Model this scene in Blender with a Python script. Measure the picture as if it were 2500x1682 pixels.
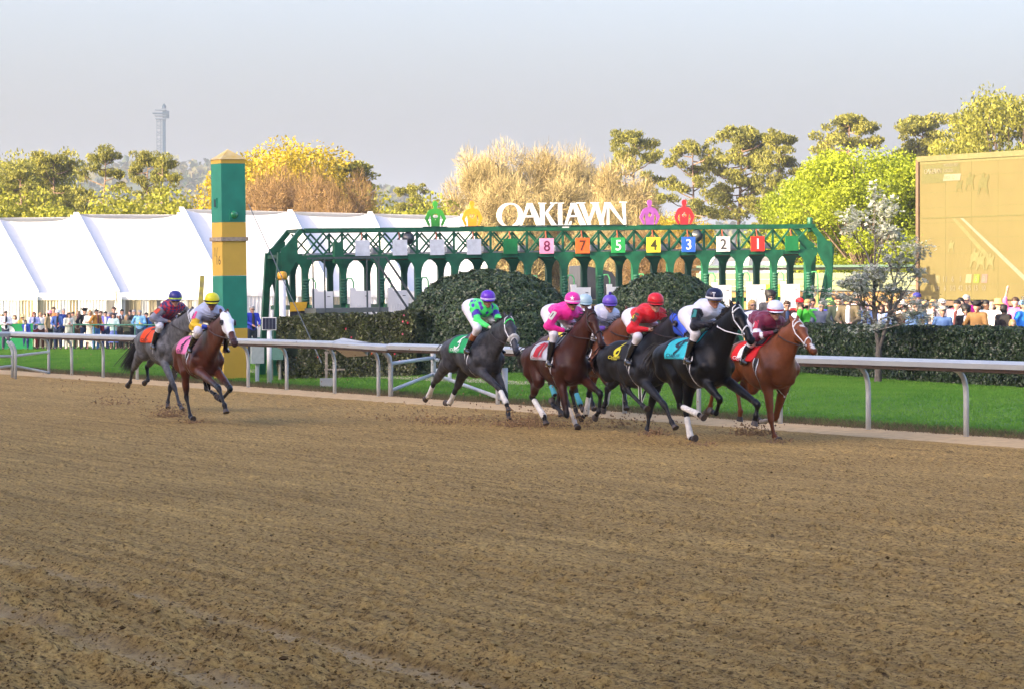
import bpy, bmesh, math, random, time
import numpy as np
from math import radians, sin, cos, pi, sqrt, atan2, tan
from mathutils import Vector, Matrix
from mathutils.bvhtree import BVHTree
from mathutils.geometry import tessellate_polygon
T00 = time.time()
random.seed(7)
rng = np.random.default_rng(7)
for o in list(bpy.data.objects):
    bpy.data.objects.remove(o)
SC = bpy.context.scene
COL = SC.collection

# ------------------------------------------------------------------ camera, sky, sun, exposure
FPX, CX, HY, HC = 8000.0, 1250.0, 745.0, 2.0      # focal length in photo pixels, centre column, horizon row, eye height
cam = bpy.data.cameras.new('camera')
cam.sensor_width = 36.0
cam.lens = FPX / 2500.0 * 36.0
cam.shift_y = (HY - 841.0) / 2500.0
cam.clip_start = 0.5
cam.clip_end = 9000.0
cam_o = bpy.data.objects.new('camera', cam)
COL.objects.link(cam_o)
cam_o.location = (0, 0, HC)
cam_o.rotation_euler = (radians(90), 0, 0)
SC.camera = cam_o

SUN_EL = radians(16.5)
SUN_H = Vector((-0.80, -0.60))                     # horizontal direction towards the sun
SUN_V = Vector((SUN_H.x * cos(SUN_EL), SUN_H.y * cos(SUN_EL), sin(SUN_EL)))
world = bpy.data.worlds.new('World')
SC.world = world
world.use_nodes = True
wn = world.node_tree
wn.nodes.clear()
sky = wn.nodes.new('ShaderNodeTexSky')
sky.sky_type = 'NISHITA'
sky.sun_disc = False
sky.sun_elevation = SUN_EL
sky.sun_rotation = atan2(SUN_H.x, SUN_H.y)
sky.altitude = 100
sky.air_density = 0.95
sky.dust_density = 7.5
sky.ozone_density = 2.3
bgn = wn.nodes.new('ShaderNodeBackground')
bgn.inputs['Strength'].default_value = 0.15
wo = wn.nodes.new('ShaderNodeOutputWorld')
tint = wn.nodes.new('ShaderNodeMix')
tint.data_type = 'RGBA'
tint.blend_type = 'MULTIPLY'
tint.inputs[0].default_value = 1.0
tint.inputs[7].default_value = (1.035, 0.945, 1.025, 1)
wn.links.new(sky.outputs[0], tint.inputs[6])
wn.links.new(tint.outputs[2], bgn.inputs[0])
wn.links.new(bgn.outputs[0], wo.inputs[0])
sun = bpy.data.lights.new('sun', 'SUN')
sun.energy = 3.8
sun.angle = radians(0.53)
sun.color = (1.0, 0.80, 0.52)
sun_o = bpy.data.objects.new('sun', sun)
COL.objects.link(sun_o)
sun_o.rotation_euler = SUN_V.to_track_quat('Z', 'Y').to_euler()
sun_o.location = (-60, -40, 60)
vs = SC.view_settings
vs.view_transform = 'Standard'
vs.look = 'None'
vs.exposure = 2.14
vs.gamma = 1.0
vs.use_curve_mapping = False
SC.cycles.max_bounces = 6
SC.cycles.volume_bounces = 1
SC.cycles.transparent_max_bounces = 8

# ------------------------------------------------------------------ coordinates
def at(px, py, Y):
    return Vector(((px - CX) * Y / FPX, Y, HC + (HY - py) * Y / FPX))
UD = Vector((0.4061, -0.9138))                     # race direction along the rail
ND = Vector((0.9138, 0.4061))                      # across the track, towards the infield
P0 = Vector((6.82, 49.2))                          # a rail post
def ST(s, t, z=0.0):
    p = P0 + UD * s + ND * t
    return Vector((p.x, p.y, z))
def to_st(x, y):
    return (x - P0.x) * UD.x + (y - P0.y) * UD.y, (x - P0.x) * ND.x + (y - P0.y) * ND.y
def smooth(a, b, x):
    x = np.clip((x - a) / (b - a), 0, 1)
    return x * x * (3 - 2 * x)
def ground_z(x, y):
    s, t = to_st(x, y)
    return float(0.05 * smooth(0.3, 0.8, t) + 0.24 * smooth(0.8, 7.5, t))

# ------------------------------------------------------------------ materials
MATS = {}
def lin(c):
    return tuple((v / 12.92 if v <= 0.04045 else ((v + 0.055) / 1.055) ** 2.4) for v in c)
def rgb(h):
    h = h.lstrip('#')
    return lin(tuple(int(h[i:i + 2], 16) / 255 for i in (0, 2, 4)))
def mat(name, col=(0.5, 0.5, 0.5), rough=0.6, metal=0.0, var=0.12, scale=8.0, bump=0.0, bscale=60.0, attr=None,
        spec=0.5, coat=0.0, sheen=0.0, trans=0.0, stretch=None, col2=None, emit=None, sss=0.0):
    if name in MATS:
        return MATS[name]
    m = bpy.data.materials.new(name)
    m.use_nodes = True
    nt = m.node_tree
    N, L = nt.nodes, nt.links
    b = N['Principled BSDF']
    b.inputs['Roughness'].default_value = rough
    b.inputs['Metallic'].default_value = metal
    b.inputs['Specular IOR Level'].default_value = spec
    b.inputs['Coat Weight'].default_value = coat
    b.inputs['Sheen Weight'].default_value = sheen
    tc = N.new('ShaderNodeTexCoord')
    mp = N.new('ShaderNodeMapping')
    L.new(tc.outputs['Object'], mp.inputs[0])
    if stretch:
        mp.inputs['Scale'].default_value = stretch
    nz = N.new('ShaderNodeTexNoise')
    nz.inputs['Scale'].default_value = scale
    nz.inputs['Detail'].default_value = 6
    L.new(mp.outputs[0], nz.inputs[0])
    mr = N.new('ShaderNodeMapRange')
    mr.inputs[1].default_value = 0.3
    mr.inputs[2].default_value = 0.7
    L.new(nz.outputs[0], mr.inputs[0])
    if attr:
        at_ = N.new('ShaderNodeAttribute')
        at_.attribute_name = attr
        base = at_.outputs['Color']
        mr.inputs[3].default_value = 1 - var
        mr.inputs[4].default_value = 1 + var
        vm = N.new('ShaderNodeVectorMath')
        vm.operation = 'SCALE'
        L.new(base, vm.inputs[0])
        L.new(mr.outputs[0], vm.inputs['Scale'])
        out = vm.outputs[0]
    else:
        mx = N.new('ShaderNodeMix')
        mx.data_type = 'RGBA'
        a = tuple(max(0, c * (1 - var)) for c in col) + (1,)
        d = (tuple(col2) if col2 else tuple(min(1, c * (1 + var)) for c in col)) + (1,)
        mx.inputs[6].default_value = a
        mx.inputs[7].default_value = d
        L.new(mr.outputs[0], mx.inputs[0])
        out = mx.outputs[2]
    L.new(out, b.inputs['Base Color'])
    if bump:
        n2 = N.new('ShaderNodeTexNoise')
        n2.inputs['Scale'].default_value = bscale
        n2.inputs['Detail'].default_value = 5
        L.new(mp.outputs[0], n2.inputs[0])
        bp = N.new('ShaderNodeBump')
        bp.inputs['Strength'].default_value = bump
        bp.inputs['Distance'].default_value = 0.02
        L.new(n2.outputs[0], bp.inputs['Height'])
        L.new(bp.outputs[0], b.inputs['Normal'])
    if trans:
        tr = N.new('ShaderNodeBsdfTranslucent')
        L.new(out, tr.inputs[0])
        ms = N.new('ShaderNodeMixShader')
        ms.inputs[0].default_value = trans
        L.new(b.outputs[0], ms.inputs[1])
        L.new(tr.outputs[0], ms.inputs[2])
        L.new(ms.outputs[0], N['Material Output'].inputs[0])
    if emit:
        L.new(out, b.inputs['Emission Color'])
        b.inputs['Emission Strength'].default_value = emit
    MATS[name] = m
    return m
def cm(h, rough=0.7, **k):
    """cloth or paint colour by hex"""
    return mat('paint_' + h.strip('#') + '_%d' % int(rough * 100), rgb(h), rough, **k)

# ------------------------------------------------------------------ mesh helpers
def tag(o, label=None, cat=None, group=None, kind=None):
    if label: o['label'] = label
    if cat: o['category'] = cat
    if group: o['group'] = group
    if kind: o['kind'] = kind
    return o
def empty(name, loc=(0, 0, 0), rz=0.0, label=None, cat=None, group=None, kind=None):
    o = bpy.data.objects.new(name, None)
    o.empty_display_size = 0.2
    COL.objects.link(o)
    o.location = loc
    o.rotation_euler = (0, 0, rz)
    return tag(o, label, cat, group, kind)
def link(name, me, parent=None, loc=None, rot=None, mats=None, scale=None):
    o = bpy.data.objects.new(name, me)
    COL.objects.link(o)
    if parent: o.parent = parent
    if loc is not None: o.location = loc
    if rot is not None: o.rotation_euler = rot
    if scale is not None: o.scale = scale
    if mats is not None and me is not None:
        if not isinstance(mats, (list, tuple)): mats = [mats]
        for m in mats:
            if len(me.materials) < len(mats): me.materials.append(m)
    return o
def override(o, mats):
    """materials on the object so that copies can share one mesh"""
    if not isinstance(mats, (list, tuple)): mats = [mats]
    while len(o.data.materials) < len(mats): o.data.materials.append(None)
    for i, m in enumerate(mats):
        o.material_slots[i].link = 'OBJECT'
        o.material_slots[i].material = m
def fast_mesh(name, verts, faces, smooth_=False, col=None, mats=None, midx=None):
    verts = np.asarray(verts, dtype=np.float32)
    faces = np.asarray(faces, dtype=np.int32)
    nf, k = faces.shape
    me = bpy.data.meshes.new(name)
    me.vertices.add(len(verts))
    me.vertices.foreach_set('co', verts.ravel())
    me.loops.add(nf * k)
    me.loops.foreach_set('vertex_index', faces.ravel())
    me.polygons.add(nf)
    me.polygons.foreach_set('loop_start', np.arange(0, nf * k, k, dtype=np.int32))
    if smooth_:
        me.polygons.foreach_set('use_smooth', np.ones(nf, dtype=bool))
    if midx is not None:
        me.polygons.foreach_set('material_index', np.asarray(midx, dtype=np.int32))
    me.update(calc_edges=True)
    if not smooth_:
        me.polygons.foreach_set('use_smooth', np.zeros(nf, dtype=bool))
    if col is not None:
        col = np.asarray(col, dtype=np.float32)
        if col.shape[1] == 3: col = np.c_[col, np.ones(len(col), dtype=np.float32)]
        a = me.color_attributes.new('Col', 'FLOAT_COLOR', 'POINT')
        a.data.foreach_set('color', col.ravel())
    if mats:
        for m in (mats if isinstance(mats, (list, tuple)) else [mats]): me.materials.append(m)
    return me
class MB:
    """collects boxes, bars, tubes and prisms; build() links them as ONE mesh"""
    def __init__(self): self.v, self.f = [], []
    def add(self, vs_, fs_):
        n = len(self.v)
        self.v += [tuple(p) for p in vs_]
        self.f += [tuple(i + n for i in q) for q in fs_]
        return self
    def box(self, c, s, rz=0.0, M=None):
        x, y, z = s[0] / 2, s[1] / 2, s[2] / 2
        p = [Vector((i * x, j * y, k * z)) for k in (-1, 1) for j in (-1, 1) for i in (-1, 1)]
        R = M if M is not None else Matrix.Rotation(rz, 3, 'Z')
        p = [R @ q + Vector(c) for q in p]
        return self.add(p, [(0, 2, 3, 1), (4, 5, 7, 6), (0, 1, 5, 4), (2, 6, 7, 3), (0, 4, 6, 2), (1, 3, 7, 5)])
    def bar(self, a, b, w, h=None, up=(0, 0, 1)):
        a, b = Vector(a), Vector(b)
        h = h or w
        d = (b - a).normalized()
        up = Vector(up)
        if abs(d.dot(up)) > 0.98: up = Vector((0, 1, 0))
        s = d.cross(up).normalized()
        u = s.cross(d).normalized()
        p = []
        for q in (a, b):
            for i, j in ((-1, -1), (1, -1), (1, 1), (-1, 1)):
                p.append(q + s * (w / 2 * i) + u * (h / 2 * j))
        return self.add(p, [(0, 3, 2, 1), (4, 5, 6, 7), (0, 1, 5, 4), (1, 2, 6, 5), (2, 3, 7, 6), (3, 0, 4, 7)])
    def tube(self, pts, r, n=8, caps=True, sy=1.0):
        pts = [Vector(p) for p in pts]
        rs = r if isinstance(r, (list, tuple)) else [r] * len(pts)
        base = len(self.v)
        up = Vector((0, 0, 1))
        d0 = (pts[1] - pts[0]).normalized()
        if abs(d0.dot(up)) > 0.95: up = Vector((1, 0, 0))
        s = d0.cross(up).normalized()
        for i, p in enumerate(pts):
            d = (pts[min(i + 1, len(pts) - 1)] - pts[max(i - 1, 0)]).normalized()
            s = (s - d * s.dot(d)).normalized()
            u = d.cross(s)
            for k in range(n):
                a = 2 * pi * k / n
                self.v.append(tuple(p + s * (cos(a) * rs[i]) + u * (sin(a) * rs[i] * sy)))
        for i in range(len(pts) - 1):
            for k in range(n):
                a, b = base + i * n + k, base + i * n + (k + 1) % n
                self.f.append((a, b, b + n, a + n))
        if caps:
            self.f.append(tuple(base + k for k in range(n))[::-1])
            self.f.append(tuple(base + (len(pts) - 1) * n + k for k in range(n)))
        return self
    def lathe(self, prof, c=(0, 0, 0), n=16, axis='Z'):
        base = len(self.v)
        for (r, z) in prof:
            for k in range(n):
                a = 2 * pi * k / n
                p = (cos(a) * r, sin(a) * r, z) if axis == 'Z' else ((z, cos(a) * r, sin(a) * r) if axis == 'X' else (cos(a) * r, z, sin(a) * r))
                self.v.append((p[0] + c[0], p[1] + c[1], p[2] + c[2]))
        for i in range(len(prof) - 1):
            for k in range(n):
                a, b = base + i * n + k, base + i * n + (k + 1) % n
                self.f.append((a, b, b + n, a + n))
        if prof[0][0] > 1e-4: self.f.append(tuple(base + k for k in range(n))[::-1])
        if prof[-1][0] > 1e-4: self.f.append(tuple(base + (len(prof) - 1) * n + k for k in range(n)))
        return self
    def prism(self, poly, y0, y1):
        """poly in (x, z), extruded along y"""
        n = len(poly)
        tri = tessellate_polygon([[Vector((x, z, 0)) for x, z in poly]])
        vs_ = [(x, y0, z) for x, z in poly] + [(x, y1, z) for x, z in poly]
        fs = [tuple(t) for t in tri] + [tuple(i + n for i in t)[::-1] for t in tri]
        fs += [(i, (i + 1) % n, (i + 1) % n + n, i + n) for i in range(n)]
        return self.add(vs_, fs)
    def mesh(self, name, m=None, smooth_=False, fix=True):
        me = bpy.data.meshes.new(name)
        me.from_pydata(self.v, [], self.f)
        if fix:
            b = bmesh.new()
            b.from_mesh(me)
            bmesh.ops.recalc_face_normals(b, faces=b.faces)
            b.to_mesh(me)
            b.free()
        if smooth_:
            me.polygons.foreach_set('use_smooth', np.ones(len(me.polygons), dtype=bool))
        if m:
            for q in (m if isinstance(m, (list, tuple)) else [m]): me.materials.append(q)
        return me
    def build(self, name, m=None, parent=None, smooth_=False, loc=None, rot=None, label=None, kind=None):
        o = link(name, self.mesh(name, m, smooth_), parent, loc, rot)
        return tag(o, label, kind=kind)
def curve_mesh(splines, depth, name='shape'):
    """flat closed outlines (x, z) with holes -> thin solid facing -y"""
    c = bpy.data.curves.new(name, 'CURVE')
    c.dimensions = '2D'
    c.fill_mode = 'BOTH'
    c.extrude = depth / 2
    for pts in splines:
        s = c.splines.new('POLY')
        s.points.add(len(pts) - 1)
        for i, (x, y) in enumerate(pts): s.points[i].co = (x, y, 0, 1)
        s.use_cyclic_u = True
    return curve_to_mesh(c, name)
def curve_to_mesh(c, name):
    o = bpy.data.objects.new('tmp', c)
    COL.objects.link(o)
    dg = bpy.context.evaluated_depsgraph_get()
    me = bpy.data.meshes.new_from_object(o.evaluated_get(dg))
    bpy.data.objects.remove(o)
    bpy.data.curves.remove(c)
    me.transform(Matrix.Rotation(pi / 2, 4, 'X'))
    me.name = name
    return me
TXT = {}
def text_mesh(s, h, depth=0.01, bold=0.0, width=None, mono=False):
    """text standing in the x-z plane, centred, cap height h"""
    key = (s, h, depth, bold, width)
    c = bpy.data.curves.new('text', 'FONT')
    c.body = s
    c.size = 1.0
    c.extrude = 0.0
    c.offset = bold
    c.resolution_u = 3
    me = curve_to_mesh(c, 'lettering')
    co = np.array([v.co for v in me.vertices])
    mn, mx = co.min(0), co.max(0)
    k = h / (mx[2] - mn[2])
    kx = k if width is None else width / (mx[0] - mn[0])
    for v in me.vertices:
        v.co.x = (v.co.x - (mn[0] + mx[0]) / 2) * kx
        v.co.z = (v.co.z - (mn[2] + mx[2]) / 2) * k
        v.co.y = 0
    return me

# ------------------------------------------------------------------ value noise
def vnoise(x, y, seed=0):
    xi, yi = np.floor(x).astype(np.int64), np.floor(y).astype(np.int64)
    xf, yf = x - xi, y - yi
    u, v = xf * xf * (3 - 2 * xf), yf * yf * (3 - 2 * yf)
    def h(a, b):
        n = (a * 374761393 + b * 668265263 + seed * 974634777) & 0xffffffff
        n = ((n ^ (n >> 13)) * 1274126177) & 0xffffffff
        n = n ^ (n >> 16)
        return (n & 0xffff) / 65535.0
    return (h(xi, yi) * (1 - u) + h(xi + 1, yi) * u) * (1 - v) + (h(xi, yi + 1) * (1 - u) + h(xi + 1, yi + 1) * u) * v

# ------------------------------------------------------------------ smooth solids from tapered capsules (distance field + surface nets)
def sdf_mesh(prims, vox, k0=0.03):
    """prims: dict(a, b, ra, rb, k, s=(sx, sy, sz), neg). Returns verts, quads."""
    lo, hi = np.full(3, 1e9), np.full(3, -1e9)
    for p in prims:
        if p.get('neg'): continue
        r = max(p['ra'], p['rb']) * 1.05
        s = np.array(p.get('s', (1, 1, 1)))
        for q in (p['a'], p['b']):
            lo = np.minimum(lo, np.array(q) - r * s); hi = np.maximum(hi, np.array(q) + r * s)
    lo -= 3 * vox; hi += 3 * vox
    n = np.ceil((hi - lo) / vox).astype(int) + 1
    F = np.full(n, 1.0, dtype=np.float32)
    ax = [lo[i] + vox * np.arange(n[i], dtype=np.float32) for i in range(3)]
    for p in prims:
        a, b = np.array(p['a'], dtype=np.float32), np.array(p['b'], dtype=np.float32)
        s = np.array(p.get('s', (1, 1, 1)), dtype=np.float32)
        k = p.get('k', k0)
        ra, rb = p['ra'], p['rb']
        m = k + 2.5 * vox
        l = np.minimum(a - ra * s, b - rb * s) - m
        h = np.maximum(a + ra * s, b + rb * s) + m
        i0 = np.clip(np.floor((l - lo) / vox).astype(int), 0, n - 1)
        i1 = np.clip(np.ceil((h - lo) / vox).astype(int) + 1, 1, n)
        if np.any(i1 <= i0): continue
        X = ax[0][i0[0]:i1[0], None, None]; Y = ax[1][None, i0[1]:i1[1], None]; Z = ax[2][None, None, i0[2]:i1[2]]
        ab = (b - a) / s
        dd = float(ab @ ab) + 1e-9
        px, py, pz = (X - a[0]) / s[0], (Y - a[1]) / s[1], (Z - a[2]) / s[2]
        t = np.clip((px * ab[0] + py * ab[1] + pz * ab[2]) / dd, 0, 1)
        d = np.sqrt((px - t * ab[0]) ** 2 + (py - t * ab[1]) ** 2 + (pz - t * ab[2]) ** 2) - (ra + (rb - ra) * t)
        d *= float(min(s))
        sub = F[i0[0]:i1[0], i0[1]:i1[1], i0[2]:i1[2]]
        if p.get('neg'):
            d = -d
            hh = np.clip((k - np.abs(sub - d)) / max(k, 1e-5), 0, 1)
            sub[...] = np.maximum(sub, d) + hh * hh * k * 0.25
        else:
            hh = np.clip((k - np.abs(sub - d)) / max(k, 1e-5), 0, 1)
            sub[...] = np.minimum(sub, d) - hh * hh * k * 0.25
    return surface_nets(F, lo, vox)
def surface_nets(F, lo, vox):
    I = F < 0
    c = [(0,0,0),(1,0,0),(0,1,0),(1,1,0),(0,0,1),(1,0,1),(0,1,1),(1,1,1)]
    nx, ny, nz = F.shape
    cnt = np.zeros((nx - 1, ny - 1, nz - 1), dtype=np.int8)
    for (i, j, k) in c: cnt += I[i:nx - 1 + i, j:ny - 1 + j, k:nz - 1 + k]
    act = np.argwhere((cnt > 0) & (cnt < 8))
    idx = np.full(cnt.shape, -1, dtype=np.int32)
    idx[act[:, 0], act[:, 1], act[:, 2]] = np.arange(len(act))
    V = np.stack([F[act[:, 0] + i, act[:, 1] + j, act[:, 2] + k] for (i, j, k) in c], 1)
    C = np.array(c, dtype=np.float32)
    E = [(0,1),(2,3),(4,5),(6,7),(0,2),(1,3),(4,6),(5,7),(0,4),(1,5),(2,6),(3,7)]
    acc = np.zeros((len(act), 3), dtype=np.float32); w = np.zeros(len(act), dtype=np.float32)
    for (a, b) in E:
        va, vb = V[:, a], V[:, b]
        x = (va < 0) != (vb < 0)
        t = np.where(x, va / np.where(x, va - vb, 1), 0)[:, None]
        acc += np.where(x[:, None], C[a] + t * (C[b] - C[a]), 0); w += x
    P = (act + acc / w[:, None]) * vox + lo
    Q = []
    for axis in range(3):
        s0 = [slice(1, -1)] * 3; s0[axis] = slice(0, -1)
        s1 = [slice(1, -1)] * 3; s1[axis] = slice(1, None)
        A, B = I[tuple(s0)], I[tuple(s1)]
        e = np.argwhere(A != B)
        sgn = A[e[:, 0], e[:, 1], e[:, 2]]
        e = e + np.array([0 if i == axis else 1 for i in range(3)])
        o1, o2 = [(1, 2), (2, 0), (0, 1)][axis]
        d1 = np.zeros(3, int); d1[o1] = 1
        d2 = np.zeros(3, int); d2[o2] = 1
        g = lambda q: idx[q[:, 0], q[:, 1], q[:, 2]]
        q = np.stack([g(e - d1 - d2), g(e - d2), g(e), g(e - d1)], 1)
        q[~sgn] = q[~sgn][:, ::-1]
        Q.append(q)
    Q = np.concatenate(Q)
    Q = Q[(Q >= 0).all(1)]
    return P.astype(np.float32), Q
def relax(P, Q, it=2, lam=0.5):
    e = np.concatenate([Q[:, [0, 1]], Q[:, [1, 2]], Q[:, [2, 3]], Q[:, [3, 0]]])
    deg = np.bincount(e.ravel(), minlength=len(P)).astype(np.float32)[:, None] + 1e-6
    for k in range(it):
        S = np.zeros_like(P)
        np.add.at(S, e[:, 0], P[e[:, 1]]); np.add.at(S, e[:, 1], P[e[:, 0]])
        P = P + (lam if k % 2 == 0 else -lam * 0.9) * (S / deg - P)
    return P
def cap(a, b, ra, rb=None, k=0.03, s=(1, 1, 1), tag_=None, neg=False):
    return dict(a=tuple(a), b=tuple(b), ra=ra, rb=ra if rb is None else rb, k=k, s=s, tag=tag_, neg=neg)
def nearest_tag(P, prims):
    best = np.full(len(P), 1e9); bi = np.zeros(len(P), int); bt = np.zeros(len(P))
    for i, p in enumerate(prims):
        if p.get('neg'): continue
        a, b = np.array(p['a']), np.array(p['b']); s = np.array(p.get('s', (1, 1, 1)))
        ab = (b - a) / s; q = (P - a) / s
        t = np.clip(q @ ab / (ab @ ab + 1e-9), 0, 1)
        d = (np.linalg.norm(q - t[:, None] * ab, axis=1) - (p['ra'] + (p['rb'] - p['ra']) * t)) * min(s)
        m = d < best
        best[m] = d[m]; bi[m] = i; bt[m] = t[m]
    return bi, bt
def smin_noise3(P, f, seed=0):
    return vnoise(P[:, 0] * f + 31.7, P[:, 2] * f + P[:, 1] * f * 0.7, seed)
# ------------------------------------------------------------------ materials of the ground
def dirt_mat():
    m = bpy.data.materials.new('track_dirt'); m.use_nodes = True
    nt = m.node_tree; N, L = nt.nodes, nt.links
    b = N['Principled BSDF']; b.inputs['Roughness'].default_value = .95; b.inputs['Specular IOR Level'].default_value = .15
    tc = N.new('ShaderNodeTexCoord')
    mp = N.new('ShaderNodeMapping'); mp.vector_type = 'TEXTURE'
    mp.inputs['Rotation'].default_value = (0, 0, atan2(UD.y, UD.x))
    L.new(tc.outputs['Object'], mp.inputs[0])
    def noise(sc, st, det=6, ro=.6):
        q = N.new('ShaderNodeMapping'); q.inputs['Scale'].default_value = st
        L.new(mp.outputs[0], q.inputs[0])
        n = N.new('ShaderNodeTexNoise'); n.inputs['Scale'].default_value = sc; n.inputs['Detail'].default_value = det; n.inputs['Roughness'].default_value = ro
        L.new(q.outputs[0], n.inputs[0]); return n.outputs[0]
    fine = noise(24, (.8, 1.1, 1), 8, .8)
    streak = noise(7, (.02, 1.5, 1), 6, .65)
    patch = noise(.35, (1, 1, 1), 4, .6)
    clod = noise(17, (.7, 1.2, 1), 5, .7)
    r = N.new('ShaderNodeValToRGB')
    e = r.color_ramp.elements
    e[0].position = .40; e[0].color = (.115, .065, .020, 1)
    e[1].position = .60; e[1].color = (.56, .368, .118, 1)
    k = e.new(.47); k.color = (.41, .256, .078, 1)
    L.new(fine, r.inputs[0])
    a = N.new('ShaderNodeMix'); a.data_type = 'RGBA'; a.blend_type = 'MULTIPLY'
    rr = N.new('ShaderNodeValToRGB'); rr.color_ramp.elements[0].position = .38; rr.color_ramp.elements[0].color = (.70, .70, .70, 1)
    rr.color_ramp.elements[1].position = .6; rr.color_ramp.elements[1].color = (1.12, 1.12, 1.12, 1)
    L.new(streak, rr.inputs[0]); L.new(r.outputs[0], a.inputs[6]); L.new(rr.outputs[0], a.inputs[7]); a.inputs[0].default_value = 1
    a2 = N.new('ShaderNodeMix'); a2.data_type = 'RGBA'; a2.blend_type = 'MULTIPLY'; a2.inputs[0].default_value = 1
    r3 = N.new('ShaderNodeValToRGB'); r3.color_ramp.elements[0].position = .36; r3.color_ramp.elements[0].color = (.34, .32, .32, 1)
    r3.color_ramp.elements[1].position = .44; r3.color_ramp.elements[1].color = (1.05, 1.05, 1.05, 1)
    L.new(clod, r3.inputs[0]); L.new(a.outputs[2], a2.inputs[6]); L.new(r3.outputs[0], a2.inputs[7])
    a3 = N.new('ShaderNodeMix'); a3.data_type = 'RGBA'; a3.blend_type = 'MULTIPLY'; a3.inputs[0].default_value = 1
    r4 = N.new('ShaderNodeValToRGB'); r4.color_ramp.elements[0].position = .3; r4.color_ramp.elements[0].color = (.86, .84, .82, 1)
    r4.color_ramp.elements[1].position = .7; r4.color_ramp.elements[1].color = (1.1, 1.1, 1.1, 1)
    L.new(patch, r4.inputs[0]); L.new(a2.outputs[2], a3.inputs[6]); L.new(r4.outputs[0], a3.inputs[7])
    # packed pale dirt where wheels have rolled
    at_ = N.new('ShaderNodeAttribute'); at_.attribute_name = 'Col'
    mx = N.new('ShaderNodeMix'); mx.data_type = 'RGBA'
    mx.inputs[7].default_value = (.52, .39, .21, 1)
    L.new(at_.outputs['Fac'], mx.inputs[0]); L.new(a3.outputs[2], mx.inputs[6])
    L.new(mx.outputs[2], b.inputs['Base Color'])
    bp = N.new('ShaderNodeBump'); bp.inputs['Strength'].default_value = .9; bp.inputs['Distance'].default_value = .03
    ad = N.new('ShaderNodeMath'); ad.operation = 'ADD'
    L.new(fine, ad.inputs[0]); L.new(clod, ad.inputs[1])
    L.new(ad.outputs[0], bp.inputs['Height']); L.new(bp.outputs[0], b.inputs['Normal'])
    return m
M_DIRT = dirt_mat()
M_GRASS = mat('lawn_grass', attr='Col', rough=.75, var=.12, scale=4, spec=.25, trans=.30)
M_LAWN = mat('lawn_soil', (.045, .135, .016), rough=.95, var=.35, scale=14, col2=(.080, .20, .022))
M_KERB = mat('track_edge_clay', (.52, .37, .19), rough=.95, var=.18, scale=5, bump=.5, bscale=30, spec=.15)

# far ground sheet
gb = MB()
gb.add([(-3200, -150, -.06), (3200, -150, -.06), (3200, 4000, -.06), (-3200, 4000, -.06)], [(0, 1, 2, 3)])
go = gb.build('ground', mat('far_grass', (.06, .10, .025), rough=.95, var=.35, scale=.05))
tag(go, kind='structure')

# racing surface: one real height field of harrow rows, clods and wheel ruts
def dirt_h(x, y):
    s, t = to_st(x, y)
    h = .034 * (vnoise(s * .05, t * 12.5, 1) - .5) + .020 * (vnoise(s * .16, t * 22.0, 3) - .5) + .016 * (vnoise(s * .05, t * 3.1, 2) - .5)
    c = vnoise(s * 8, t * 12, 4); h += .055 * np.clip(c - .70, 0, 1) * 2 - .034 * np.clip(.22 - c, 0, 1) * 2
    c = vnoise(s * 19, t * 23, 5); h += .016 * (c - .5)
    c = vnoise(s * 45, t * 50, 6); h += .010 * (c - .5)
    # the rough inner lane near the camera: deep clods between two wheel ruts
    rough = 1 - smooth(-19.9, -18.9, t + .25 * (vnoise(s * .5, t, 12) - .5))
    h += rough * (.11 * (vnoise(s * 1.5, t * 2.6, 13) - .5) + .075 * (vnoise(s * 4, t * 6, 14) - .5) + .03 * (vnoise(s * 11, t * 13, 15) - .5))
    pale = np.zeros_like(h)
    for tc_, wd in ((-19.42, .15), (-20.62, .17)):
        wob = .05 * (vnoise(s * .35, s * 0 + tc_, 16) - .5)
        dd = np.abs(t - tc_ - wob)
        core = 1 - smooth(wd * .6, wd * 1.15, dd)
        lip = np.exp(-((dd - wd * 1.5) / .09) ** 2)
        h = h * (1 - .45 * core) - .028 * core + .030 * lip * (0.5 + vnoise(s * 5, t * 5, 17))
        pale = np.maximum(pale, core * (.12 + .42 * vnoise(s * 2.4, t * 6, 18) * (.4 + .6 * vnoise(s * 9, t * 14, 19)) * 1.6))
    return h, np.clip(pale, 0, 1)
rows = []
Y = 14.0
while Y < 118:
    rows.append(Y); Y += max(.022, Y * Y / 16000 * 1.9)
rows = np.array(rows)
cols = np.linspace(-1480, 1480, 560)
XX = rows[:, None] * cols[None, :] / FPX
YY = np.repeat(rows[:, None], len(cols), 1)
s_, t_ = to_st(XX, YY)
# clamp columns at the track edge so the sheet ends along it
over = t_ > -1.0
XX = np.where(over, XX - (t_ + 1.0) / ND.x, XX)
hh, pale = dirt_h(XX, YY)
edge = smooth(-1.6, -1.0, to_st(XX, YY)[1])
ZZ = hh * (1 - edge) + .004 + .02 * (1 - edge) * 0
nr, nc = XX.shape
V = np.stack([XX.ravel(), YY.ravel(), ZZ.ravel()], 1)
ii = np.arange(nr * nc).reshape(nr, nc)
F = np.stack([ii[:-1, :-1].ravel(), ii[:-1, 1:].ravel(), ii[1:, 1:].ravel(), ii[1:, :-1].ravel()], 1)
ov = over.ravel()[F].sum(1) < 3
F = F[ov]
pc = pale.ravel()
me = fast_mesh('race_track', V, F, True, np.stack([pc, pc, pc], 1), M_DIRT)
tag(link('race_track', me), kind='structure')
# the rest of the track either side of the detailed stretch
mb = MB()
a, b_, c, d = ST(-420, -1.0, -.035), ST(300, -1.0, -.035), ST(300, -27, -.035), ST(-420, -27, -.035)
mb.add([a, b_, c, d], [(0, 1, 2, 3)])
tag(mb.build('track_base', M_DIRT), kind='structure')

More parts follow.
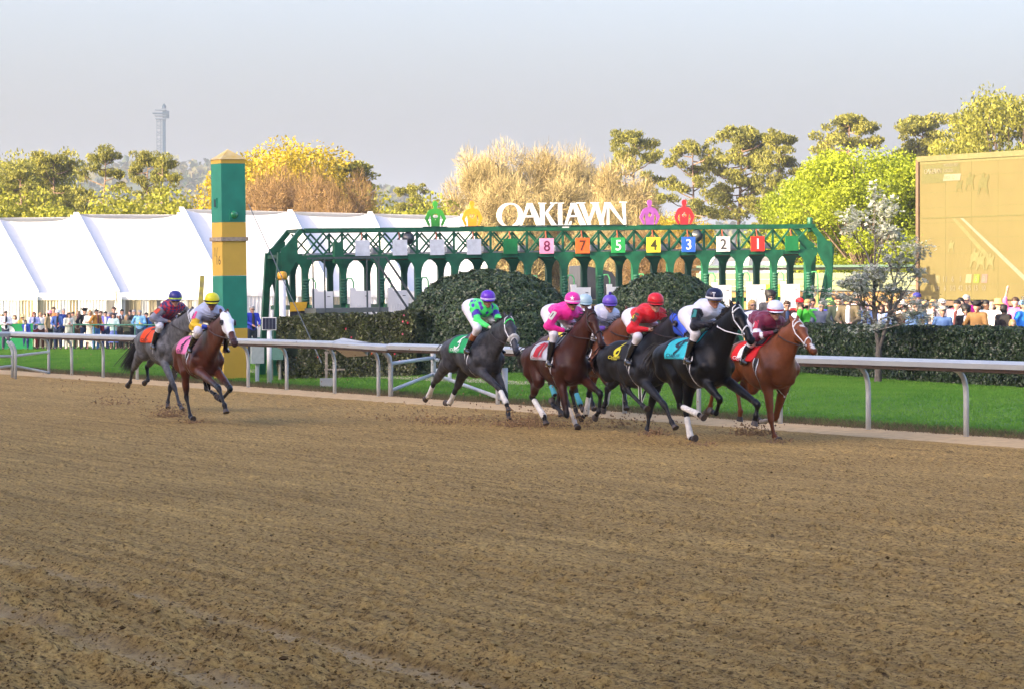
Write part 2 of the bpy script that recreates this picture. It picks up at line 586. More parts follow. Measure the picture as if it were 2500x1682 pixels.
# pale clay edge under the rail
mb = MB(); ns = 260
pr = random.Random(3)
vs_ = []
for i in range(ns + 1):
    s = -70 + 90 * i / ns
    for t, z in ((-1.25, -.01), (-1.0, .010), (-.4, .028), (.28, .035)):
        jt = pr.uniform(-.03, .03)
        vs_.append(ST(s, t + jt, z + pr.uniform(-.006, .006)))
fs = []
for i in range(ns):
    for k in range(3): fs.append((i * 4 + k, i * 4 + k + 1, i * 4 + k + 5, i * 4 + k + 4))
mb.add(vs_, fs)
tag(mb.build('track_edge', M_KERB, smooth_=True), kind='structure')

# infield lawn: rises gently towards the plaza
def lawn_mesh():
    S = np.linspace(-90, 25, 240); Tt = np.concatenate([[.25, .3, .4, .6, .8], np.linspace(1.2, 34, 60)])
    V = np.array([ST(s, t, ground_z(*(ST(s, t).xy)) + .0) for s in S for t in Tt])
    n = len(Tt); i = np.arange(len(S) * n).reshape(len(S), n)
    F = np.stack([i[:-1, :-1].ravel(), i[1:, :-1].ravel(), i[1:, 1:].ravel(), i[:-1, 1:].ravel()], 1)
    return fast_mesh('lawn', V, F, True, None, M_LAWN)
tag(link('lawn', lawn_mesh()), kind='structure')
mb = MB()
mb.add([ST(-260, 33, .285), ST(60, 33, .285), ST(60, 160, .285), ST(-260, 160, .285)], [(0, 1, 2, 3)])
tag(mb.build('plaza_paving', mat('plaza', (.30, .27, .22), .9, var=.15, scale=1.5)), kind='structure')
mb = MB()
mb.add([ST(-90, 15.5, .296), ST(25, 16.2, .296), ST(25, 34, .296), ST(-90, 34, .296)], [(0, 1, 2, 3)])
tag(mb.build('spectator_paving', mat('plaza2', (.26, .24, .20), .9, var=.15, scale=1.5)), kind='structure')
# sandy strip crossing the lawn on the left
mb = MB(); vs_ = []
for i in range(41):
    s = -46 + 20 * i / 40
    for k in (0, 1):
        t = 4.0 + k * (.9 + .15 * sin(i)) + .04 * (s + 36)
        vs_.append(ST(s, t, ground_z(*(ST(s, t).xy)) + .012))
mb.add(vs_, [(2 * i, 2 * i + 1, 2 * i + 3, 2 * i + 2) for i in range(40)])
tag(mb.build('sandy_path', mat('sandy', (.40, .33, .22), .95, var=.25, scale=6)), kind='structure')

def blades(n, S, T, hmin, hmax, colf, name, w=.010, seed=1, lean=.5, keep=None):
    r = np.random.default_rng(seed)
    s = r.uniform(S[0], S[1], n); t = r.uniform(T[0], T[1], n)
    if keep is not None:
        m = keep(s, t); s, t = s[m], t[m]; n = len(s)
    x = P0.x + UD.x * s + ND.x * t; y = P0.y + UD.y * s + ND.y * t
    z = .05 * smooth(.3, .8, t) + .24 * smooth(.8, 7.5, t)
    a = r.uniform(0, 2 * pi, n); h = r.uniform(hmin, hmax, n); ww = w * r.uniform(.7, 1.5, n)
    l = r.normal(0, lean, (n, 2)) * h[:, None]
    V = np.zeros((n, 3, 3))
    V[:, 0] = np.stack([x - np.cos(a) * ww, y - np.sin(a) * ww, z - .004], 1)
    V[:, 1] = np.stack([x + np.cos(a) * ww, y + np.sin(a) * ww, z - .004], 1)
    V[:, 2] = np.stack([x + l[:, 0], y + l[:, 1], z + h], 1)
    c = colf(s, t, r, n)
    C = np.repeat(c[:, None, :], 3, 1).reshape(-1, 3)
    me = fast_mesh(name, V.reshape(-1, 3), np.arange(3 * n).reshape(n, 3), False, C, M_GRASS)
    return link(name, me)
def green(s, t, r, n):
    k = vnoise(s * .9, t * .9, 21)[:, None] * .5 + r.uniform(0, .5, (n, 1))
    return np.array([.075, .230, .020]) * (1 - k) + np.array([.180, .340, .045]) * k
def dry(s, t, r, n):
    k = r.uniform(0, 1, (n, 1)) * smooth(.2, .95, t + r.uniform(-.3, .3, n))[:, None]
    return (np.array([.23, .165, .085]) * (1 - k) + np.array([.07, .16, .025]) * k) * r.uniform(.5, 1.2, (n, 1))
def view(s, t):
    x = P0.x + UD.x * s + ND.x * t; y = P0.y + UD.y * s + ND.y * t
    return (np.abs(x / y) < .172) & (y > 30)
g1 = blades(800000, (-84, 12), (.45, 15.8), .018, .05, green, 'grass', .009, 1, .6, view)
tag(g1, kind='stuff')
g2 = blades(90000, (-84, 10), (.12, .95), .03, .11, dry, 'dry_grass_fringe', .007, 2, .7, view)
tag(g2, kind='stuff')
print('ground', round(time.time() - T00, 1))
# ------------------------------------------------------------------ unseen grandstand behind the photographer, its shape invented to cast the track's shade
M_CONC = mat('concrete', (.45, .43, .40), .9, var=.1, scale=2)
def grandstand():
    rz = atan2(UD.y, UD.x)
    root = empty('grandstand', ST(0, -45), rz, 'tall glass fronted grandstand roof and tiers behind the photographer', 'grandstand')
    # local x along the track, local y towards the infield
    m = MB(); m.box((38, -12, 20.0), (214, 24, .9)); m.build('roof', mat('roof_metal', (.35, .36, .37), .6), root)
    m = MB(); m.box((38, -23.7, 9.7), (214, .6, 19.4)); m.build('back_wall', M_CONC, root)
    for i, (z, y0) in enumerate(((1.2, -2), (6.5, -8), (11.5, -12))):
        for k in range(6):
            m = MB(); m.box((38, y0 - 1.6 * k, z + .45 * k), (214, 1.6, .5)); m.build('tier', M_CONC, root)
    for i in range(11):
        m = MB(); m.box((-66 + 20.8 * i, -3, 9.8), (.8, .8, 19.4)); m.build('column', M_CONC, root)
    m = MB(); m.box((38, -9.5, 14.2), (214, .3, 9.5)); m.build('glass_front', mat('dark_glass', (.03, .04, .045), .1), root)
grandstand()

# ------------------------------------------------------------------ running rail
M_RAIL = mat('rail_white', (.37, .40, .40), .35, var=.06, scale=2.0, spec=.5)
M_RAILP = mat('rail_post_grey', (.46, .49, .50), .35, var=.10, scale=5, spec=.5)
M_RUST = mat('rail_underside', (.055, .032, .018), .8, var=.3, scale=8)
RZ = atan2(UD.y, UD.x)
def goose(m, s, t=0.0, top=1.0, z0=0.0):
    pts = [ST(s, t, z0 - .05), ST(s, t, .62), ST(s, t - .01, .78), ST(s, t - .05, .92), ST(s, t - .12, 1.01), ST(s, t - .22, top + .05)]
    m.tube(pts, [.043, .043, .043, .042, .041, .04], 10)
def rail_section(s0, s1, z0=1.06, z1=None, joint=True, root=None, tilt=0):
    """hollow hood profile: sloped cap, front lip, underside"""
    z1 = z0 if z1 is None else z1
    prof = [(-.42, .02), (-.43, .095), (-.36, .135), (-.20, .140), (-.02, .10), (.02, .06), (.00, .02), (-.10, .0)]
    m = MB(); n = len(prof)
    for s, z in ((s0, z0), (s1, z1)):
        for t, h in prof: m.v.append(tuple(ST(s, t, z + h)))
    for k in range(n): m.f.append((k, (k + 1) % n, (k + 1) % n + n, k + n))
    m.f.append(tuple(range(n))); m.f.append(tuple(range(n, 2 * n)))
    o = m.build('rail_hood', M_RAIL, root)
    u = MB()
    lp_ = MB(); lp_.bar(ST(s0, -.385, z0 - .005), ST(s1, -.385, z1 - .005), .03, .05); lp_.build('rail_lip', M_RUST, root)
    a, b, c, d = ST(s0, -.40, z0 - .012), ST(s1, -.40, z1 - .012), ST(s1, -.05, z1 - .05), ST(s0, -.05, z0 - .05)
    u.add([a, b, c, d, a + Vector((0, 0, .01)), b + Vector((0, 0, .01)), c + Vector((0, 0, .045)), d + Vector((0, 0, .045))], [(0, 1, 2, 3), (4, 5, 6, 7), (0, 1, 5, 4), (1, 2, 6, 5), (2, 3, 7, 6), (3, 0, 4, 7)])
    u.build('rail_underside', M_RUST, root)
rail = empty('running_rail', (0, 0, 0), 0, 'white inside running rail with curved posts along the track edge', 'rail')
S_L = -47.0
def s_of_px(px):
    k = (px - CX) / FPX
    # X = k Y on rail line
    # P0.x + UD.x s = k (P0.y + UD.y s)
    return (k * P0.y - P0.x) / (UD.x - k * UD.y)
post_px = [119, 175, 252, 335, 606, 700, 817]
posts = [s_of_px(p) for p in post_px]
sr = s_of_px(1525)
for p in (2359, 2120, 1905, 1706, 1525): posts.append(s_of_px(p))
posts += [s_of_px(2359) + 2.9 * k for k in (1, 2)]
posts += [s_of_px(1215), s_of_px(924)]
posts.append(s_of_px(1370))
for s in posts:
    m = MB(); goose(m, s); m.build('post', M_RAILP, rail, True)
cuts = [s_of_px(45), s_of_px(300), s_of_px(560), s_of_px(856)]
cuts2 = [s_of_px(988), s_of_px(1240), s_of_px(1560), s_of_px(1880), 14.0]
for a, b_ in zip(cuts[:-1], cuts[1:]): rail_section(a + .01, b_ - .01, root=rail)
for a, b_ in zip(cuts2[:-1], cuts2[1:]): rail_section(a + .01, b_ - .01, 1.05, root=rail)
rail_section(cuts[-1] + .012, cuts2[0] - .02, 1.055, 1.02, root=rail)
# raised lap joint
m = MB()
a, b_, c, d = ST(cuts[-1] - .35, -.30, 1.195), ST(cuts[-1] + 1.9, -.30, 1.185), ST(cuts[-1] + 1.9, -.08, 1.15), ST(cuts[-1] - .1, -.05, 1.22)
pk = ST(cuts[-1] + .05, -.20, 1.27)
m.add([a, b_, c, d, pk], [(0, 1, 4), (1, 2, 4), (2, 3, 4), (3, 0, 4), (0, 3, 2, 1)])
m.build('lap_joint', M_RAIL, rail)
m = MB()
m.add([ST(cuts[-1] + .0, -.38, 1.04), ST(cuts[-1] + 1.6, -.38, 1.03), ST(cuts[-1] + 1.3, -.10, .90), ST(cuts[-1] + .0, -.10, .86), ST(cuts[-1] + 1.0, .02, 1.03)], [(0, 1, 2, 3), (1, 4, 2)])
m.build('hanging_flap', mat('flap', (.45, .40, .33), .8), rail)
# angled rail leaving to the far left
def free_rail(a, b_, w=.30, root=None):
    a, b_ = Vector(a), Vector(b_)
    d = (b_ - a).normalized(); n = Vector((-d.y, d.x, 0)).normalized()
    if n.y > 0: n = -n
    m = MB(); pr_ = [(.42, 0), (.43, .10), (.36, .145), (.20, .15), (.02, .10), (0, .0)]
    k = len(pr_)
    for q in (a, b_):
        for t, h in pr_: m.v.append(tuple(q + n * t + Vector((0, 0, h))))
    for i in range(k): m.f.append((i, (i + 1) % k, (i + 1) % k + k, i + k))
    m.f.append(tuple(range(k))); m.f.append(tuple(range(k, 2 * k)))
    m.build('rail_hood', M_RAIL, root)
cut_rail = empty('chute_rail', (0, 0, 0), 0, 'white rail bending away at the far left end of the track', 'rail')
A_ = ST(cuts[0] - .0, -.02, 1.055)
free_rail(Vector((A_.x - 2.9, A_.y - 3.4, 1.06)), A_, root=cut_rail)
def strut_frame(root, pts, r=.036):
    for a, b_ in pts:
        m = MB(); m.tube([a, b_], r, 8); m.build('brace', M_RAILP, root, True)
pa = ST(posts[0], 0, 0)
q1 = at(30, 880, 90); q2 = at(38, 900, 89.5)
for q, zt in ((q1, 1.0), (q2, .95)):
    m = MB(); m.tube([(q.x, q.y, -.02), (q.x, q.y, .72), (q.x - .03, q.y - .03, .86), (q.x - .12, q.y - .12, 1.0)], .04, 8); m.build('post', M_RAILP, cut_rail, True)
strut_frame(cut_rail, [((q2.x, q2.y, .62), (pa.x, pa.y, .66)), ((q2.x, q2.y, .34), (pa.x, pa.y, .06)), ((q1.x - 1.5, q1.y - .6, .62), (q1.x, q1.y, .60)), ((q1.x - 1.5, q1.y - .6, .16), (q1.x, q1.y, .34))])
# gap gate behind the joint
gg = empty('gap_gate', (0, 0, 0), 0, 'white tubular gap gate with diagonal braces behind the rail', 'gate')
sa = s_of_px(938)
g0 = ST(sa, .15, 0); g1_ = at(1058, 930, 76.5)
for q in (g0,):
    m = MB(); m.tube([(q.x, q.y, -.02), (q.x, q.y, .70), (q.x - .03, q.y - .05, .88), (q.x - .14, q.y - .10, 1.0)], .055, 10); m.build('post', M_RAILP, gg, True)
m = MB(); m.tube([(g1_.x, g1_.y, -.02), (g1_.x, g1_.y, .80), (g1_.x - .02, g1_.y - .03, 1.0)], .062, 10); m.build('post', M_RAILP, gg, True)
g2_ = ST(s_of_px(1210), .2, 0)
strut_frame(gg, [((g0.x, g0.y, .74), (g1_.x, g1_.y, .78)), ((g0.x, g0.y, .16), (g1_.x, g1_.y, .40)), ((g1_.x, g1_.y, .40), (g2_.x, g2_.y, .12)), ((g1_.x, g1_.y, .74), (g2_.x, g2_.y, .70))], .042)
for px_ in (1065, 1098):
    q = at(px_, 930, 78); m = MB(); m.tube([(q.x, q.y, 0), (q.x, q.y, .5)], .045, 8); m.build('stub_post', M_RAILP, gg, True)
m = MB(); m.tube([(g2_.x, g2_.y, -.02), (g2_.x, g2_.y, .75)], .062, 10); m.build('post', M_RAILP, gg, True)

# ------------------------------------------------------------------ 1/16 marker pole
def pole():
    Yp = 86.4
    b = at(564, 925, Yp); zb = 0.0
    root = empty('furlong_marker_pole', (b.x, Yp, ground_z(b.x, Yp)), radians(28), 'tall square green and gold marker pole reading 1/16 with pointed cap', 'marker pole')
    root.rotation_euler = (radians(0.0), radians(-.9), radians(28))
    w = .685
    G = mat('pole_green', (.012, .205, .130), .6, var=.14, scale=2.5); Gd = mat('pole_gold', (.56, .36, .045), .6, var=.06, scale=2)
    zs = [(-.05, 1.02, Gd, 'gold_band'), (1.02, 2.33, Gd, 'gold_band'), (2.33, 2.33, G, '')]
    bands_ = [(0.0, 1.60, Gd), (1.60, 2.70, G), (2.70, 4.10, Gd), (4.10, 5.78, G)]
    px2z = lambda py: HC + (HY - py) * Yp / FPX
    bands_ = [(-.06, px2z(809), Gd), (px2z(809), px2z(681), G), (px2z(681), px2z(551), Gd), (px2z(551), px2z(408), G), (px2z(408), px2z(398), Gd)]
    for z0, z1, m_ in bands_:
        m = MB(); m.box((0, 0, (z0 + z1) / 2), (w, w, z1 - z0 - .004)); m.build('painted_band', m_, root)
    z0 = px2z(398); z1 = px2z(374); e = w / 2 + .03
    m = MB(); m.add([(-e, -e, z0), (e, -e, z0), (e, e, z0), (-e, e, z0), (0, 0, z1 + .02)], [(0, 1, 4), (1, 2, 4), (2, 3, 4), (3, 0, 4), (3, 2, 1, 0)])
    m.build('pyramid_cap', mat('cap_gold', (.58, .40, .08), .6, var=.2, scale=5, col2=(.50, .42, .22)), root)
    m = MB(); zc = px2z(592)
    for q in range(4):
        R = Matrix.Rotation(q * pi / 2, 3, 'Z')
        m.box(R @ Vector((0, -(w / 2 + .022), zc)), (w + .10, .04, .10), M=R)
    m.build('wooden_collar', mat('grey_wood', (.30, .25, .19), .9, var=.35, scale=10), root)
    # lamp and vent
    zl = px2z(533)
    m = MB(); m.box((.0, -w / 2 - .012, zl), (.26, .024, .27)); pl_ = m.build('lamp_plate', G, root)
    m = MB(); m.lathe([(.10, -w / 2 - .03), (.108, -w / 2 - .05), (.085, -w / 2 - .075), (.035, -w / 2 - .088)], (0, 0, zl), 16, 'Y'); m.build('green_lamp', mat('lamp_green', (.01, .20, .07), .2, coat=.8), pl_, True)
    m = MB(); m.box((-w / 2 - .012, .04, px2z(504)), (.03, .20, .27)); vt = m.build('vent_plate', G, root)
    m = MB(); m.box((-w / 2 - .03, .04, px2z(504)), (.012, .12, .20)); m.build('vent_opening', mat('vent_dark', (.005, .03, .03), .6), vt)
    for txt, zz, yy_ in (('1/', px2z(623), .06), ('16', px2z(643), -.10)):
        tm = text_mesh(txt, .24); tm.materials.append(mat('stencil', (.05, .04, .03), .8))
        o = link('numeral', tm, root, (-w / 2 - .004, yy_, zz), (0, 0, -pi / 2))
pole()
# leaning wooden board
m = MB(); a = at(478, 815, 88); a.z = .03; c = at(494, 674, 88)
m.bar(a, c, .12, .05, up=(0, -1, .1))
lb = m.build('leaning_board', mat('mossy_wood', (.32, .30, .20), .9, var=.35, scale=8, col2=(.45, .42, .06)))
tag(lb, 'weathered board with yellow edge leaning behind the yellow capped jockey', 'board')

# ------------------------------------------------------------------ starting gate
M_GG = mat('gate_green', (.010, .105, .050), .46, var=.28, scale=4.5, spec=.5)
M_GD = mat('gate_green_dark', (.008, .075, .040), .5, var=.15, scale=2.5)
M_WH = mat('gate_white', (.78, .78, .76), .5, var=.05, scale=3)
M_PAD = mat('pad_vinyl', (.015, .10, .06), .6, bump=.8, bscale=8)
def gate():
    phi = radians(21); Lp = 1.06
    X0, Y0 = -3.995, 87.8
    root = empty('starting_gate', (X0, Y0, ground_z(X0, Y0)), phi, 'long green starting gate with numbered stalls and lattice overhead truss', 'starting gate')
    tl = radians(-.95)
    root.rotation_euler = (0, tl, phi)
    gx = lambda n: n * Lp
    DZ = -.23
    Z = lambda py, n: HC + (HY - py) * (Y0 + gx(n) * sin(phi)) / FPX - gx(n) * cos(phi) * 0.0166 + DZ
    zt = Z(560.5, -1.6); zb = Z(636, 0); zm = Z(626, 0)
    z_top1, z_top0 = zt, zt - .13
    z_low1, z_low0 = zb + .13, zb + .0
    D = 1.12
    xl, xr = gx(-1.58), gx(12.65)
    Zu = Vector((0, 0, 1))
    # long beams, front and back
    for y in (0, D):
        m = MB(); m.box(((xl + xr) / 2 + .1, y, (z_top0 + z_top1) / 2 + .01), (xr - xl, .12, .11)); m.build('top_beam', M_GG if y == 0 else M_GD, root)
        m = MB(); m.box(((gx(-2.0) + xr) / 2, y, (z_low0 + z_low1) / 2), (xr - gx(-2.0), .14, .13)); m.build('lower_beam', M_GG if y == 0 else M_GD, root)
    for n in range(-1, 13, 2):
        m = MB(); m.box((gx(n), D / 2, z_low1 - .05), (.08, D, .08)); m.build('cross_beam', M_GD, root)
    # canopy boards seen from below
    m = MB(); m.box((gx(5.4), D * .32, z_low0 - .015), (gx(14.8), D * .5, .03)); m.build('soffit', mat('soffit', (.22, .14, .12), .8), root)
    # lattice
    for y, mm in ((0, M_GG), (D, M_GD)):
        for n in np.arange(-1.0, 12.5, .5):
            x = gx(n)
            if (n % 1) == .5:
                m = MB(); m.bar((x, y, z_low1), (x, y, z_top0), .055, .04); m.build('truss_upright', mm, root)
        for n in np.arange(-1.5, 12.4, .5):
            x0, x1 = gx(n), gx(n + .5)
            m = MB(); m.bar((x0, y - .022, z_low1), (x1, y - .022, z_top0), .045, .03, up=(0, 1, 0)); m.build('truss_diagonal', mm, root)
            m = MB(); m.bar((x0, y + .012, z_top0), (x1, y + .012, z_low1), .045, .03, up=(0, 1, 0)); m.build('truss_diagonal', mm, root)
    # posts with flared arch heads
    for n in np.arange(-1.5, 12.6, 1.0):
        x = gx(n)
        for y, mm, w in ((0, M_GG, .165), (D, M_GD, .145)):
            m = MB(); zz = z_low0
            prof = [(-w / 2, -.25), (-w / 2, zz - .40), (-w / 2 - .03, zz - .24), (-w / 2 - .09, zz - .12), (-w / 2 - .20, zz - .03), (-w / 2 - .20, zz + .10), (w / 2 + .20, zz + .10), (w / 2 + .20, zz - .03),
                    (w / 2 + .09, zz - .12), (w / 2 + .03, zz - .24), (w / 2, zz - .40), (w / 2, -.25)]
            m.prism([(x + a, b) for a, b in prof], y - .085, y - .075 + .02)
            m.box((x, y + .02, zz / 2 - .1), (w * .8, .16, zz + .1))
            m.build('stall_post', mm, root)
        # padding rolls on the front
        if n < 12.6:
            m = MB()
            for k in range(9): m.lathe([(.075, -.035), (.088, 0), (.075, .035)], (x, -.10, z_low0 - .55 - .075 * k), 10)
            m.build('pad', M_PAD, root, True)
        # side rails of each stall
        for z in (1.0, 1.7):
            m = MB(); m.bar((x, .1, z), (x, 3.0, z), .10, .12); m.build('stall_side', M_GD, root)
        # handle hoops and white front doors
        m = MB()
        hp_ = [(x + .06, -.12, 1.25), (x + .06, -.12, 2.35), (x + .10, -.12, 2.46), (x + .20, -.14, 2.46), (x + .25, -.15, 2.36), (x + .26, -.15, 1.4)]
        m.tube(hp_, .022, 6)
        hb_ = [(x + .06, -.12, 1.2), (x + .06, -.12, 2.3)]
        m.build('grab_hoop', mat('hoop_green', (.10, .42, .16), .4), root, True)
        if n < 12:
            dx = .58
            dr = MB(); dr.box((x + .12 + dx / 2, -.24, 1.32 + .25), (dx, .035, 1.10))
            do = dr.build('stall_door', M_WH, root)
            for k in range(6):
                g_ = MB(); g_.box((x + .22 + k * .08, -.262, 1.42), (.012, .012, .70)); g_.build('door_bar', M_WH, do)
            g_ = MB(); g_.box((x + .12 + dx - .12, -.262, 1.98), (.08, .012, .018)); g_.build('door_slot', mat('slot', (.05, .05, .05), .6), do)
            g_ = MB(); g_.box((x + .20, -.23, 2.16), (.16, .05, .08)); g_.build('door_hinge', M_WH, do)
        m = MB(); m.bar((x, .2, .35), (x, 3.0, .95), .07); m.build('floor_brace', M_GD, root)
    # number plates
    plates = {5: ('8', '#f59ac0', '#6a2a4c'), 6: ('7', '#f2682c', '#5a3420'), 7: ('5', '#2fa052', '#f4f6f2'), 8: ('4', '#eedb3c', '#4a4620'), 9: ('3', '#3468c8', '#f4f6fa'), 10: ('2', '#eceae4', '#4c4a48'), 11: ('1', '#e8342c', '#f4f0ee')}
    for n in range(13):
        txt, pc, nc_ = plates.get(n, (None, '#d4dae0' if n < 4 else '#1a7440', None))
        m = MB(); m.box((gx(n), -.13, z_low1 + .17), (.41, .02, .42))
        o = m.build('number_plate', cm(pc, .5), root)
        if txt:
            tm = text_mesh(txt, .29, bold=.012); tm.materials.append(cm(nc_, .5))
            link('numeral', tm, o, (gx(n), -.145, z_low1 + .17))
        m = MB(); m.bar((gx(n), -.10, z_low1 + .35), (gx(n), -.04, z_top0), .025); m.build('plate_hanger', mat('hanger', (.35, .10, .05), .6), root)
    # bell horns
    for n in (1.27, 9.3):
        m = MB(); m.lathe([(.02, -.08), (.07, -.06), (.10, 0), (.17, .04), (.175, .06)], (gx(n), -.06, z_low1 + .42), 16, 'Y'); m.build('loudspeaker_horn', mat('horn_grey', (.06, .07, .08), .4), root, True)
    # junction boxes behind the truss
    for n in range(-1, 12):
        m = MB(); m.box((gx(n + .58), .62, z_low1 + .12), (.20, .2, .16)); m.build('motor_box', mat('motor_grey', (.30, .33, .36), .5), root)
    m = MB(); m.box((gx(5), .6, z_low1 + .03), (gx(13), .04, .04)); m.build('cable_tray', mat('motor_grey'), root)
    # sloping ends
    for x0, x1, xz in ((gx(-1.58), gx(-2.12), -1), (gx(12.65), gx(13.2), 1)):
        for y in (0, D):
            m = MB(); m.bar((x0, y, z_top1 - .06), (x1, y, z_low0 + .12), .13, .12, up=(0, 1, 0)); m.build('end_rafter', M_GG, root)
            m = MB(); m.bar((x1, y, z_low0 + .2), (x1 + .25 * xz * (-1 if xz > 0 else 1), y, -.2), .17, .14, up=(0, 1, 0)); m.build('end_leg', M_GG, root)
            m = MB(); m.bar((x1 - xz * .05, y, z_low0 - .2), (x0 - xz * .1, y, .1), .09, .08, up=(0, 1, 0)); m.build('end_brace', M_GD, root)
            m = MB(); m.bar((x0, y, z_low0 + .1), (x1, y, z_low0 + .1), .10, .14, up=(0, 1, 0)); m.build('end_beam', M_GG, root)
            m = MB(); m.prism([(x1 - .0, z_low0 - .75), (x1 + .02 * xz, z_low0 + .30), (x1 - .45 * xz, z_low0 + .52), (x1 - .45 * xz, z_low0 + .05)], y - .09, y - .07); m.build('gusset', M_GG, root)
        m = MB(); m.bar((x1, 0, z_low0 + .1), (x1, D, z_low0 + .1), .1); m.build('end_tie', M_GD, root)
        m = MB(); m.bar((x0, 0, z_top1 - .06), (x0, D, z_top1 - .06), .1); m.build('end_tie', M_GD, root)
        m = MB(); m.box(((x0 + x1) / 2, D * .4, .55), (abs(x1 - x0) * .9, D * .7, 1.0)); m.build('machinery_box', M_GD, root)
    m = MB(); m.lathe([(.078, 0), (.078, .40), (.07, .41)], (gx(12.75), .3, z_top1 - .22), 16); m.build('exhaust_drum', M_GG, root, True)
    m = MB(); m.box((gx(5.5), -.15, .32), (gx(15.5), .2, .45)); m.build('base_beam', M_GG, root)
    # steward's platform with ladder on the left
    x = gx(-.75)
    for dx, dy in ((-.75, -1.6), (.75, -1.6), (-.75, -.6), (.75, -.6)):
        m = MB(); m.bar((x + dx, dy, 0), (x + dx, dy, 3.0), .035); m.build('platform_upright', mat('steel_dark', (.07, .085, .085), .5), root)
    m = MB(); m.box((x, -1.1, 1.62), (2.0, 1.0, .12)); m.build('platform_deck', mat('deck_grey', (.12, .14, .13), .6), root)
    m = MB(); m.box((x, -1.1, .75), (.18, .18, 1.5)); m.build('platform_pedestal', mat('steel_dark'), root)
    for dy in (-1.6, -.6):
        m = MB(); m.bar((x - .9, dy, 3.0), (x + .95, dy, 3.0), .045); m.build('guard_rail', mat('steel_dark'), root)
        m = MB(); m.bar((x + .95, dy, 3.0), (x + 2.85, dy, .2), .05); m.build('ladder_rail', mat('steel_dark'), root)
        m = MB(); m.bar((x + .55, dy, 1.6), (x + 1.65, dy, .2), .10, .04); m.build('stringer', mat('steel_dark'), root)
    for k in range(5):
        m = MB(); m.box((x + .72 + .2 * k, -1.1, 1.38 - .26 * k), (.20, .95, .035)); m.build('step', mat('deck_grey'), root)
    m = MB(); m.box((gx(-.72), -.35, z_low1 + .05), (.24, .2, .55)); m.build('control_cabinet', M_GG, root)
    # warning post, black and yellow sheets
    m = MB(); m.tube([(gx(-2.35), -.9, 0), (gx(-2.35), -.9, 2.45)], .092, 12); m.build('beacon_post', M_WH, root, True)
    m = MB(); m.lathe([(.12, 2.45), (.135, 2.52), (.125, 2.62), (.08, 2.66)], (gx(-2.35), -.9, 0), 14); m.build('amber_beacon', mat('amber', (.75, .38, .03), .3), root, True)
    m = MB()
    y = -.32
    m.add([(gx(-2.0), y, 1.75), (gx(-.75), y - .1, 1.62), (gx(-1.1), y - .15, .72), (gx(-2.0), y - .05, .78)], [(0, 1, 2, 3)])
    tp = m.build('tarpaulin', mat('tarp_black', (.02, .02, .022), .6), root)
    for q, c_ in (([(gx(-2.0), y - .04, 1.85), (gx(-1.55), y - .05, 1.85), (gx(-1.6), y - .06, 1.62), (gx(-2.0), y - .05, 1.60)], '#d9a820'),
                 ([(gx(-1.02), y - .14, 1.62), (gx(-.75), y - .14, 1.66), (gx(-1.05), y - .2, .85), (gx(-1.35), y - .2, .70)], '#d8d022'),
                 ([(gx(-1.9), y - .09, .74), (gx(-1.1), y - .19, .70), (gx(-1.15), y - .19, .84), (gx(-1.9), y - .09, .90)], '#d8d022')):
        m = MB(); m.add(q, [(0, 1, 2, 3)]); m.build('hazard_strip', cm(c_, .6), tp)
    # tractor hood seen through the stalls
    m = MB(); m.prism([(gx(7.75), 1.75), (gx(7.8), 2.75), (gx(8.6), 2.55), (gx(9.1), 1.8)], 4.4, 5.6); m.build('tow_vehicle_roof', mat('dark_grey_cloth', (.04, .045, .06), .8), root)
    return root, gx, z_top1, Lp
gate_root, gx, ZT, _ = gate()
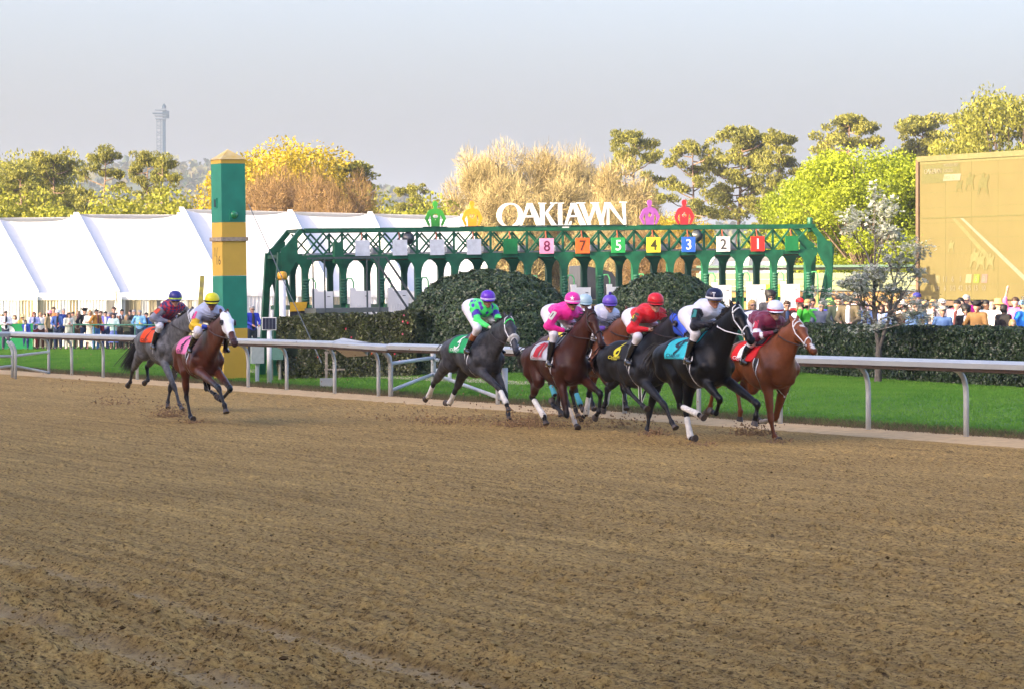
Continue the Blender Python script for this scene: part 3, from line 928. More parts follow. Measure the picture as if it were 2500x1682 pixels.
# lettering sign on top of the gate
def letter_sign():
    U = .27 * 0 + 1
    # one unit = one zoomed pixel; 1 zoomed px = 1/4.662 photo px at ~89.5 m
    k = 89.9 / FPX / 4.662
    strokes = {
        'letter_o': None,
        'letter_a': [[(430, 88), (487, 88), (605, 346), (540, 346)], [(436, 96), (462, 106), (362, 346), (340, 346)], [(395, 228), (540, 228), (548, 250), (388, 250)], [(328, 345), (400, 345), (400, 357), (328, 357)], [(517, 345), (640, 345), (640, 357), (517, 357)]],
        'letter_k': [[(580, 90), (624, 90), (624, 350), (580, 350)], [(565, 85), (645, 85), (645, 97), (565, 97)], [(565, 343), (640, 343), (640, 355), (565, 355)], [(722, 92), (745, 92), (650, 212), (624, 212)], [(624, 198), (660, 195), (765, 352), (715, 352)], [(700, 84), (762, 84), (762, 95), (700, 95)]],
        'letter_l': [[(785, 90), (825, 90), (825, 350), (785, 350)], [(768, 84), (845, 84), (845, 96), (768, 96)], [(768, 336), (925, 336), (918, 356), (768, 356)], [(925, 336), (930, 295), (918, 300), (900, 338)]],
        'letter_a2': [[(930, 88), (985, 88), (1100, 346), (1038, 346)], [(936, 96), (962, 106), (872, 356), (850, 356)], [(895, 228), (1038, 228), (1046, 250), (886, 250)], [(822, 356), (898, 356), (898, 372), (822, 372)], [(1018, 344), (1138, 344), (1138, 354), (1018, 354)]],
        'letter_w': [[(1018, 88), (1072, 88), (1160, 352), (1128, 362)], [(1128, 362), (1112, 330), (1206, 90), (1228, 96)], [(1178, 88), (1236, 88), (1310, 348), (1278, 362)], [(1278, 362), (1262, 330), (1325, 90), (1346, 94)], [(1004, 83), (1090, 83), (1090, 95), (1004, 95)], [(1166, 83), (1248, 83), (1248, 95), (1166, 95)]],
        'letter_n': [[(1342, 100), (1366, 110), (1366, 345), (1342, 345)], [(1318, 342), (1396, 342), (1396, 354), (1318, 354)], [(1318, 84), (1378, 84), (1558, 345), (1556, 362)], [(1524, 90), (1552, 90), (1560, 362), (1540, 340)], [(1498, 78), (1572, 78), (1572, 90), (1498, 90)]]}
    global LETTERS
    LETTERS = strokes
    root = empty('letter_sign', gate_root.location, 0, 'large white serif letters OAKLAWN standing on top of the starting gate', 'sign')
    root.rotation_euler = gate_root.rotation_euler
    x_of = lambda zx: (((1200 + zx / 4.662) - 1335) / 88.0 + 5) * 1.06
    z_of = lambda zy: ZT + (352 - zy) * k + .0
    mw = mat('letter_white', (.82, .82, .80), .5, var=.03)
    for nm, st in strokes.items():
        nm2 = nm[:8]
        if st is None:
            o = [(x_of(235 + 146 * cos(a)), z_of(225 + 142 * sin(a))) for a in np.linspace(0, 2 * pi, 41)[:-1]]
            i_ = [(x_of(235 + 98 * cos(a) - 10 * sin(a)), z_of(225 + 122 * sin(a))) for a in np.linspace(0, 2 * pi, 41)[:-1]]
            me = curve_mesh([o, i_], .07, 'letter_o'); me.materials.append(mw)
            link('letter_o', me, root, (0, -.02, 0))
            continue
        m = MB()
        for j, q in enumerate(st):
            m.prism([(x_of(a), z_of(b)) for a, b in q], -.055 - .003 * j, .015 + .003 * j)
        m.build(nm2, mw, root)
    m = MB(); m.box(((x_of(90) + x_of(1565)) / 2, .0, ZT + .012), (x_of(1565) - x_of(90), .16, .03)); m.build('sign_base', mat('base_dark', (.02, .05, .045), .6), root)
    return x_of, z_of
x_of, z_of = letter_sign()
def suit(kind, c, r):
    x, z = c
    A2 = lambda n: np.linspace(0, 2 * pi, n + 1)[:-1]
    if kind == 'diamond': return [[(x, z + r), (x - r * .8, z), (x, z - r), (x + r * .8, z)]]
    if kind == 'spade':
        pts = []
        for a in A2(28):
            px_, pz_ = sin(a), cos(a)
            rr = r * (.55 + .35 * abs(sin(a)) ** 1.0)
            zz = pz_ * rr * (1.35 if pz_ > 0 else .75)
            pts.append((x + px_ * rr * (1 if pz_ < .3 else .8), z + zz))
        return [pts, [(x - r * .22, z - r * 1.05), (x, z - r * .72), (x + r * .22, z - r * 1.05)]]
    if kind == 'club':
        o = []
        for cx_, cz_ in ((0, .45), (-.48, -.22), (.48, -.22)):
            o.append([(x + r * (cx_ + .42 * cos(a)), z + r * (cz_ + .42 * sin(a))) for a in A2(12)])
        o.append([(x - r * .16, z - r * .95), (x, z - r * .62), (x + r * .16, z - r * .95)])
        return o
    if kind == 'heart':
        return [[(x + r * .062 * 16 * sin(a) ** 3, z + r * .062 * (13 * cos(a) - 5 * cos(2 * a) - 2 * cos(3 * a) - cos(4 * a))) for a in A2(28)]]
def silhouette(cx_px, col, kind, label, h=1.13 * .62):
    n = (cx_px - 1335) / 88.0 + 5
    if cx_px < 1200: n = (cx_px - 1068) / 90.5 + 2
    root = empty('silhouette_sign', gate_root.location, 0, label, 'sign', 'cut-out jockey figures standing on the gate')
    root.rotation_euler = gate_root.rotation_euler
    x = n * 1.06; z0 = ZT + .02
    w = .29
    out = [(-.115, 0), (-.125, .24), (-.135, .30), (-.20, .17), (-.155, .07), (-.15, .03), (-.175, 0), (-.215, .04), (-.29, .20), (-.215, .36), (-.185, .405), (-.15, .43), (-.045, .465), (-.04, .50), (-.062, .54), (-.068, .59), (-.05, .635), (0, .66)]
    full = [(a, b) for a, b in out] + [(-a, b) for a, b in out[::-1][1:]]
    me = curve_mesh([[(x + a * 1.05, z0 + b * 1.05) for a, b in full]] + suit(kind, (x, z0 + .27), .085), .03, 'figure')
    me.materials.append(cm(col, .5))
    link('figure', me, root, (0, -.03, 0))
    m = MB(); m.box((x, .0, ZT + .012), (.66, .14, .02)); m.build('foot_plate', mat('base_dark'), root)
silhouette(1068, '#3f9a3c', 'spade', 'green cut-out jockey torso with a spade, on the gate left of the orange one')
silhouette(1158, '#f2a02c', 'heart', 'orange cut-out jockey torso on the gate beside the white letters')
silhouette(1594, '#a258a8', 'diamond', 'purple cut-out jockey torso with a diamond, right of the white letters')
silhouette(1681, '#ea3238', 'club', 'red cut-out jockey torso with a clover hole, rightmost on the gate')

# ------------------------------------------------------------------ tents
M_TENT = mat('tent_white', (.80, .80, .79), .6, var=.03, scale=1.5, trans=.22, bump=.25, bscale=1.2)
M_TENTW = mat('tent_wall', (.52, .47, .34), .7, var=.12, scale=2, trans=.2)
M_SEAM = mat('tent_seam', (.56, .57, .55), .6)
def tent(label, ridge, eave, bays, wall_zb=.28, openings=True, group='white marquee tents', bump_at=()):
    """ridge/eave: (px, py, Y) at left and right; bays = fractions of the seams"""
    r0, r1 = at(*ridge[0]), at(*ridge[1]); e0, e1 = at(*eave[0]), at(*eave[1])
    root = empty('marquee_tent', (0, 0, 0), 0, label, 'tent', group)
    back0 = r0 + (r0 - e0); back1 = r1 + (r1 - e1); back0.z = e0.z; back1.z = e1.z
    fr_ = [0] + list(bays) + [1]
    for i in range(len(fr_) - 1):
        a, b_ = fr_[i], fr_[i + 1]
        nx_, ny_ = 7, 9
        vs_, fs_ = [], []
        for j in range(ny_ + 1):
            v = j / ny_
            for q in range(nx_ + 1):
                u = q / nx_; f = a + (b_ - a) * u
                P_ = (r0.lerp(r1, f)).lerp(e0.lerp(e1, f), v)
                edge = abs(2 * u - 1) ** 4
                P_.z -= .28 * (1 - edge) * (1 - .35 * v) * (1 if j else .75)
                vs_.append(P_)
        for j in range(ny_):
            for q in range(nx_): fs_.append((j * (nx_ + 1) + q, j * (nx_ + 1) + q + 1, (j + 1) * (nx_ + 1) + q + 1, (j + 1) * (nx_ + 1) + q))
        m = MB(); m.add(vs_, fs_); m.build('roof_panel', M_TENT, root, True)
        m = MB(); bl = [back0.lerp(back1, a), back0.lerp(back1, b_)]
        m.add([r0.lerp(r1, a), r0.lerp(r1, b_), bl[1], bl[0]], [(0, 1, 2, 3)]); m.build('roof_panel', M_TENT, root)
    for f in fr_:
        a, b_ = r0.lerp(r1, f), e0.lerp(e1, f)
        m = MB(); m.bar(a + Vector((0, -.02, .05)), b_ + Vector((0, -.02, .05)), .22, .10); m.build('seam_rib', M_SEAM, root)
        if f < 1 or len(fr_) > 4:
            m = MB(); m.bar(b_ + Vector((.12 if f == 0 else 0, -.08, -.12)), Vector((b_.x + (.12 if f == 0 else 0), b_.y - .08, wall_zb - .05)), .14); m.build('leg', M_WH, root)
    # valance and walls
    n = 40
    m = MB(); vs_ = []
    for q in range(n + 1):
        f = q / n; p = e0.lerp(e1, f)
        vs_ += [p, Vector((p.x, p.y - .03 * (q % 2), p.z - .30))]
    m.add(vs_, [(2 * q, 2 * q + 2, 2 * q + 3, 2 * q + 1) for q in range(n)]); m.build('valance', M_TENT, root)
    R = random.Random(int(ridge[0][0]))
    wn_ = 26
    for q in range(wn_):
        f0, f1 = q / wn_, (q + 1) / wn_
        a, b_ = e0.lerp(e1, f0), e0.lerp(e1, f1)
        if openings and R.random() < .12: continue
        pts = []
        K_ = 6
        for j in range(K_ + 1):
            p = a.lerp(b_, j / K_); off = .10 * (j % 2) * R.uniform(.3, 1)
            pts += [Vector((p.x, p.y + .1 - off, p.z - .2)), Vector((p.x, p.y + .1 - off * 1.3, wall_zb))]
        m = MB(); m.add(pts, [(2 * j, 2 * j + 2, 2 * j + 3, 2 * j + 1) for j in range(K_)]); m.build('wall_drape', M_TENT if R.random() < .5 else M_TENTW, root)
    for s0, s1, s2 in ((r0, e0, back0), (r1, e1, back1)):
        m = MB(); m.add([s0, s1, Vector((s1.x, s1.y, wall_zb)), Vector((s2.x, s2.y, wall_zb)), s2], [(0, 1, 2, 3, 4)]); m.build('gable_wall', M_TENT, root)
    m = MB(); m.add([Vector((back0.x, back0.y, e0.z)), Vector((back1.x, back1.y, e1.z)), Vector((back1.x, back1.y, wall_zb)), Vector((back0.x, back0.y, wall_zb))], [(0, 1, 2, 3)]); m.build('back_wall', M_TENTW, root)
tent('white marquee at the far left whose ridge is lowest, behind the crowd', [(-420, 536, 148), (178, 531, 149)], [(-330, 718, 137), (283, 716, 138)], [.36, .68])
tent('white marquee in the middle left with guy ropes, between two stepped ridges', [(186, 524, 149), (438, 525, 150)], [(286, 716, 138), (536, 716, 139)], [])
tent('long white marquee with the highest ridge, behind the marker pole', [(443, 511, 150), (1130, 528, 157)], [(543, 706, 139), (1212, 714, 146)], [.375, .66], openings=False)
tent('small white marquee seen between stalls one and two of the gate', [(1745, 628, 150), (1905, 628, 151)], [(1700, 690, 146), (1930, 690, 147)], [.5], openings=False)
# long low building behind the gate on the right
def low_building():
    root = empty('low_building', (0, 0, 0), 0, 'long pale green clad building with an orange lower wall behind the gate', 'building')
    a, b_ = at(1700, 700, 116), at(2262, 700, 112)
    def pl(z0, z1, y, m_, nm):
        m = MB(); m.add([(a.x, a.y + y, z0), (b_.x, b_.y + y, z0), (b_.x, b_.y + y, z1), (a.x, a.y + y, z1), (a.x, a.y + y + .12, z0), (b_.x, b_.y + y + .12, z0), (b_.x, b_.y + y + .12, z1), (a.x, a.y + y + .12, z1)],
              [(0, 1, 2, 3), (7, 6, 5, 4), (3, 2, 6, 7), (0, 4, 5, 1), (0, 3, 7, 4), (1, 5, 6, 2)]); m.build(nm, m_, root)
    zz = lambda py: HC + (HY - py) * 114 / FPX
    pg = mat('pale_green_clad', (.17, .20, .11), .7, var=.06, scale=3); tn = mat('tan_wall', (.26, .155, .055), .8, var=.08)
    pl(zz(682), zz(667), 0, pg, 'cladding_panel'); pl(zz(699), zz(683), -.03, pg, 'cladding_panel'); pl(zz(709), zz(700), .02, pg, 'cladding_panel')
    pl(zz(712), zz(709), -.08, mat('trim_dark', (.05, .07, .06), .6), 'dark_trim')
    pl(.25, zz(712), .03, tn, 'lower_wall')
    pl(3.3, 3.38, -.1, M_GD, 'parapet')
    m = MB(); m.add([(a.x, a.y + .5, 3.3), (b_.x, b_.y + .5, 3.3), (b_.x, b_.y + 9, 3.3), (a.x, a.y + 9, 3.3)], [(0, 1, 2, 3)]); m.build('roof', pg, root)
    tm = text_mesh('FOST', .28, bold=.02); tm.materials.append(cm('#2f8f2a', .5))
    c = at(1871, 713, 113.6)
    sg = empty('small_sign', (0, 0, 0), 0, 'small lime green sign with dark green capitals on the low building', 'sign')
    m = MB(); m.box(c, (.42 * 2.8, .04, .50)); m.build('panel', cm('#9ccc34', .5), sg)
    link('lettering', tm, sg, (c.x, c.y - .025, c.z))
low_building()

# ------------------------------------------------------------------ video board
def board():
    YA, YB = 96.0, 90.0
    a, b_ = at(2246, 560, YA), at(2640, 560, YB)
    L_ = (Vector((b_.x, b_.y)) - Vector((a.x, a.y))).length
    rz = atan2(b_.y - a.y, b_.x - a.x)
    root = empty('video_board', (a.x, a.y, 0), rz, 'huge outdoor video screen washed out by low sun, showing the race', 'video screen')
    zt = HC + (HY - 398) * YA / FPX; zb = HC + (HY - 733) * YA / FPX
    ztB = HC + (HY - 398) * YA / FPX + .02
    px = lambda p: (p - 2246) * YA / FPX * 1.02            # approx along-board metres near the left edge
    base = mat('screen_face', (.112, .093, .0280), .75, var=.05, scale=1.2)
    m = MB(); m.box((L_ / 2, .2, (zt + zb) / 2), (L_, .4, zt - zb)); m.build('screen', base, root)
    m = MB(); m.box((L_ / 2, .3, zt + .10), (L_ + .2, .7, .16)); m.build('top_frame', mat('frame_tan', (.13, .12, .045), .7), root)
    m = MB(); m.box((-.08, .3, (zt + zb) / 2 - .3), (.12, .7, zt - zb + .8)); m.build('side_frame', mat('frame_brown', (.12, .08, .05), .7), root)
    m = MB(); m.box((L_ / 2, .3, zb - .10), (L_, .6, .14)); m.build('bottom_frame', mat('frame_brown'), root)
    for k in range(5):
        m = MB(); m.bar((L_ * (k + .5) / 5, .5, 0), (L_ * (k + .5) / 5, .5, zb), .16); m.build('support_post', mat('steel_dark'), root)
    m = MB(); m.box((L_ / 2, 1.4, 1.0), (L_, .06, 1.9)); m.build('dark_skirt', mat('skirt', (.03, .04, .03), .8), root)
    for k in range(1, 9):
        m = MB(); m.box((L_ / 2, -.0035, zb + (zt - zb) * k / 9), (L_, .003, .012)); m.build('panel_joint', mat('joint_tan', (.098, .092, .026), .7), root)
        if k < 6:
            m = MB(); m.box((L_ * k / 6, -.0030, (zt + zb) / 2), (.012, .002, zt - zb)); m.build('panel_joint', mat('joint_tan'), root)
    Z = lambda py: HC + (HY - py) * YA / FPX
    light = mat('print_pale', (.17, .155, .10), .7); mid = mat('print_mid', (.125, .118, .042), .7); pan = mat('print_panel', (.090, .086, .024), .7); dk = mat('print_dark', (.092, .085, .023), .7)
    def rect(x0, y0, x1, y1, m_, dp, nm='print_block', skew=0):
        m = MB(); m.add([(px(x0), -dp, Z(y1)), (px(x1), -dp, Z(y1)), (px(x1) + skew, -dp, Z(y0)), (px(x0) + skew, -dp, Z(y0))], [(0, 1, 2, 3)]); m.build(nm, m_, root)
    rect(2256, 405, 2396, 432, pan, .008); rect(2252, 432, 2340, 450, pan, .008)
    rect(2334, 430, 2397, 446, light, .012, skew=.05)
    rect(2246, 395, 2640, 403, mid, .009)
    def tx(s, x, y, h, m_, w=None, dp=.016):
        tm = text_mesh(s, h * YA / FPX, width=None if w is None else w * YA / FPX); tm.materials.append(m_)
        link('lettering', tm, root, (px(x), -dp, Z(y)))
    kx = 67 / 1480 * YA / FPX
    for nm, st in LETTERS.items():
        if st is None:
            o = [(px(2296) + (235 + 146 * cos(a) - 828) * kx, Z(421) - (225 + 142 * sin(a) - 225) * kx * .95) for a in np.linspace(0, 2 * pi, 31)[:-1]]
            i_ = [(px(2296) + (235 + 98 * cos(a) - 828) * kx, Z(421) - (225 + 118 * sin(a) - 225) * kx * .95) for a in np.linspace(0, 2 * pi, 31)[:-1]]
            me = curve_mesh([o, i_], .004, 'letter'); me.materials.append(light); link('letter', me, root, (0, -.016, 0)); continue
        m = MB()
        for j, q in enumerate(st): m.prism([(px(2296) + (a - 828) * kx, Z(421) - (b2 - 225) * kx * .95) for a, b2 in q], -.018 - .001 * j, -.013)
        m.build('letter', light, root)
    tx('MAIDEN SPECIAL WEIGHT', 2364, 408, 8, light, 55); tx('3-28-2026', 2353, 421, 8, light, 36); tx('RACE   12', 2357, 438, 9, mid, 40)
    for i, (a_, b2, c_) in enumerate((('9', '34', None), ('11', '6', None), ('6', '5/2', None), ('1', '42', None), ('2', '3/5', '#ead9a4'), ('5', '15', '#b8d24a'), ('3', '10', '#dcb0a0'))):
        x = 2313 + i * 28.6
        if c_: rect(x - 11, 672, x + 10, 693, mat('print_' + c_[1:], tuple(v * .24 for v in rgb(c_)), .7), .010, skew=.04)
        elif i == 0: rect(x - 9, 674, x + 10, 693, mat('print_cell', (.14, .125, .05), .7), .010)
        tx(a_, x, 683, 13, light); tx(b2, x, 705, 12, light)
    # faint race picture: sloping rail and pale running figures
    def poly(pts, m_, dp): 
        m = MB(); m.add([(px(a), -dp, Z(b)) for a, b in pts], [tuple(range(len(pts)))]); m.build('print_shape', m_, root)
    poly([(2366, 537), (2380, 537), (2500, 625), (2500, 640), (2440, 594)], mid, .0075)
    poly([(2397, 537), (2408, 537), (2640, 684), (2640, 698)], light, .009)
    def runner(x, y, s, m_, dp):
        # plain pale horse and rider shape
        f = [(0, 0), (3, 9), (2, 16), (5, 22), (9, 24), (11, 30), (15, 33), (17, 29), (15, 24), (20, 25), (25, 29), (28, 26), (24, 20), (22, 14), (24, 6), (25, 0), (22, 0), (20, 8), (14, 10), (8, 9), (4, 0)]
        poly([(x + a * s, y - b * s) for a, b in f], m_, dp)
    for x, y, s, m_ in ((2352, 618, .9, mid), (2432, 655, 1.4, mid), (2455, 662, 1.3, mid), (2490, 662, 1.2, mid), (2415, 470, 1.3, dk), (2460, 482, 1.6, dk), (2380, 475, 1.0, dk)):
        runner(x, y, s, m_, .011 + .0007 * (x % 7))
    rect(2246, 533, 2640, 536, dk, .0105)
board()
# service boxes behind the pole
def boxes():
    c = at(628, 860, 83)
    r = empty('utility_box', (c.x, c.y, ground_z(c.x, c.y)), .2, 'small grey utility box on a stub post right of the marker pole', 'utility box')
    m = MB(); m.box((0, 0, .72), (.32, .25, .50)); m.build('cabinet', mat('box_grey', (.33, .38, .36), .6), r)
    m = MB(); m.tube([(0, 0, 0), (0, 0, .48)], .05, 8); m.build('stub_post', M_RAILP, r)
    c = at(657, 800, 81)
    r = empty('solar_panel', (c.x, c.y, ground_z(c.x, c.y)), .0, 'dark solar panel in a pale frame on a white post left of the hedge', 'solar panel')
    m = MB(); m.box((0, 0, 1.48), (.36, .03, .32)); f = m.build('frame', M_WH, r)
    m = MB(); m.box((0, -.02, 1.48), (.32, .02, .28)); m.build('cells', mat('solar', (.03, .035, .06), .2), f)
    for k in range(1, 4):
        m = MB(); m.box((-.16 + .08 * k, -.032, 1.48), (.006, .004, .28)); m.build('cell_line', mat('motor_grey'), f)
    m = MB(); m.tube([(0, .05, 0), (0, .05, 1.6)], .06, 10); m.build('post', M_WH, r, True)
    c = at(672, 850, 84)
    r = empty('pump_cabinet', (c.x, c.y, ground_z(c.x, c.y)), 0, 'low green pump cabinet with pipes behind the solar panel post', 'cabinet')
    m = MB(); m.box((0, 0, .75), (.42, .4, .45)); m.build('cabinet', mat('cab_green', (.10, .22, .17), .6), r)
    m = MB(); m.tube([(-.1, 0, 0), (-.1, 0, .55)], .045, 8); m.build('pipe', mat('old_pipe', (.4, .36, .28), .7), r)
    m = MB(); m.tube([(.12, 0, 0), (.12, 0, .55)], .035, 8); m.build('pipe', mat('old_pipe'), r)
    c = at(797, 895, 78)
    r = empty('concrete_footing', (c.x, c.y, ground_z(c.x, c.y)), .1, 'square concrete footing with small grey post in front of the low hedge', 'footing')
    m = MB(); m.box((0, 0, .10), (.30, .3, .22)); m.build('block', M_CONC, r)
    m = MB(); m.bar((.0, .1, .1), (.0, .1, .85), .06); m.build('post', mat('grey_wood'), r)
    m = MB(); m.bar((-.05, .08, .82), (.22, .08, .82), .03); m.build('cross_arm', mat('grey_wood'), r)
    m = MB(); m.bar((-.05, .08, .42), (.45, .08, .42), .035); m.build('cross_arm', mat('grey_wood'), r)
    # guy wire
    a = at(607, 500, 84.5); b_ = at(785, 885, 78.5)
    m = MB(); m.tube([a, a.lerp(b_, .5) + Vector((0, 0, -.03)), b_], .012, 5)
    tag(m.build('guy_wire', mat('steel_dark')), 'thin wire running down from the marker pole to the concrete footing', 'wire')
boxes()
# green crowd rails
def crowd_rail(a, b_, label, n=9, mesh_=False):
    root = empty('crowd_rail', (0, 0, 0), 0, label, 'railing')
    a, b_ = Vector(a), Vector(b_)
    gm = mat('rail_green', (.02, .14, .09), .5)
    for z in (1.02, .55):
        m = MB(); m.tube([a + Vector((0, 0, z)), b_ + Vector((0, 0, z))], .028, 8); m.build('rail_bar', gm, root, True)
    for k in range(n + 1):
        p = a.lerp(b_, k / n); m = MB(); m.tube([p, p + Vector((0, 0, 1.02))], .026, 8); m.build('post', gm, root, True)
    return root
pA = at(-60, 800, 128.6); pB = at(640, 800, 121); 
crowd_rail((pA.x, pA.y, .22), (pB.x, pB.y, .22), 'thin green railing in front of the left hand crowd', 14)
pA = at(1700, 800, 84.8); pB = at(2150, 800, 84.0)
crowd_rail((pA.x, pA.y, .28), (pB.x, pB.y, .28), 'green railing people lean on, behind the clipped hedge', 6)
# tent banner at the far left
m = MB(); p = at(20, 808, 126); m.box((p.x, p.y, .75), (1.9, .04, 1.05))
bn = m.build('fence_banner', cm('#1d9a52', .6)); tag(bn, 'green banner with a white oval tied to the railing, far left', 'banner')
m = MB(); m.lathe([(.001, -.006), (.26, -.005), (.26, .0)], (p.x, p.y - .026, .95), 20, 'Y'); m.build('oval', cm('#f2f2ec', .6), bn)
# hilltop observation tower
def tower():
    Yt = 1500.0
    c = at(396, 380, Yt)
    root = empty('observation_tower', (c.x, Yt, 0), 0, 'slim lattice observation tower with blue decks on the far hill', 'tower')
    Z = lambda py: HC + (HY - py) * Yt / FPX
    bl = mat('tower_blue', (.001, .018, .038), .6, spec=.1); wt = mat('tower_pale', (.040, .060, .085), .7, spec=.1)
    m = MB(); m.box((.9, 0, (Z(400) + Z(268)) / 2), (1.3, 2.0, Z(268) - Z(400))); m.build('lift_shaft', bl, root)
    for x in (-2.4, -.6):
        m = MB(); m.bar((x, 0, Z(400)), (x, 0, Z(290)), .35); m.build('column', wt, root)
    for k in range(13):
        z = Z(390) + k * (Z(290) - Z(390)) / 12
        m = MB(); m.bar((-2.4, 0, z), (-.6, 0, z + 1.2 * (1 if k % 2 else -1)), .22); m.build('lattice_bar', wt, root)
        m = MB(); m.box((-1.4, 0, z), (2.4, 2.4, .2)); m.build('landing', wt, root)
    for py, w in ((291, 4.6), (284, 5.2), (278, 7.2), (270, 5.0)):
        m = MB(); m.box((-.6, 0, Z(py)), (w, 4.5, .5)); m.build('deck', bl if py == 278 else wt, root)
    m = MB(); m.box((2.0, 0, Z(281)), (2.2, 3, 3.2)); m.build('cabin', bl, root)
    m = MB(); m.lathe([(1.0, 0), (.9, 1.2), (.4, 2.0), (.1, 2.4)], (.9, 0, Z(266)), 10); m.build('top_dome', bl, root)
tower()
print('struct', round(time.time() - T00, 1))
# ------------------------------------------------------------------ foliage
M_LEAF = mat('leaves', attr='Col', rough=.6, var=.15, scale=.6, spec=.3, trans=.35)
M_LEAFD = mat('hedge_leaves', attr='Col', rough=.34, var=.10, scale=3, spec=.5, trans=.12)
M_BARK = mat('bark', (.12, .085, .055), .9, var=.4, scale=6, bump=.6, bscale=20)
M_BARKP = mat('pine_bark', (.17, .115, .075), .9, var=.4, scale=3, bump=.6, bscale=10)
M_TWIG = mat('twigs', attr='Col', rough=.85, var=.2, scale=2, spec=.2, trans=.15)
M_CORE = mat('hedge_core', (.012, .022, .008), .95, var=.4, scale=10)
def leaf_quads(C, size, asp, r, nrm=None, spread=1.0, fold=0.0):
    n = len(C)
    d = r.normal(size=(n, 3))
    if nrm is not None: d = d * spread + nrm
    d /= np.linalg.norm(d, axis=1)[:, None]
    a = r.normal(size=(n, 3)); a -= d * (a * d).sum(1)[:, None]; a /= np.linalg.norm(a, axis=1)[:, None]
    b = np.cross(d, a)
    s = (size * r.uniform(.65, 1.35, n))[:, None]
    V = np.stack([C - a * s * .5, C + b * s * asp * .5 + d * s * fold, C + a * s * .5, C - b * s * asp * .5 + d * s * fold], 1)
    return V.reshape(-1, 3), np.arange(4 * n).reshape(n, 4)
def col_mix(r, n, c1, c2, k=None):
    t = (r.uniform(0, 1, n) if k is None else k)[:, None]
    c = np.array(c1) * (1 - t) + np.array(c2) * t
    return np.repeat(c * r.uniform(.75, 1.2, (n, 1)), 4, 0)
def branchy(r, n0, pts, rad, depth, spread, out, up=.2, mn=.012, shrink=.68, k=(2, 3), lf=(.6, .85)):
    """recursive limbs: out collects (a, b, ra, rb)"""
    stack = [(np.array(pts[0], float), np.array(pts[1], float), rad, depth)]
    while stack:
        p, v, ra, d = stack.pop()
        q = p + v
        rb = ra * shrink
        out.append((p, q, ra, rb))
        if d <= 0 or rb < mn: continue
        L = np.linalg.norm(v)
        for _ in range(r.integers(k[0], k[1] + 1)):
            w = v / L + r.normal(size=3) * spread + np.array([0, 0, up])
            w /= np.linalg.norm(w)
            s0 = q if r.random() < .6 else p + v * r.uniform(.4, .95)
            stack.append((s0, w * L * r.uniform(*lf), rb * r.uniform(.7, 1.0), d - 1))
def seg_mesh(segs, name, m, nside=4, cols=None):
    V, F, C = [], [], []
    for (p, q, ra, rb) in segs:
        d = q - p; d = d / (np.linalg.norm(d) + 1e-9)
        s = np.cross(d, [0, 0, 1.0]) if abs(d[2]) < .95 else np.array([1.0, 0, 0]); s /= np.linalg.norm(s)
        u = np.cross(d, s); b = len(V)
        for c_, r_ in ((p, ra), (q, rb)):
            for k in range(nside):
                a = 2 * pi * k / nside; V.append(c_ + (s * cos(a) + u * sin(a)) * r_)
        for k in range(nside): F.append((b + k, b + (k + 1) % nside, b + nside + (k + 1) % nside, b + nside + k))
    return fast_mesh(name, np.array(V), np.array(F), nside > 4, None if cols is None else np.tile(np.array(cols), (len(V), 1)), m)

# --- pines
def pine_meshes(seed, h=16.0, crown=.55, w=3.4, dark=0.0):
    r = np.random.default_rng(seed)
    segs = []
    lean = r.normal(0, .03, 2)
    n = 9; pts = [np.array([lean[0] * h * (i / n) ** 1.3 + r.normal(0, .05), lean[1] * h * (i / n), h * .96 * i / n]) for i in range(n + 1)]
    R0 = .30
    for i in range(n): segs.append((pts[i], pts[i + 1], R0 * (1 - .85 * i / n), R0 * (1 - .85 * (i + 1) / n)))
    cl = []
    nb = r.integers(28, 34)
    for i in range(nb):
        f = crown * .75 + (1 - crown * .75) * (i / nb) ** .9 * 1.0
        f = 1 - (1 - f) * 1.0
        base = np.array([np.interp(f * n, range(n + 1), [p[k] for p in pts]) for k in range(3)])
        a = i * 2.4 + r.normal(0, .5)
        prof = sin(pi * min(1, max(0, (f - crown * .7) / (1.05 - crown * .7))) ** .75) ** .7
        L = w * (.35 + .75 * prof) * r.uniform(.55, 1.15)
        e = base + np.array([cos(a) * L, sin(a) * L, L * r.uniform(.05, .55)])
        mid = base * .5 + e * .5 + np.array([0, 0, -.08 * L])
        segs.append((base, mid, .07, .045)); segs.append((mid, e, .045, .02))
        for q in range(r.integers(3, 5)):
            t = r.uniform(.50, 1.08)
            c = base + (e - base) * t + r.normal(0, .38, 3) * np.array([1, 1, .5])
            segs.append((base + (e - base) * min(t, 1) * .8, c, .02, .008))
            cl.append((c, r.uniform(.50, .95) * (1.15 - .25 * f)))
    for q in range(5): cl.append((pts[-1] + r.normal(0, .5, 3) * np.array([1, 1, .5]), r.uniform(.6, 1.0)))
    P, K = [], []
    for c, s in cl:
        m = int(150 * s ** 1.7) + 40
        u = r.normal(size=(m, 3)); u /= np.linalg.norm(u, axis=1)[:, None]
        P.append(c + u * (r.uniform(.25, 1, (m, 1)) ** .6) * np.array([s * 1.15, s * 1.15, s * .50])); K.append(np.full(m, r.uniform(0, 1)))
    P = np.concatenate(P); K = np.concatenate(K)
    V, F = leaf_quads(P, .30, .42, r)
    C = col_mix(r, len(P), (.105, .118, .024), (.31, .300, .046), np.clip(K * .6 + r.uniform(0, .4, len(P)), 0, 1)) * (1 - dark)
    return fast_mesh('crown', V, F, False, C, M_LEAF), seg_mesh(segs, 'trunk', M_BARKP, 6)
PINES = [pine_meshes(11, 16, .66, 3.0), pine_meshes(12, 16, .45, 3.4, .10), pine_meshes(13, 16, .74, 2.7), pine_meshes(14, 16, .12, 3.9, .0), pine_meshes(15, 16, .62, 3.0, .0)]
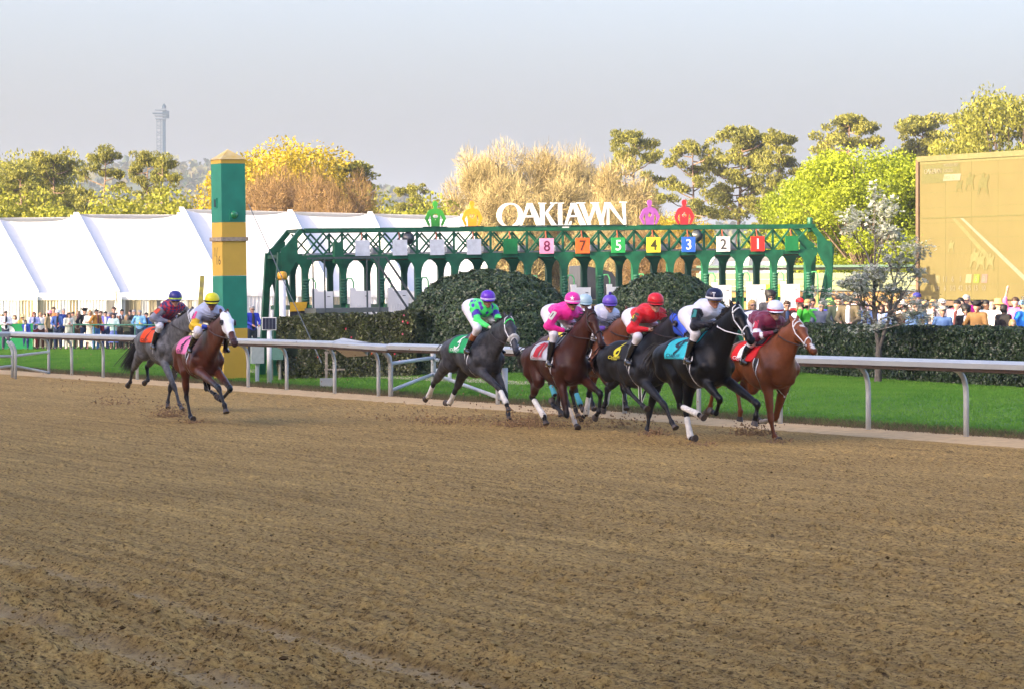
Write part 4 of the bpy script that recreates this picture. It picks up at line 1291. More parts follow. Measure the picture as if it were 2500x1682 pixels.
def put_tree(name, meshes, px, Y, top, label, rz=0.0, sx=1.0, base_py=None, group=None, cat='tree', h0=16.0, zb=0.2):
    p = at(px, 700, Y)
    ztop = HC + (HY - top) * Y / FPX
    k = (ztop - zb) / h0
    root = empty(name, (p.x, Y, zb), rz, label, cat, group)
    root.scale = (k * sx, k * sx, k)
    for nm, me in zip(('crown', 'trunk'), meshes):
        if me is not None: link(nm, me, root)
    return root
GP = 'trees standing beyond the infield tents'
for (px, Y, top, v, rz, sx, lab) in [
    (1552, 235, 312, 0, .3, 0.68, 'tall pine with tiered flat crown left of the dark leaning pine, above the N'),
    (1700, 225, 340, 1, 1.2, 0.71, 'broad dark green pine with dense layered branches behind the red cut-out figure'),
    (1790, 240, 303, 2, 2.0, 0.85, 'tallest slender pine with rounded top and bare pale trunk'),
    (1905, 235, 320, 4, 4.1, 0.65, 'slim pine with small oval crown above gate plate one'),
    (2060, 232, 272, 0, 5.2, 0.75, 'pine with wide ragged tiers left of the blossoming dogwood top'),
    (2215, 238, 278, 2, .4, 0.82, 'oval crowned pine just left of the video screen top corner'),
    (2372, 228, 282, 1, 2.6, 0.58, 'ragged pine rising behind the left part of the video screen'),
    (2400, 236, 330, 3, 3.3, 0.61, 'lower bushy pine directly above the video screen edge'),
    (1975, 218, 405, 3, 2.4, 0.65, 'low rounded pine between the tall pines on the right'),
    (1850, 210, 480, 1, 5.0, 0.51, 'small pine low above the gate between plates two and one'),
    (245, 205, 360, 3, .8, 0.76, 'big dark topped pine standing tallest on the left'),
    (140, 215, 369, 1, 2.1, 0.76, 'leafy pine left of the big dark topped pine'),
    (55, 205, 402, 3, 3.0, 0.86, 'low rounded pine at the far left edge'),
    (355, 212, 371, 1, 4.0, 0.63, 'paler pine just left of the tower foot'),
    (402, 200, 376, 3, 5.1, 0.63, 'conical pine directly below the observation tower'),
    (1008, 225, 452, 4, .6, 0.75, 'small yellow green pine standing alone in the central gap'),
    (-30, 210, 420, 1, 1.0, 0.79, 'pine cut by the left edge of the picture'),
]:
    put_tree('pine_tree', PINES[v], px, Y, top, lab, rz, sx, group=GP)

# --- leafy crowns
def crown_mesh(seed, h, w, n, size, c1, c2, blobs=46, zlo=.2, flat=.8, asp=.6, round_=.6, droop=0):
    """leaf clumps through an uneven crown; h height, w half width"""
    r = np.random.default_rng(seed)
    P, K, segs = [], [], []
    segs.append((np.array([0, 0, 0.]), np.array([0, 0, h * .3]), w * .06, w * .045))
    for i in range(blobs):
        t = r.uniform(0, 1) ** .8
        z = h * (zlo + (1 - zlo) * t)
        rad = w * (sin(pi * (.12 + .80 * ((z / h - zlo) / (1 - zlo)))) ** round_)
        a = r.uniform(0, 2 * pi); rr = rad * r.uniform(.45, 1.0)
        c = np.array([cos(a) * rr, sin(a) * rr, z * .97])
        s = w * r.uniform(.16, .33)
        segs.append((np.array([0, 0, h * .28]) * r.uniform(.7, 1.3), c, w * .018, w * .004))
        m = n // blobs
        u = r.normal(size=(m, 3)); u /= np.linalg.norm(u, axis=1)[:, None]
        P.append(c + u * (r.uniform(.1, 1, (m, 1)) ** .45) * s * np.array([1.1, 1.1, flat])); K.append(np.full(m, r.uniform(0, 1)))
    P = np.concatenate(P); K = np.concatenate(K)
    V, F = leaf_quads(P, size, asp, r)
    C = col_mix(r, len(P), c1, c2, np.clip(K * .55 + r.uniform(0, .45, len(P)), 0, 1))
    return fast_mesh('crown', V, F, False, C, M_LEAF), seg_mesh(segs, 'trunk', M_BARK, 5)
lime = crown_mesh(21, 10, 5.2, 60000, .17, (.165, .225, .012), (.37, .43, .02), 80, .05)
gold = crown_mesh(22, 10, 6.0, 48000, .20, (.28, .215, .012), (.47, .37, .022), 90, .15, round_=.45)
oak = crown_mesh(24, 12, 6.5, 52000, .24, (.12, .145, .022), (.33, .315, .04), 95, .05, round_=.5)
bush = crown_mesh(23, 4, 3.0, 22000, .13, (.15, .18, .02), (.34, .33, .03), 40, .05)
put_tree('broadleaf_tree', lime, 2120, 150, 402, 'wide bright lime green tree left of the video screen', .4, 1.05, group=GP, h0=9.8)
put_tree('broadleaf_tree', lime, 1985, 158, 455, 'smaller lime green tree behind the right end of the gate', 2.2, .75, group=GP, h0=9.8)
put_tree('broadleaf_tree', lime, 2225, 152, 425, 'lime green tree crowding the left side of the video screen', 4.2, .80, group=GP, h0=9.8)
put_tree('broadleaf_tree', oak, 2480, 205, 262, 'large yellow green tree at the upper right corner behind the screen', 5.3, .72, group=GP, h0=11.8)
put_tree('broadleaf_tree', oak, 100, 225, 402, 'dense olive green tree behind the left tents', 1.1, .62, group=GP, h0=11.8)
put_tree('broadleaf_tree', oak, -10, 222, 425, 'olive green tree cut by the left picture edge', 4.9, .9, group=GP, h0=11.8)
put_tree('broadleaf_tree', gold, 690, 205, 386, 'broad golden yellow tree behind the brown leafless tree', .9, .95, group=GP, h0=9.9)
put_tree('broadleaf_tree', gold, 590, 212, 425, 'golden tree half hidden by the marker pole', 3.1, .45, group=GP, h0=9.9)
put_tree('pine_tree', PINES[4], 835, 206, 396, 'green topped tree at the right shoulder of the golden tree', 2.2, 1.1, group=GP)
put_tree('broadleaf_tree', gold, 1660, 180, 545, 'low golden shrub glowing behind the purple and red cut-outs', 4.4, .6, group=GP, h0=9.9)
for i, (px, Y, top, lab) in enumerate([
    (60, 172, 500, 'low yellow green bush behind the far left tent'), (150, 175, 505, 'yellow green bush above the first tent seam'),
    (235, 170, 503, 'bright bush above the middle left tent'), (320, 174, 495, 'bright bush below the conical pine'),
    (400, 176, 512, 'small bush beside the high tent ridge'), (985, 190, 500, 'pale green bush below the small lone pine'),
    (1090, 185, 515, 'yellow bush behind the green cut-out figure')]):
    put_tree('bush', bush, px, Y, top, lab, i * 1.3, .9, group=GP, cat='bush', h0=4.0, zb=-.5 if False else .2)

# --- leafless trees: limbs plus a haze of fine twigs
def bare_mesh(seed, h, w, col1, col2, ntw=26000, vase=True, tw=.42, thick=.028):
    r = np.random.default_rng(seed)
    segs = []
    for i in range(7):
        a = i * .9 + r.normal(0, .2)
        v = np.array([cos(a) * .34, sin(a) * .34, 1.0]) * h * .26 if vase else np.array([cos(a) * .7, sin(a) * .7, .75]) * h * .22
        branchy(r, 0, (np.array([0, 0, h * .04]), v), .13, 7, .40, segs, .04, .006, .74, (2, 3), (.64, .86))
    ends = np.array([q for p, q, ra, rb in segs]); dirs = np.array([q - p for p, q, ra, rb in segs])
    # keep inside the crown outline
    idx = r.integers(0, len(ends), ntw)
    C = ends[idx] + r.normal(0, .30, (ntw, 3))
    D = dirs[idx] / (np.linalg.norm(dirs[idx], axis=1)[:, None] + 1e-9) + r.normal(0, .75, (ntw, 3)) + np.array([0, 0, .08])
    D /= np.linalg.norm(D, axis=1)[:, None]
    S = np.cross(D, r.normal(size=(ntw, 3))); S /= np.linalg.norm(S, axis=1)[:, None]
    L = (tw * r.uniform(.5, 1.5, ntw))[:, None]
    V = np.stack([C - S * thick * .5, C + S * thick * .5, C + D * L + S * thick * .15, C + D * L - S * thick * .15], 1).reshape(-1, 3)
    F = np.arange(4 * ntw).reshape(ntw, 4)
    return fast_mesh('crown', V, F, False, col_mix(r, ntw, col1, col2), M_TWIG), seg_mesh(segs, 'trunk', mat('pale_bark', (.30, .22, .12), .9, var=.3, scale=3), 3)
def fit_top(meshes):
    co = np.zeros(len(meshes[0].vertices) * 3, dtype=np.float32); meshes[0].vertices.foreach_get('co', co)
    co = co.reshape(-1, 3); return float(np.percentile(co[:, 2], 99.7)), float(np.percentile(np.abs(co[:, 0]), 98))
def twig_crown(seed, h, w, n, c1, c2, blobs, zlo=.05, round_=.55, L=.45, thick=.035):
    r = np.random.default_rng(seed)
    P, D, K, segs = [], [], [], []
    for i in range(blobs):
        t = r.uniform(0, 1) ** .85
        z = h * (zlo + (1 - zlo) * t)
        rad = w * (sin(pi * (.16 + .74 * t)) ** round_)
        a = r.uniform(0, 2 * pi); rr = rad * r.uniform(.25, 1.0)
        c = np.array([cos(a) * rr, sin(a) * rr, z * .93]); s = w * r.uniform(.14, .26)
        root = np.array([cos(a) * rr * .25, sin(a) * rr * .25, z * .35])
        segs.append((np.array([0, 0, 0.]), root, .10, .07)); mid = (root + c) / 2 + r.normal(0, .3, 3)
        segs.append((root, mid, .06, .04)); segs.append((mid, c, .04, .02))
        m = n // blobs
        u = r.normal(size=(m, 3)); u /= np.linalg.norm(u, axis=1)[:, None]
        rad_ = r.uniform(.05, 1, (m, 1)) ** .5
        P.append(c + u * rad_ * s * np.array([1.15, 1.15, 1.0])); D.append(u * .8 + np.array([c[0], c[1], c[2] * .6]) / w * .35 + r.normal(0, .45, (m, 3))); K.append(np.full(m, r.uniform(0, 1)))
        for q in range(10):
            v = u[q] * s * r.uniform(.7, 1.2); segs.append((c - v * .1, c + v, .018, .006))
    P = np.concatenate(P); D = np.concatenate(D); K = np.concatenate(K); n = len(P)
    D /= np.linalg.norm(D, axis=1)[:, None]
    S = np.cross(D, r.normal(size=(n, 3))); S /= np.linalg.norm(S, axis=1)[:, None]
    l = (L * r.uniform(.4, 1.3, n))[:, None]
    V = np.stack([P - S * thick * .5, P + S * thick * .5, P + D * l + S * thick * .2, P + D * l - S * thick * .2], 1).reshape(-1, 3)
    return fast_mesh('crown', V, np.arange(4 * n).reshape(n, 4), False, col_mix(r, n, c1, c2, np.clip(K * .5 + r.uniform(0, .5, n), 0, 1)), M_TWIG), seg_mesh(segs, 'trunk', mat('pale_bark', (.20, .14, .075), .9, var=.3, scale=3), 3)
tan1 = twig_crown(31, 11, 5, 42000, (.25, .195, .080), (.47, .40, .19), 90)
tan2 = twig_crown(32, 11, 5, 42000, (.23, .18, .075), (.45, .375, .17), 90)
brn = twig_crown(33, 9, 6, 46000, (.12, .075, .030), (.30, .195, .080), 110, 0.0, .4, .4)
for nm, ms, px, Y, top, hw, rz, lab in [
    ('tan1', tan1, 1175, 188, 372, 115, .3, 'leafless tan tree left of the white letters'),
    ('tan2', tan2, 1290, 190, 362, 120, 1.9, 'tallest leafless tan tree behind the white letters'),
    ('tan1', tan1, 1400, 194, 372, 110, 2.8, 'leafless tan tree right of centre behind the letters'),
    ('tan2', tan2, 1505, 186, 402, 105, 4.4, 'leafless golden brown tree behind the purple cut-out figure'),
    ('tan1', tan1, 1235, 170, 430, 110, 5.0, 'low leafless tan tree in front of the taller tan trees'),
    ('tan2', tan2, 1370, 172, 440, 120, .9, 'low spreading leafless tree behind plates eight and seven'),
    ('tan1', tan1, 1490, 168, 490, 100, 3.4, 'low leafless tree behind plates five and four'),
    ('brn', brn, 690, 175, 418, 120, .2, 'brown leafless tree right of the marker pole'),
    ('brn', brn, 820, 172, 428, 105, 2.1, 'brown leafless tree behind the left part of the gate'),
    ('brn', brn, 600, 178, 450, 80, 4.0, 'small brown leafless tree touching the marker pole'),
    ('brn', brn, 1600, 160, 560, 90, 1.0, 'tangled brown thicket behind stalls four and three'),
    ('brn', brn, 1700, 158, 600, 80, 3.0, 'tangled reddish thicket behind plate three'),
    ('tan2', tan2, 1560, 200, 470, 90, 3.6, 'pale leafless tree under the tiered pine')]:
    tz, hx = fit_top(ms)
    p = at(px, 700, Y)
    kz = (HC + (HY - top) * Y / FPX - .2) / tz; kx = hw * Y / FPX / hx
    root = empty('leafless_tree', (p.x, Y, .2), rz, lab, 'tree', GP)
    root.scale = (kx, kx, kz)
    for n_, me in zip(('crown', 'trunk'), ms): link(n_, me, root)

# --- clipped shrubs
def dome(px, Y, hwpx, top, label, seed):
    r = np.random.default_rng(seed)
    p = at(px, 700, Y); zb = ground_z(p.x, Y)
    H = HC + (HY - top) * Y / FPX - zb; W = hwpx * Y / FPX
    root = empty('dome_shrub', (p.x, Y, zb), 0, label, 'shrub', 'clipped dome shrubs in front of the gate')
    return root, W, H
def dome_mesh(seed, n):
    r = np.random.default_rng(seed)
    u = r.uniform(0, 2 * pi, n); v = r.uniform(0, 1, n) ** .85
    th = v * (pi / 2 + .12)
    nx, ny, nz = np.cos(u) * np.sin(th), np.sin(u) * np.sin(th), np.cos(th)
    k = 1 + .045 * (vnoise(u * 4, th * 6, 41) - .5) + .05 * (vnoise(u * 13, th * 15, 42) - .5)
    sq = (np.abs(nz) ** 2.35 + (np.hypot(nx, ny)) ** 2.35) ** (-1 / 2.35)
    N_ = np.stack([nx, ny, nz], 1)
    dep = r.exponential(.020, n)
    P = N_ * (k * sq * (1.012 - dep))[:, None]
    P[:, 2] = np.maximum(P[:, 2], .0)
    S = np.array([2.35, 2.35, 2.6]); P = P * S; Nn = N_ / S; Nn /= np.linalg.norm(Nn, axis=1)[:, None]
    V, F = leaf_quads(P, .085, .55, r, Nn, .55, .06)
    g = vnoise(u * 9, th * 11, 43)
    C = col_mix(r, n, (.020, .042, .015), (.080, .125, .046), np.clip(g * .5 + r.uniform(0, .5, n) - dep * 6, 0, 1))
    fl = r.random(n) < .012; C.reshape(n, 4, 3)[fl] = (.16, .20, .07)
    crown = fast_mesh('foliage', V, F, False, C, M_LEAFD)
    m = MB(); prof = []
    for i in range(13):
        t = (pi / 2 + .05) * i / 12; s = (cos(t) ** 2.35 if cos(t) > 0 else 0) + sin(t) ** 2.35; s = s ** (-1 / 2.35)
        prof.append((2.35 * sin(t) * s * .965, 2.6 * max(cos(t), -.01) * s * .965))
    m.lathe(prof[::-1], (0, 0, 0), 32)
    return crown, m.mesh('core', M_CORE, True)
DM = dome_mesh(5, 95000)
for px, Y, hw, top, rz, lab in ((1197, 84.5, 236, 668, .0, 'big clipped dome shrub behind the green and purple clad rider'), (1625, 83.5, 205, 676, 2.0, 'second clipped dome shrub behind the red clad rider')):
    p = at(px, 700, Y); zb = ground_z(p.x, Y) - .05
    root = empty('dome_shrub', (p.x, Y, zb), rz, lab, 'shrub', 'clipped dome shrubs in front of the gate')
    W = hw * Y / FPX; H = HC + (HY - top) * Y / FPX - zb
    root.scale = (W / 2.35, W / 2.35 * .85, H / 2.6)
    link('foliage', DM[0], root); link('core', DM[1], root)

def hedge(a, b_, w, h, n, label, seed, c1, c2, flowers=0, name='hedge', wob=.05, curve=0.0, size=.075):
    """rounded box hedge from a to b"""
    r = np.random.default_rng(seed)
    a, b_ = np.array(a, float), np.array(b_, float); L = np.linalg.norm(b_ - a)
    rz = atan2(b_[1] - a[1], b_[0] - a[0])
    z0 = ground_z(a[0], a[1]); z1 = ground_z(b_[0], b_[1])
    root = empty(name, (a[0], a[1], 0), rz, label, 'hedge')
    zf = lambda x: z0 + (z1 - z0) * np.clip(x / L, 0, 1)
    per = np.array([h, w, h * .35, .5]); pr_ = per / per.sum()
    which = r.choice(4, n, p=pr_)
    x = r.uniform(0, L, n); q = r.uniform(0, 1, n)
    y = np.select([which == 0, which == 1, which == 2, which == 3], [np.zeros(n), q * w, np.full(n, w), q * w])
    z = np.select([which == 0, which == 1, which == 2, which == 3], [q * h, np.full(n, h), h * (.65 + .35 * q), r.uniform(0, 1, n) * h])
    x = np.where(which == 3, np.where(r.random(n) < .5, 0.0, L), x)
    N_ = np.zeros((n, 3)); N_[which == 0, 1] = -1; N_[which == 1, 2] = 1; N_[which == 2, 1] = 1; N_[which == 3, 0] = np.where(x[which == 3] > L / 2, 1, -1)
    # round the top edges
    ed = np.clip((z - (h - .16)) / .16, 0, 1); y = np.where(which == 0, y + .10 * ed ** 2, y)
    ed2 = np.clip((.16 - y) / .16, 0, 1) * (which == 1); z = z - .08 * ed2 ** 2
    bump = wob * (vnoise(x * 2.2, z * 2.6 + y * 2, seed) - .5) * 2 + .05 * (vnoise(x * 7, z * 8 + y * 7, seed + 1) - .5)
    dep = r.exponential(.035, n)
    P = np.stack([x, y - curve * np.sin(pi * x / L), z], 1) + N_ * (bump - dep)[:, None]
    P[:, 2] += zf(x)
    P[:, 2] = np.maximum(P[:, 2], zf(x) + .02)
    V, F = leaf_quads(P, size, .6, r, N_, .8, .05)
    g = vnoise(x * 1.7, z * 3 + y, seed + 2)
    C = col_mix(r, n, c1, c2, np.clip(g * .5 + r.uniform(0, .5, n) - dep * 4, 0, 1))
    sh = r.random(n) < .03; C.reshape(n, 4, 3)[sh] = np.array(c2) * 1.9
    link('foliage', fast_mesh('foliage', V, F, False, C, M_LEAFD), root)
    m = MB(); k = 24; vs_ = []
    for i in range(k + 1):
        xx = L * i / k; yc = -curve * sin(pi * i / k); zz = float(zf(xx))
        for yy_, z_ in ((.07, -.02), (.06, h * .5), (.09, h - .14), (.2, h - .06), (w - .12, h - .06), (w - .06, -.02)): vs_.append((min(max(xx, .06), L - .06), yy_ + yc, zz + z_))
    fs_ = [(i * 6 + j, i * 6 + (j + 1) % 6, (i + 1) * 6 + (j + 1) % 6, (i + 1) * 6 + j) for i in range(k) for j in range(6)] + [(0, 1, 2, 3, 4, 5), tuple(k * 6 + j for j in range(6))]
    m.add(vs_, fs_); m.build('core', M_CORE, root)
    if flowers:
        fr = random.Random(seed)
        for i in range(flowers):
            xx = fr.uniform(.1, L - .1); zz = fr.uniform(.15, h)
            m = MB()
            for q_ in range(6):
                an = q_ * pi / 3; m.add([(0, 0, 0), (.018 * cos(an), -.012, .018 * sin(an)), (.032 * cos(an + .5), -.008, .032 * sin(an + .5)), (.018 * cos(an + 1), -.012, .018 * sin(an + 1))], [(0, 1, 2, 3)])
            col_ = fr.choice(('#d8305a', '#e8788a', '#c83050', '#d8643c'))
            o = m.build('camellia_flower', cm(col_, .6), root, loc=(xx, -.05 - curve * sin(pi * xx / L), float(zf(xx)) + zz))
    return root
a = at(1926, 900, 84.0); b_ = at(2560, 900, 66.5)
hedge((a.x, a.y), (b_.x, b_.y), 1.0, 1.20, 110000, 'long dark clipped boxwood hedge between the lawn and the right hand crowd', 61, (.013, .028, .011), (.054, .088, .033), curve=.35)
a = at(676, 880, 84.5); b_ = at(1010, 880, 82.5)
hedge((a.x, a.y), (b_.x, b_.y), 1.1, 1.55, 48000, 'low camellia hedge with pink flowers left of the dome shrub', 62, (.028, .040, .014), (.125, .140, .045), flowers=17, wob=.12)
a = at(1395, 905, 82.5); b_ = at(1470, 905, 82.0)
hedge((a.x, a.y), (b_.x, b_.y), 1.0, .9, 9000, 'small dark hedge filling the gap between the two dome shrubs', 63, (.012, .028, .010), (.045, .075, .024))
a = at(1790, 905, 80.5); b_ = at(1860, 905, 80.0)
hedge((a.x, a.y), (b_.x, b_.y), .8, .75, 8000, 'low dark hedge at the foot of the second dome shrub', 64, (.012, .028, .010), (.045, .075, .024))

# --- flowering dogwood
def dogwood_mesh(seed):
    r = np.random.default_rng(seed)
    segs = []
    starts = [((0, 0, 0), (.02, .02, .8), .085), ((0.02, .02, .78), (-.10, .02, .75), .055), ((.02, 0, .7), (.22, -.05, .75), .05), ((-.08, .04, 1.5), (.02, .1, .9), .045), ((.2, -.04, 1.4), (.14, .1, .7), .035)]
    for p, v, ra in starts[:1]: segs.append((np.array(p), np.array(p) + np.array(v), ra, ra * .8))
    for p, v, ra in starts[1:]:
        branchy(r, 0, (np.array(p, float), np.array(v, float)), ra, 6, .33, segs, .10, .003, .70, (2, 3), (.55, .82))
    for i in range(9):
        a = r.uniform(0, 2 * pi); z = r.uniform(.9, 1.8)
        branchy(r, 0, (np.array([.05, 0, z]), np.array([cos(a) * .6, sin(a) * .5, .12])), .022, 3, .30, segs, .05, .003, .70, (2, 3), (.6, .8))
    tips = np.array([q for p, q, ra, rb in segs if ra < .022])
    n = 3900
    idx = r.integers(0, len(tips), n)
    C = tips[idx] + r.normal(0, .06, (n, 3)) * np.array([1, 1, .5])
    # each blossom: four pale bracts facing mostly up
    up = np.array([0, 0, 1.0]) + r.normal(0, .45, (n, 3)); up /= np.linalg.norm(up, axis=1)[:, None]
    a = np.cross(up, r.normal(size=(n, 3))); a /= np.linalg.norm(a, axis=1)[:, None]; b = np.cross(up, a)
    V, F = [], []
    s = .040 * r.uniform(.7, 1.3, (n, 1))
    vs_ = []
    for k in range(4):
        d1 = a * cos(k * pi / 2) + b * sin(k * pi / 2); d2 = a * cos(k * pi / 2 + pi / 2) + b * sin(k * pi / 2 + pi / 2)
        m_ = d1; w_ = d2
        vs_.append(np.stack([C, C + m_ * s * .6 + w_ * s * .45 + up * s * .1, C + m_ * s * 1.15 + up * s * .2, C + m_ * s * .6 - w_ * s * .45 + up * s * .1], 1))
    V = np.concatenate(vs_).reshape(-1, 3); F = np.arange(len(V)).reshape(-1, 4)
    cc = r.uniform(.8, 1.1, (len(F), 1)) * np.array([.50, .53, .46]); C4 = np.repeat(cc, 4, 0)
    bl = fast_mesh('blossoms', V, F, False, C4, M_LEAF)
    m = 2600; idx = r.integers(0, len(tips), m)
    V2_, F2_ = leaf_quads(tips[idx] + r.normal(0, .07, (m, 3)), .045, .5, r)
    lf = fast_mesh('young_leaves', V2_, F2_, False, col_mix(r, m, (.10, .14, .03), (.20, .24, .06)), M_LEAF)
    return bl, lf, seg_mesh(segs, 'branches', mat('dogwood_bark', (.13, .115, .10), .9, var=.4, scale=12), 5)
DW = dogwood_mesh(71)
co = np.zeros(len(DW[0].vertices) * 3, dtype=np.float32); DW[0].vertices.foreach_get('co', co); co = co.reshape(-1, 3)
dzt = float(np.percentile(co[:, 2], 99.5)); dwx = float(np.percentile(co[:, 0], 98) - np.percentile(co[:, 0], 2)) / 2
for px, Y, top, hw, rz, lab in ((2143, 73.0, 462, 118, 0.0, 'white flowering dogwood tree standing on the lawn before the hedge'), (2610, 71, 520, 120, 2.0, 'flowering dogwood whose branch tips enter at the right edge')):
    p = at(px, 900, Y); zb = ground_z(p.x, Y)
    root = empty('dogwood_tree', (p.x, Y, zb), rz, lab, 'tree', 'flowering dogwoods on the lawn')
    kz = (HC + (HY - top) * Y / FPX - zb) / dzt; kx = hw * Y / FPX / dwx
    root.scale = (kx, kx, kz)
    for n_, me in zip(('blossoms', 'young_leaves', 'trunk'), DW):
        o = link(n_, me, root)
        if n_ == 'blossoms': o['kind'] = 'stuff'

# --- far hills with their wood
def hills():
    prof = [(-500, 408), (-60, 402), (40, 400), (130, 400), (260, 394), (330, 388), (395, 381), (450, 383), (520, 390), (600, 395), (760, 420), (900, 455), (960, 466), (1010, 482), (1100, 505), (1300, 530), (1700, 545), (2200, 540), (2700, 520), (3200, 500)]
    xs = np.array([p[0] for p in prof]); ys = np.array([p[1] for p in prof])
    pxs = np.linspace(-500, 3200, 180)
    rows_ = [(1050, 0.0), (1150, .22), (1260, .5), (1380, .78), (1500, 1.0), (1650, 1.02), (1900, .6)]
    V = []
    for Yh, k in rows_:
        for p in pxs:
            z = (HY - np.interp(p, xs, ys)) * 1500 / FPX
            z = z * k + 3 * (vnoise(np.array([p / 60]), np.array([Yh / 90]), 51)[0] - .5)
            V.append(((p - CX) * 1500 / FPX * (Yh / 1500) ** .3, Yh, max(z, -1) - 4))
    n = len(pxs); i = np.arange(len(rows_) * n).reshape(len(rows_), n)
    F = np.stack([i[:-1, :-1].ravel(), i[:-1, 1:].ravel(), i[1:, 1:].ravel(), i[1:, :-1].ravel()], 1)
    V = np.array(V)
    hl = link('hill', fast_mesh('hill', V, F, True, None, mat('hill_floor', (.045, .060, .022), .95, var=.4, scale=.03)))
    tag(hl, kind='structure')
    r = np.random.default_rng(52)
    nt = 3600
    T = r.uniform(0, len(rows_) - 2.2, nt); U = r.uniform(0, n - 1.01, nt)
    G = V.reshape(len(rows_), n, 3)
    ti, ui = T.astype(int), U.astype(int); tf, uf = (T - ti)[:, None], (U - ui)[:, None]
    C = (G[ti, ui] * (1 - uf) + G[ti, ui + 1] * uf) * (1 - tf) + (G[ti + 1, ui] * (1 - uf) + G[ti + 1, ui + 1] * uf) * tf
    P, K = [], []
    for c, s, cl in zip(C, r.uniform(2.6, 5.0, nt), r.uniform(0, 1, nt)):
        m = 13; u = r.normal(size=(m, 3)); u /= np.linalg.norm(u, axis=1)[:, None]
        P.append(c + np.array([0, 0, s * .6]) + u * np.array([s, s, s * .95])); K.append(np.full(m, cl))
    P = np.concatenate(P); K = np.concatenate(K)
    Vq, Fq = leaf_quads(P, 3.6, .8, r)
    Cc = col_mix(r, len(P), (.035, .060, .020), (.13, .11, .045), K ** 1.5)
    w = link('hillside_woodland', fast_mesh('hillside_woodland', Vq, Fq, False, Cc, M_LEAF))
    tag(w, kind='stuff')
hills()
print('plants', round(time.time() - T00, 1))
# ------------------------------------------------------------------ horses and jockeys
M_COAT = mat('horse_coat', attr='Col', rough=0.42, var=0.20, scale=9, bump=0.16, bscale=30, spec=0.20, coat=0.02)
M_GREY = mat('grey_coat', attr='Col', rough=0.48, var=0.5, scale=13, bump=0.08, bscale=40, spec=0.22)
M_HOOF = mat('hoof_horn', (0.06, 0.045, 0.035), rough=0.6, var=0.5, scale=9)
M_HAIR = mat('black_hair', (0.010, 0.008, 0.007), rough=0.5, var=0.5, scale=20)
M_HAIRB = mat('brown_hair', (0.05, 0.02, 0.01), rough=0.5, var=0.5, scale=20)
M_LEA = mat('dark_leather', (0.025, 0.014, 0.010), rough=0.45)
M_WLEA = mat('white_strap', (0.72, 0.72, 0.72), rough=0.5)
M_BOOT = mat('boot_leather', (0.008, 0.008, 0.009), rough=0.22, coat=0.6)
M_STEEL = mat('bright_steel', (0.6, 0.6, 0.6), rough=0.25, metal=1.0)
M_WRAP = mat('bandage', (0.68, 0.67, 0.62), rough=0.85, var=0.2, scale=14)
M_SKIN = mat('skin', attr='Col', rough=0.5, var=0.08, scale=10, spec=0.35)
M_SILK = mat('silks', attr='Col', rough=0.5, var=0.07, scale=7, bump=0.35, bscale=9, spec=0.35, sheen=0.2)
M_PANT = mat('white_breeches', (0.72, 0.72, 0.76), rough=0.6, var=0.06, scale=6, bump=0.4, bscale=10)
M_GOG = mat('goggle_lens', (0.01, 0.01, 0.012), rough=0.08, coat=1.0)
M_FLEECE = mat('fleece', (0.62, 0.60, 0.54), rough=1.0, var=0.2, scale=60, bump=0.8, bscale=120)
M_EYE = mat('horse_eye', (0.006, 0.004, 0.003), rough=0.05, coat=1.0)

def V2(p): return np.array(p, dtype=float)
def col_obj(name, P, Q, col, m, parent, label=None):
    me = fast_mesh(name, P, Q, True, col, m)
    return tag(link(name, me, parent), label)

class HFrame:
    def __init__(self, wpx, Y, yaw=0.0):
        p = at(wpx[0], wpx[1], Y)
        self.C = Vector((p.x, p.y, 0)); self.zw = p.z
        c, s = cos(yaw), sin(yaw)
        self.u = Vector((UD.x * c - UD.y * s, UD.x * s + UD.y * c))
        self.n = Vector((-self.u.y, self.u.x))
        self.rz = atan2(self.u.y, self.u.x)
    def loc(self, px, py, y=0.0):
        """photo pixel seen at lateral offset y -> local (x, y, z)"""
        k = (px - CX) / FPX
        bx, by = self.C.x + y * self.n.x, self.C.y + y * self.n.y
        x = (k * by - bx) / (self.u.x - k * self.u.y)
        Y = by + x * self.u.y
        return np.array([x, y, HC + (HY - py) * Y / FPX])

def ik(a, c, l1, l2, fwd):
    """middle joint of a two-bone chain in the x-z plane, bending towards fwd (+1 = forward)"""
    d = c - a
    L = np.linalg.norm(d)
    if L > 0.985 * (l1 + l2):
        return a + d * l1 / (l1 + l2) + np.array([fwd * 0.03, 0, 0])
    x = (l1 * l1 - l2 * l2 + L * L) / (2 * L)
    h = sqrt(max(l1 * l1 - x * x, 0))
    e = d / L
    n = np.array([-e[2], 0, e[0]])
    if n[0] * fwd < 0: n = -n
    return a + e * x + n * h

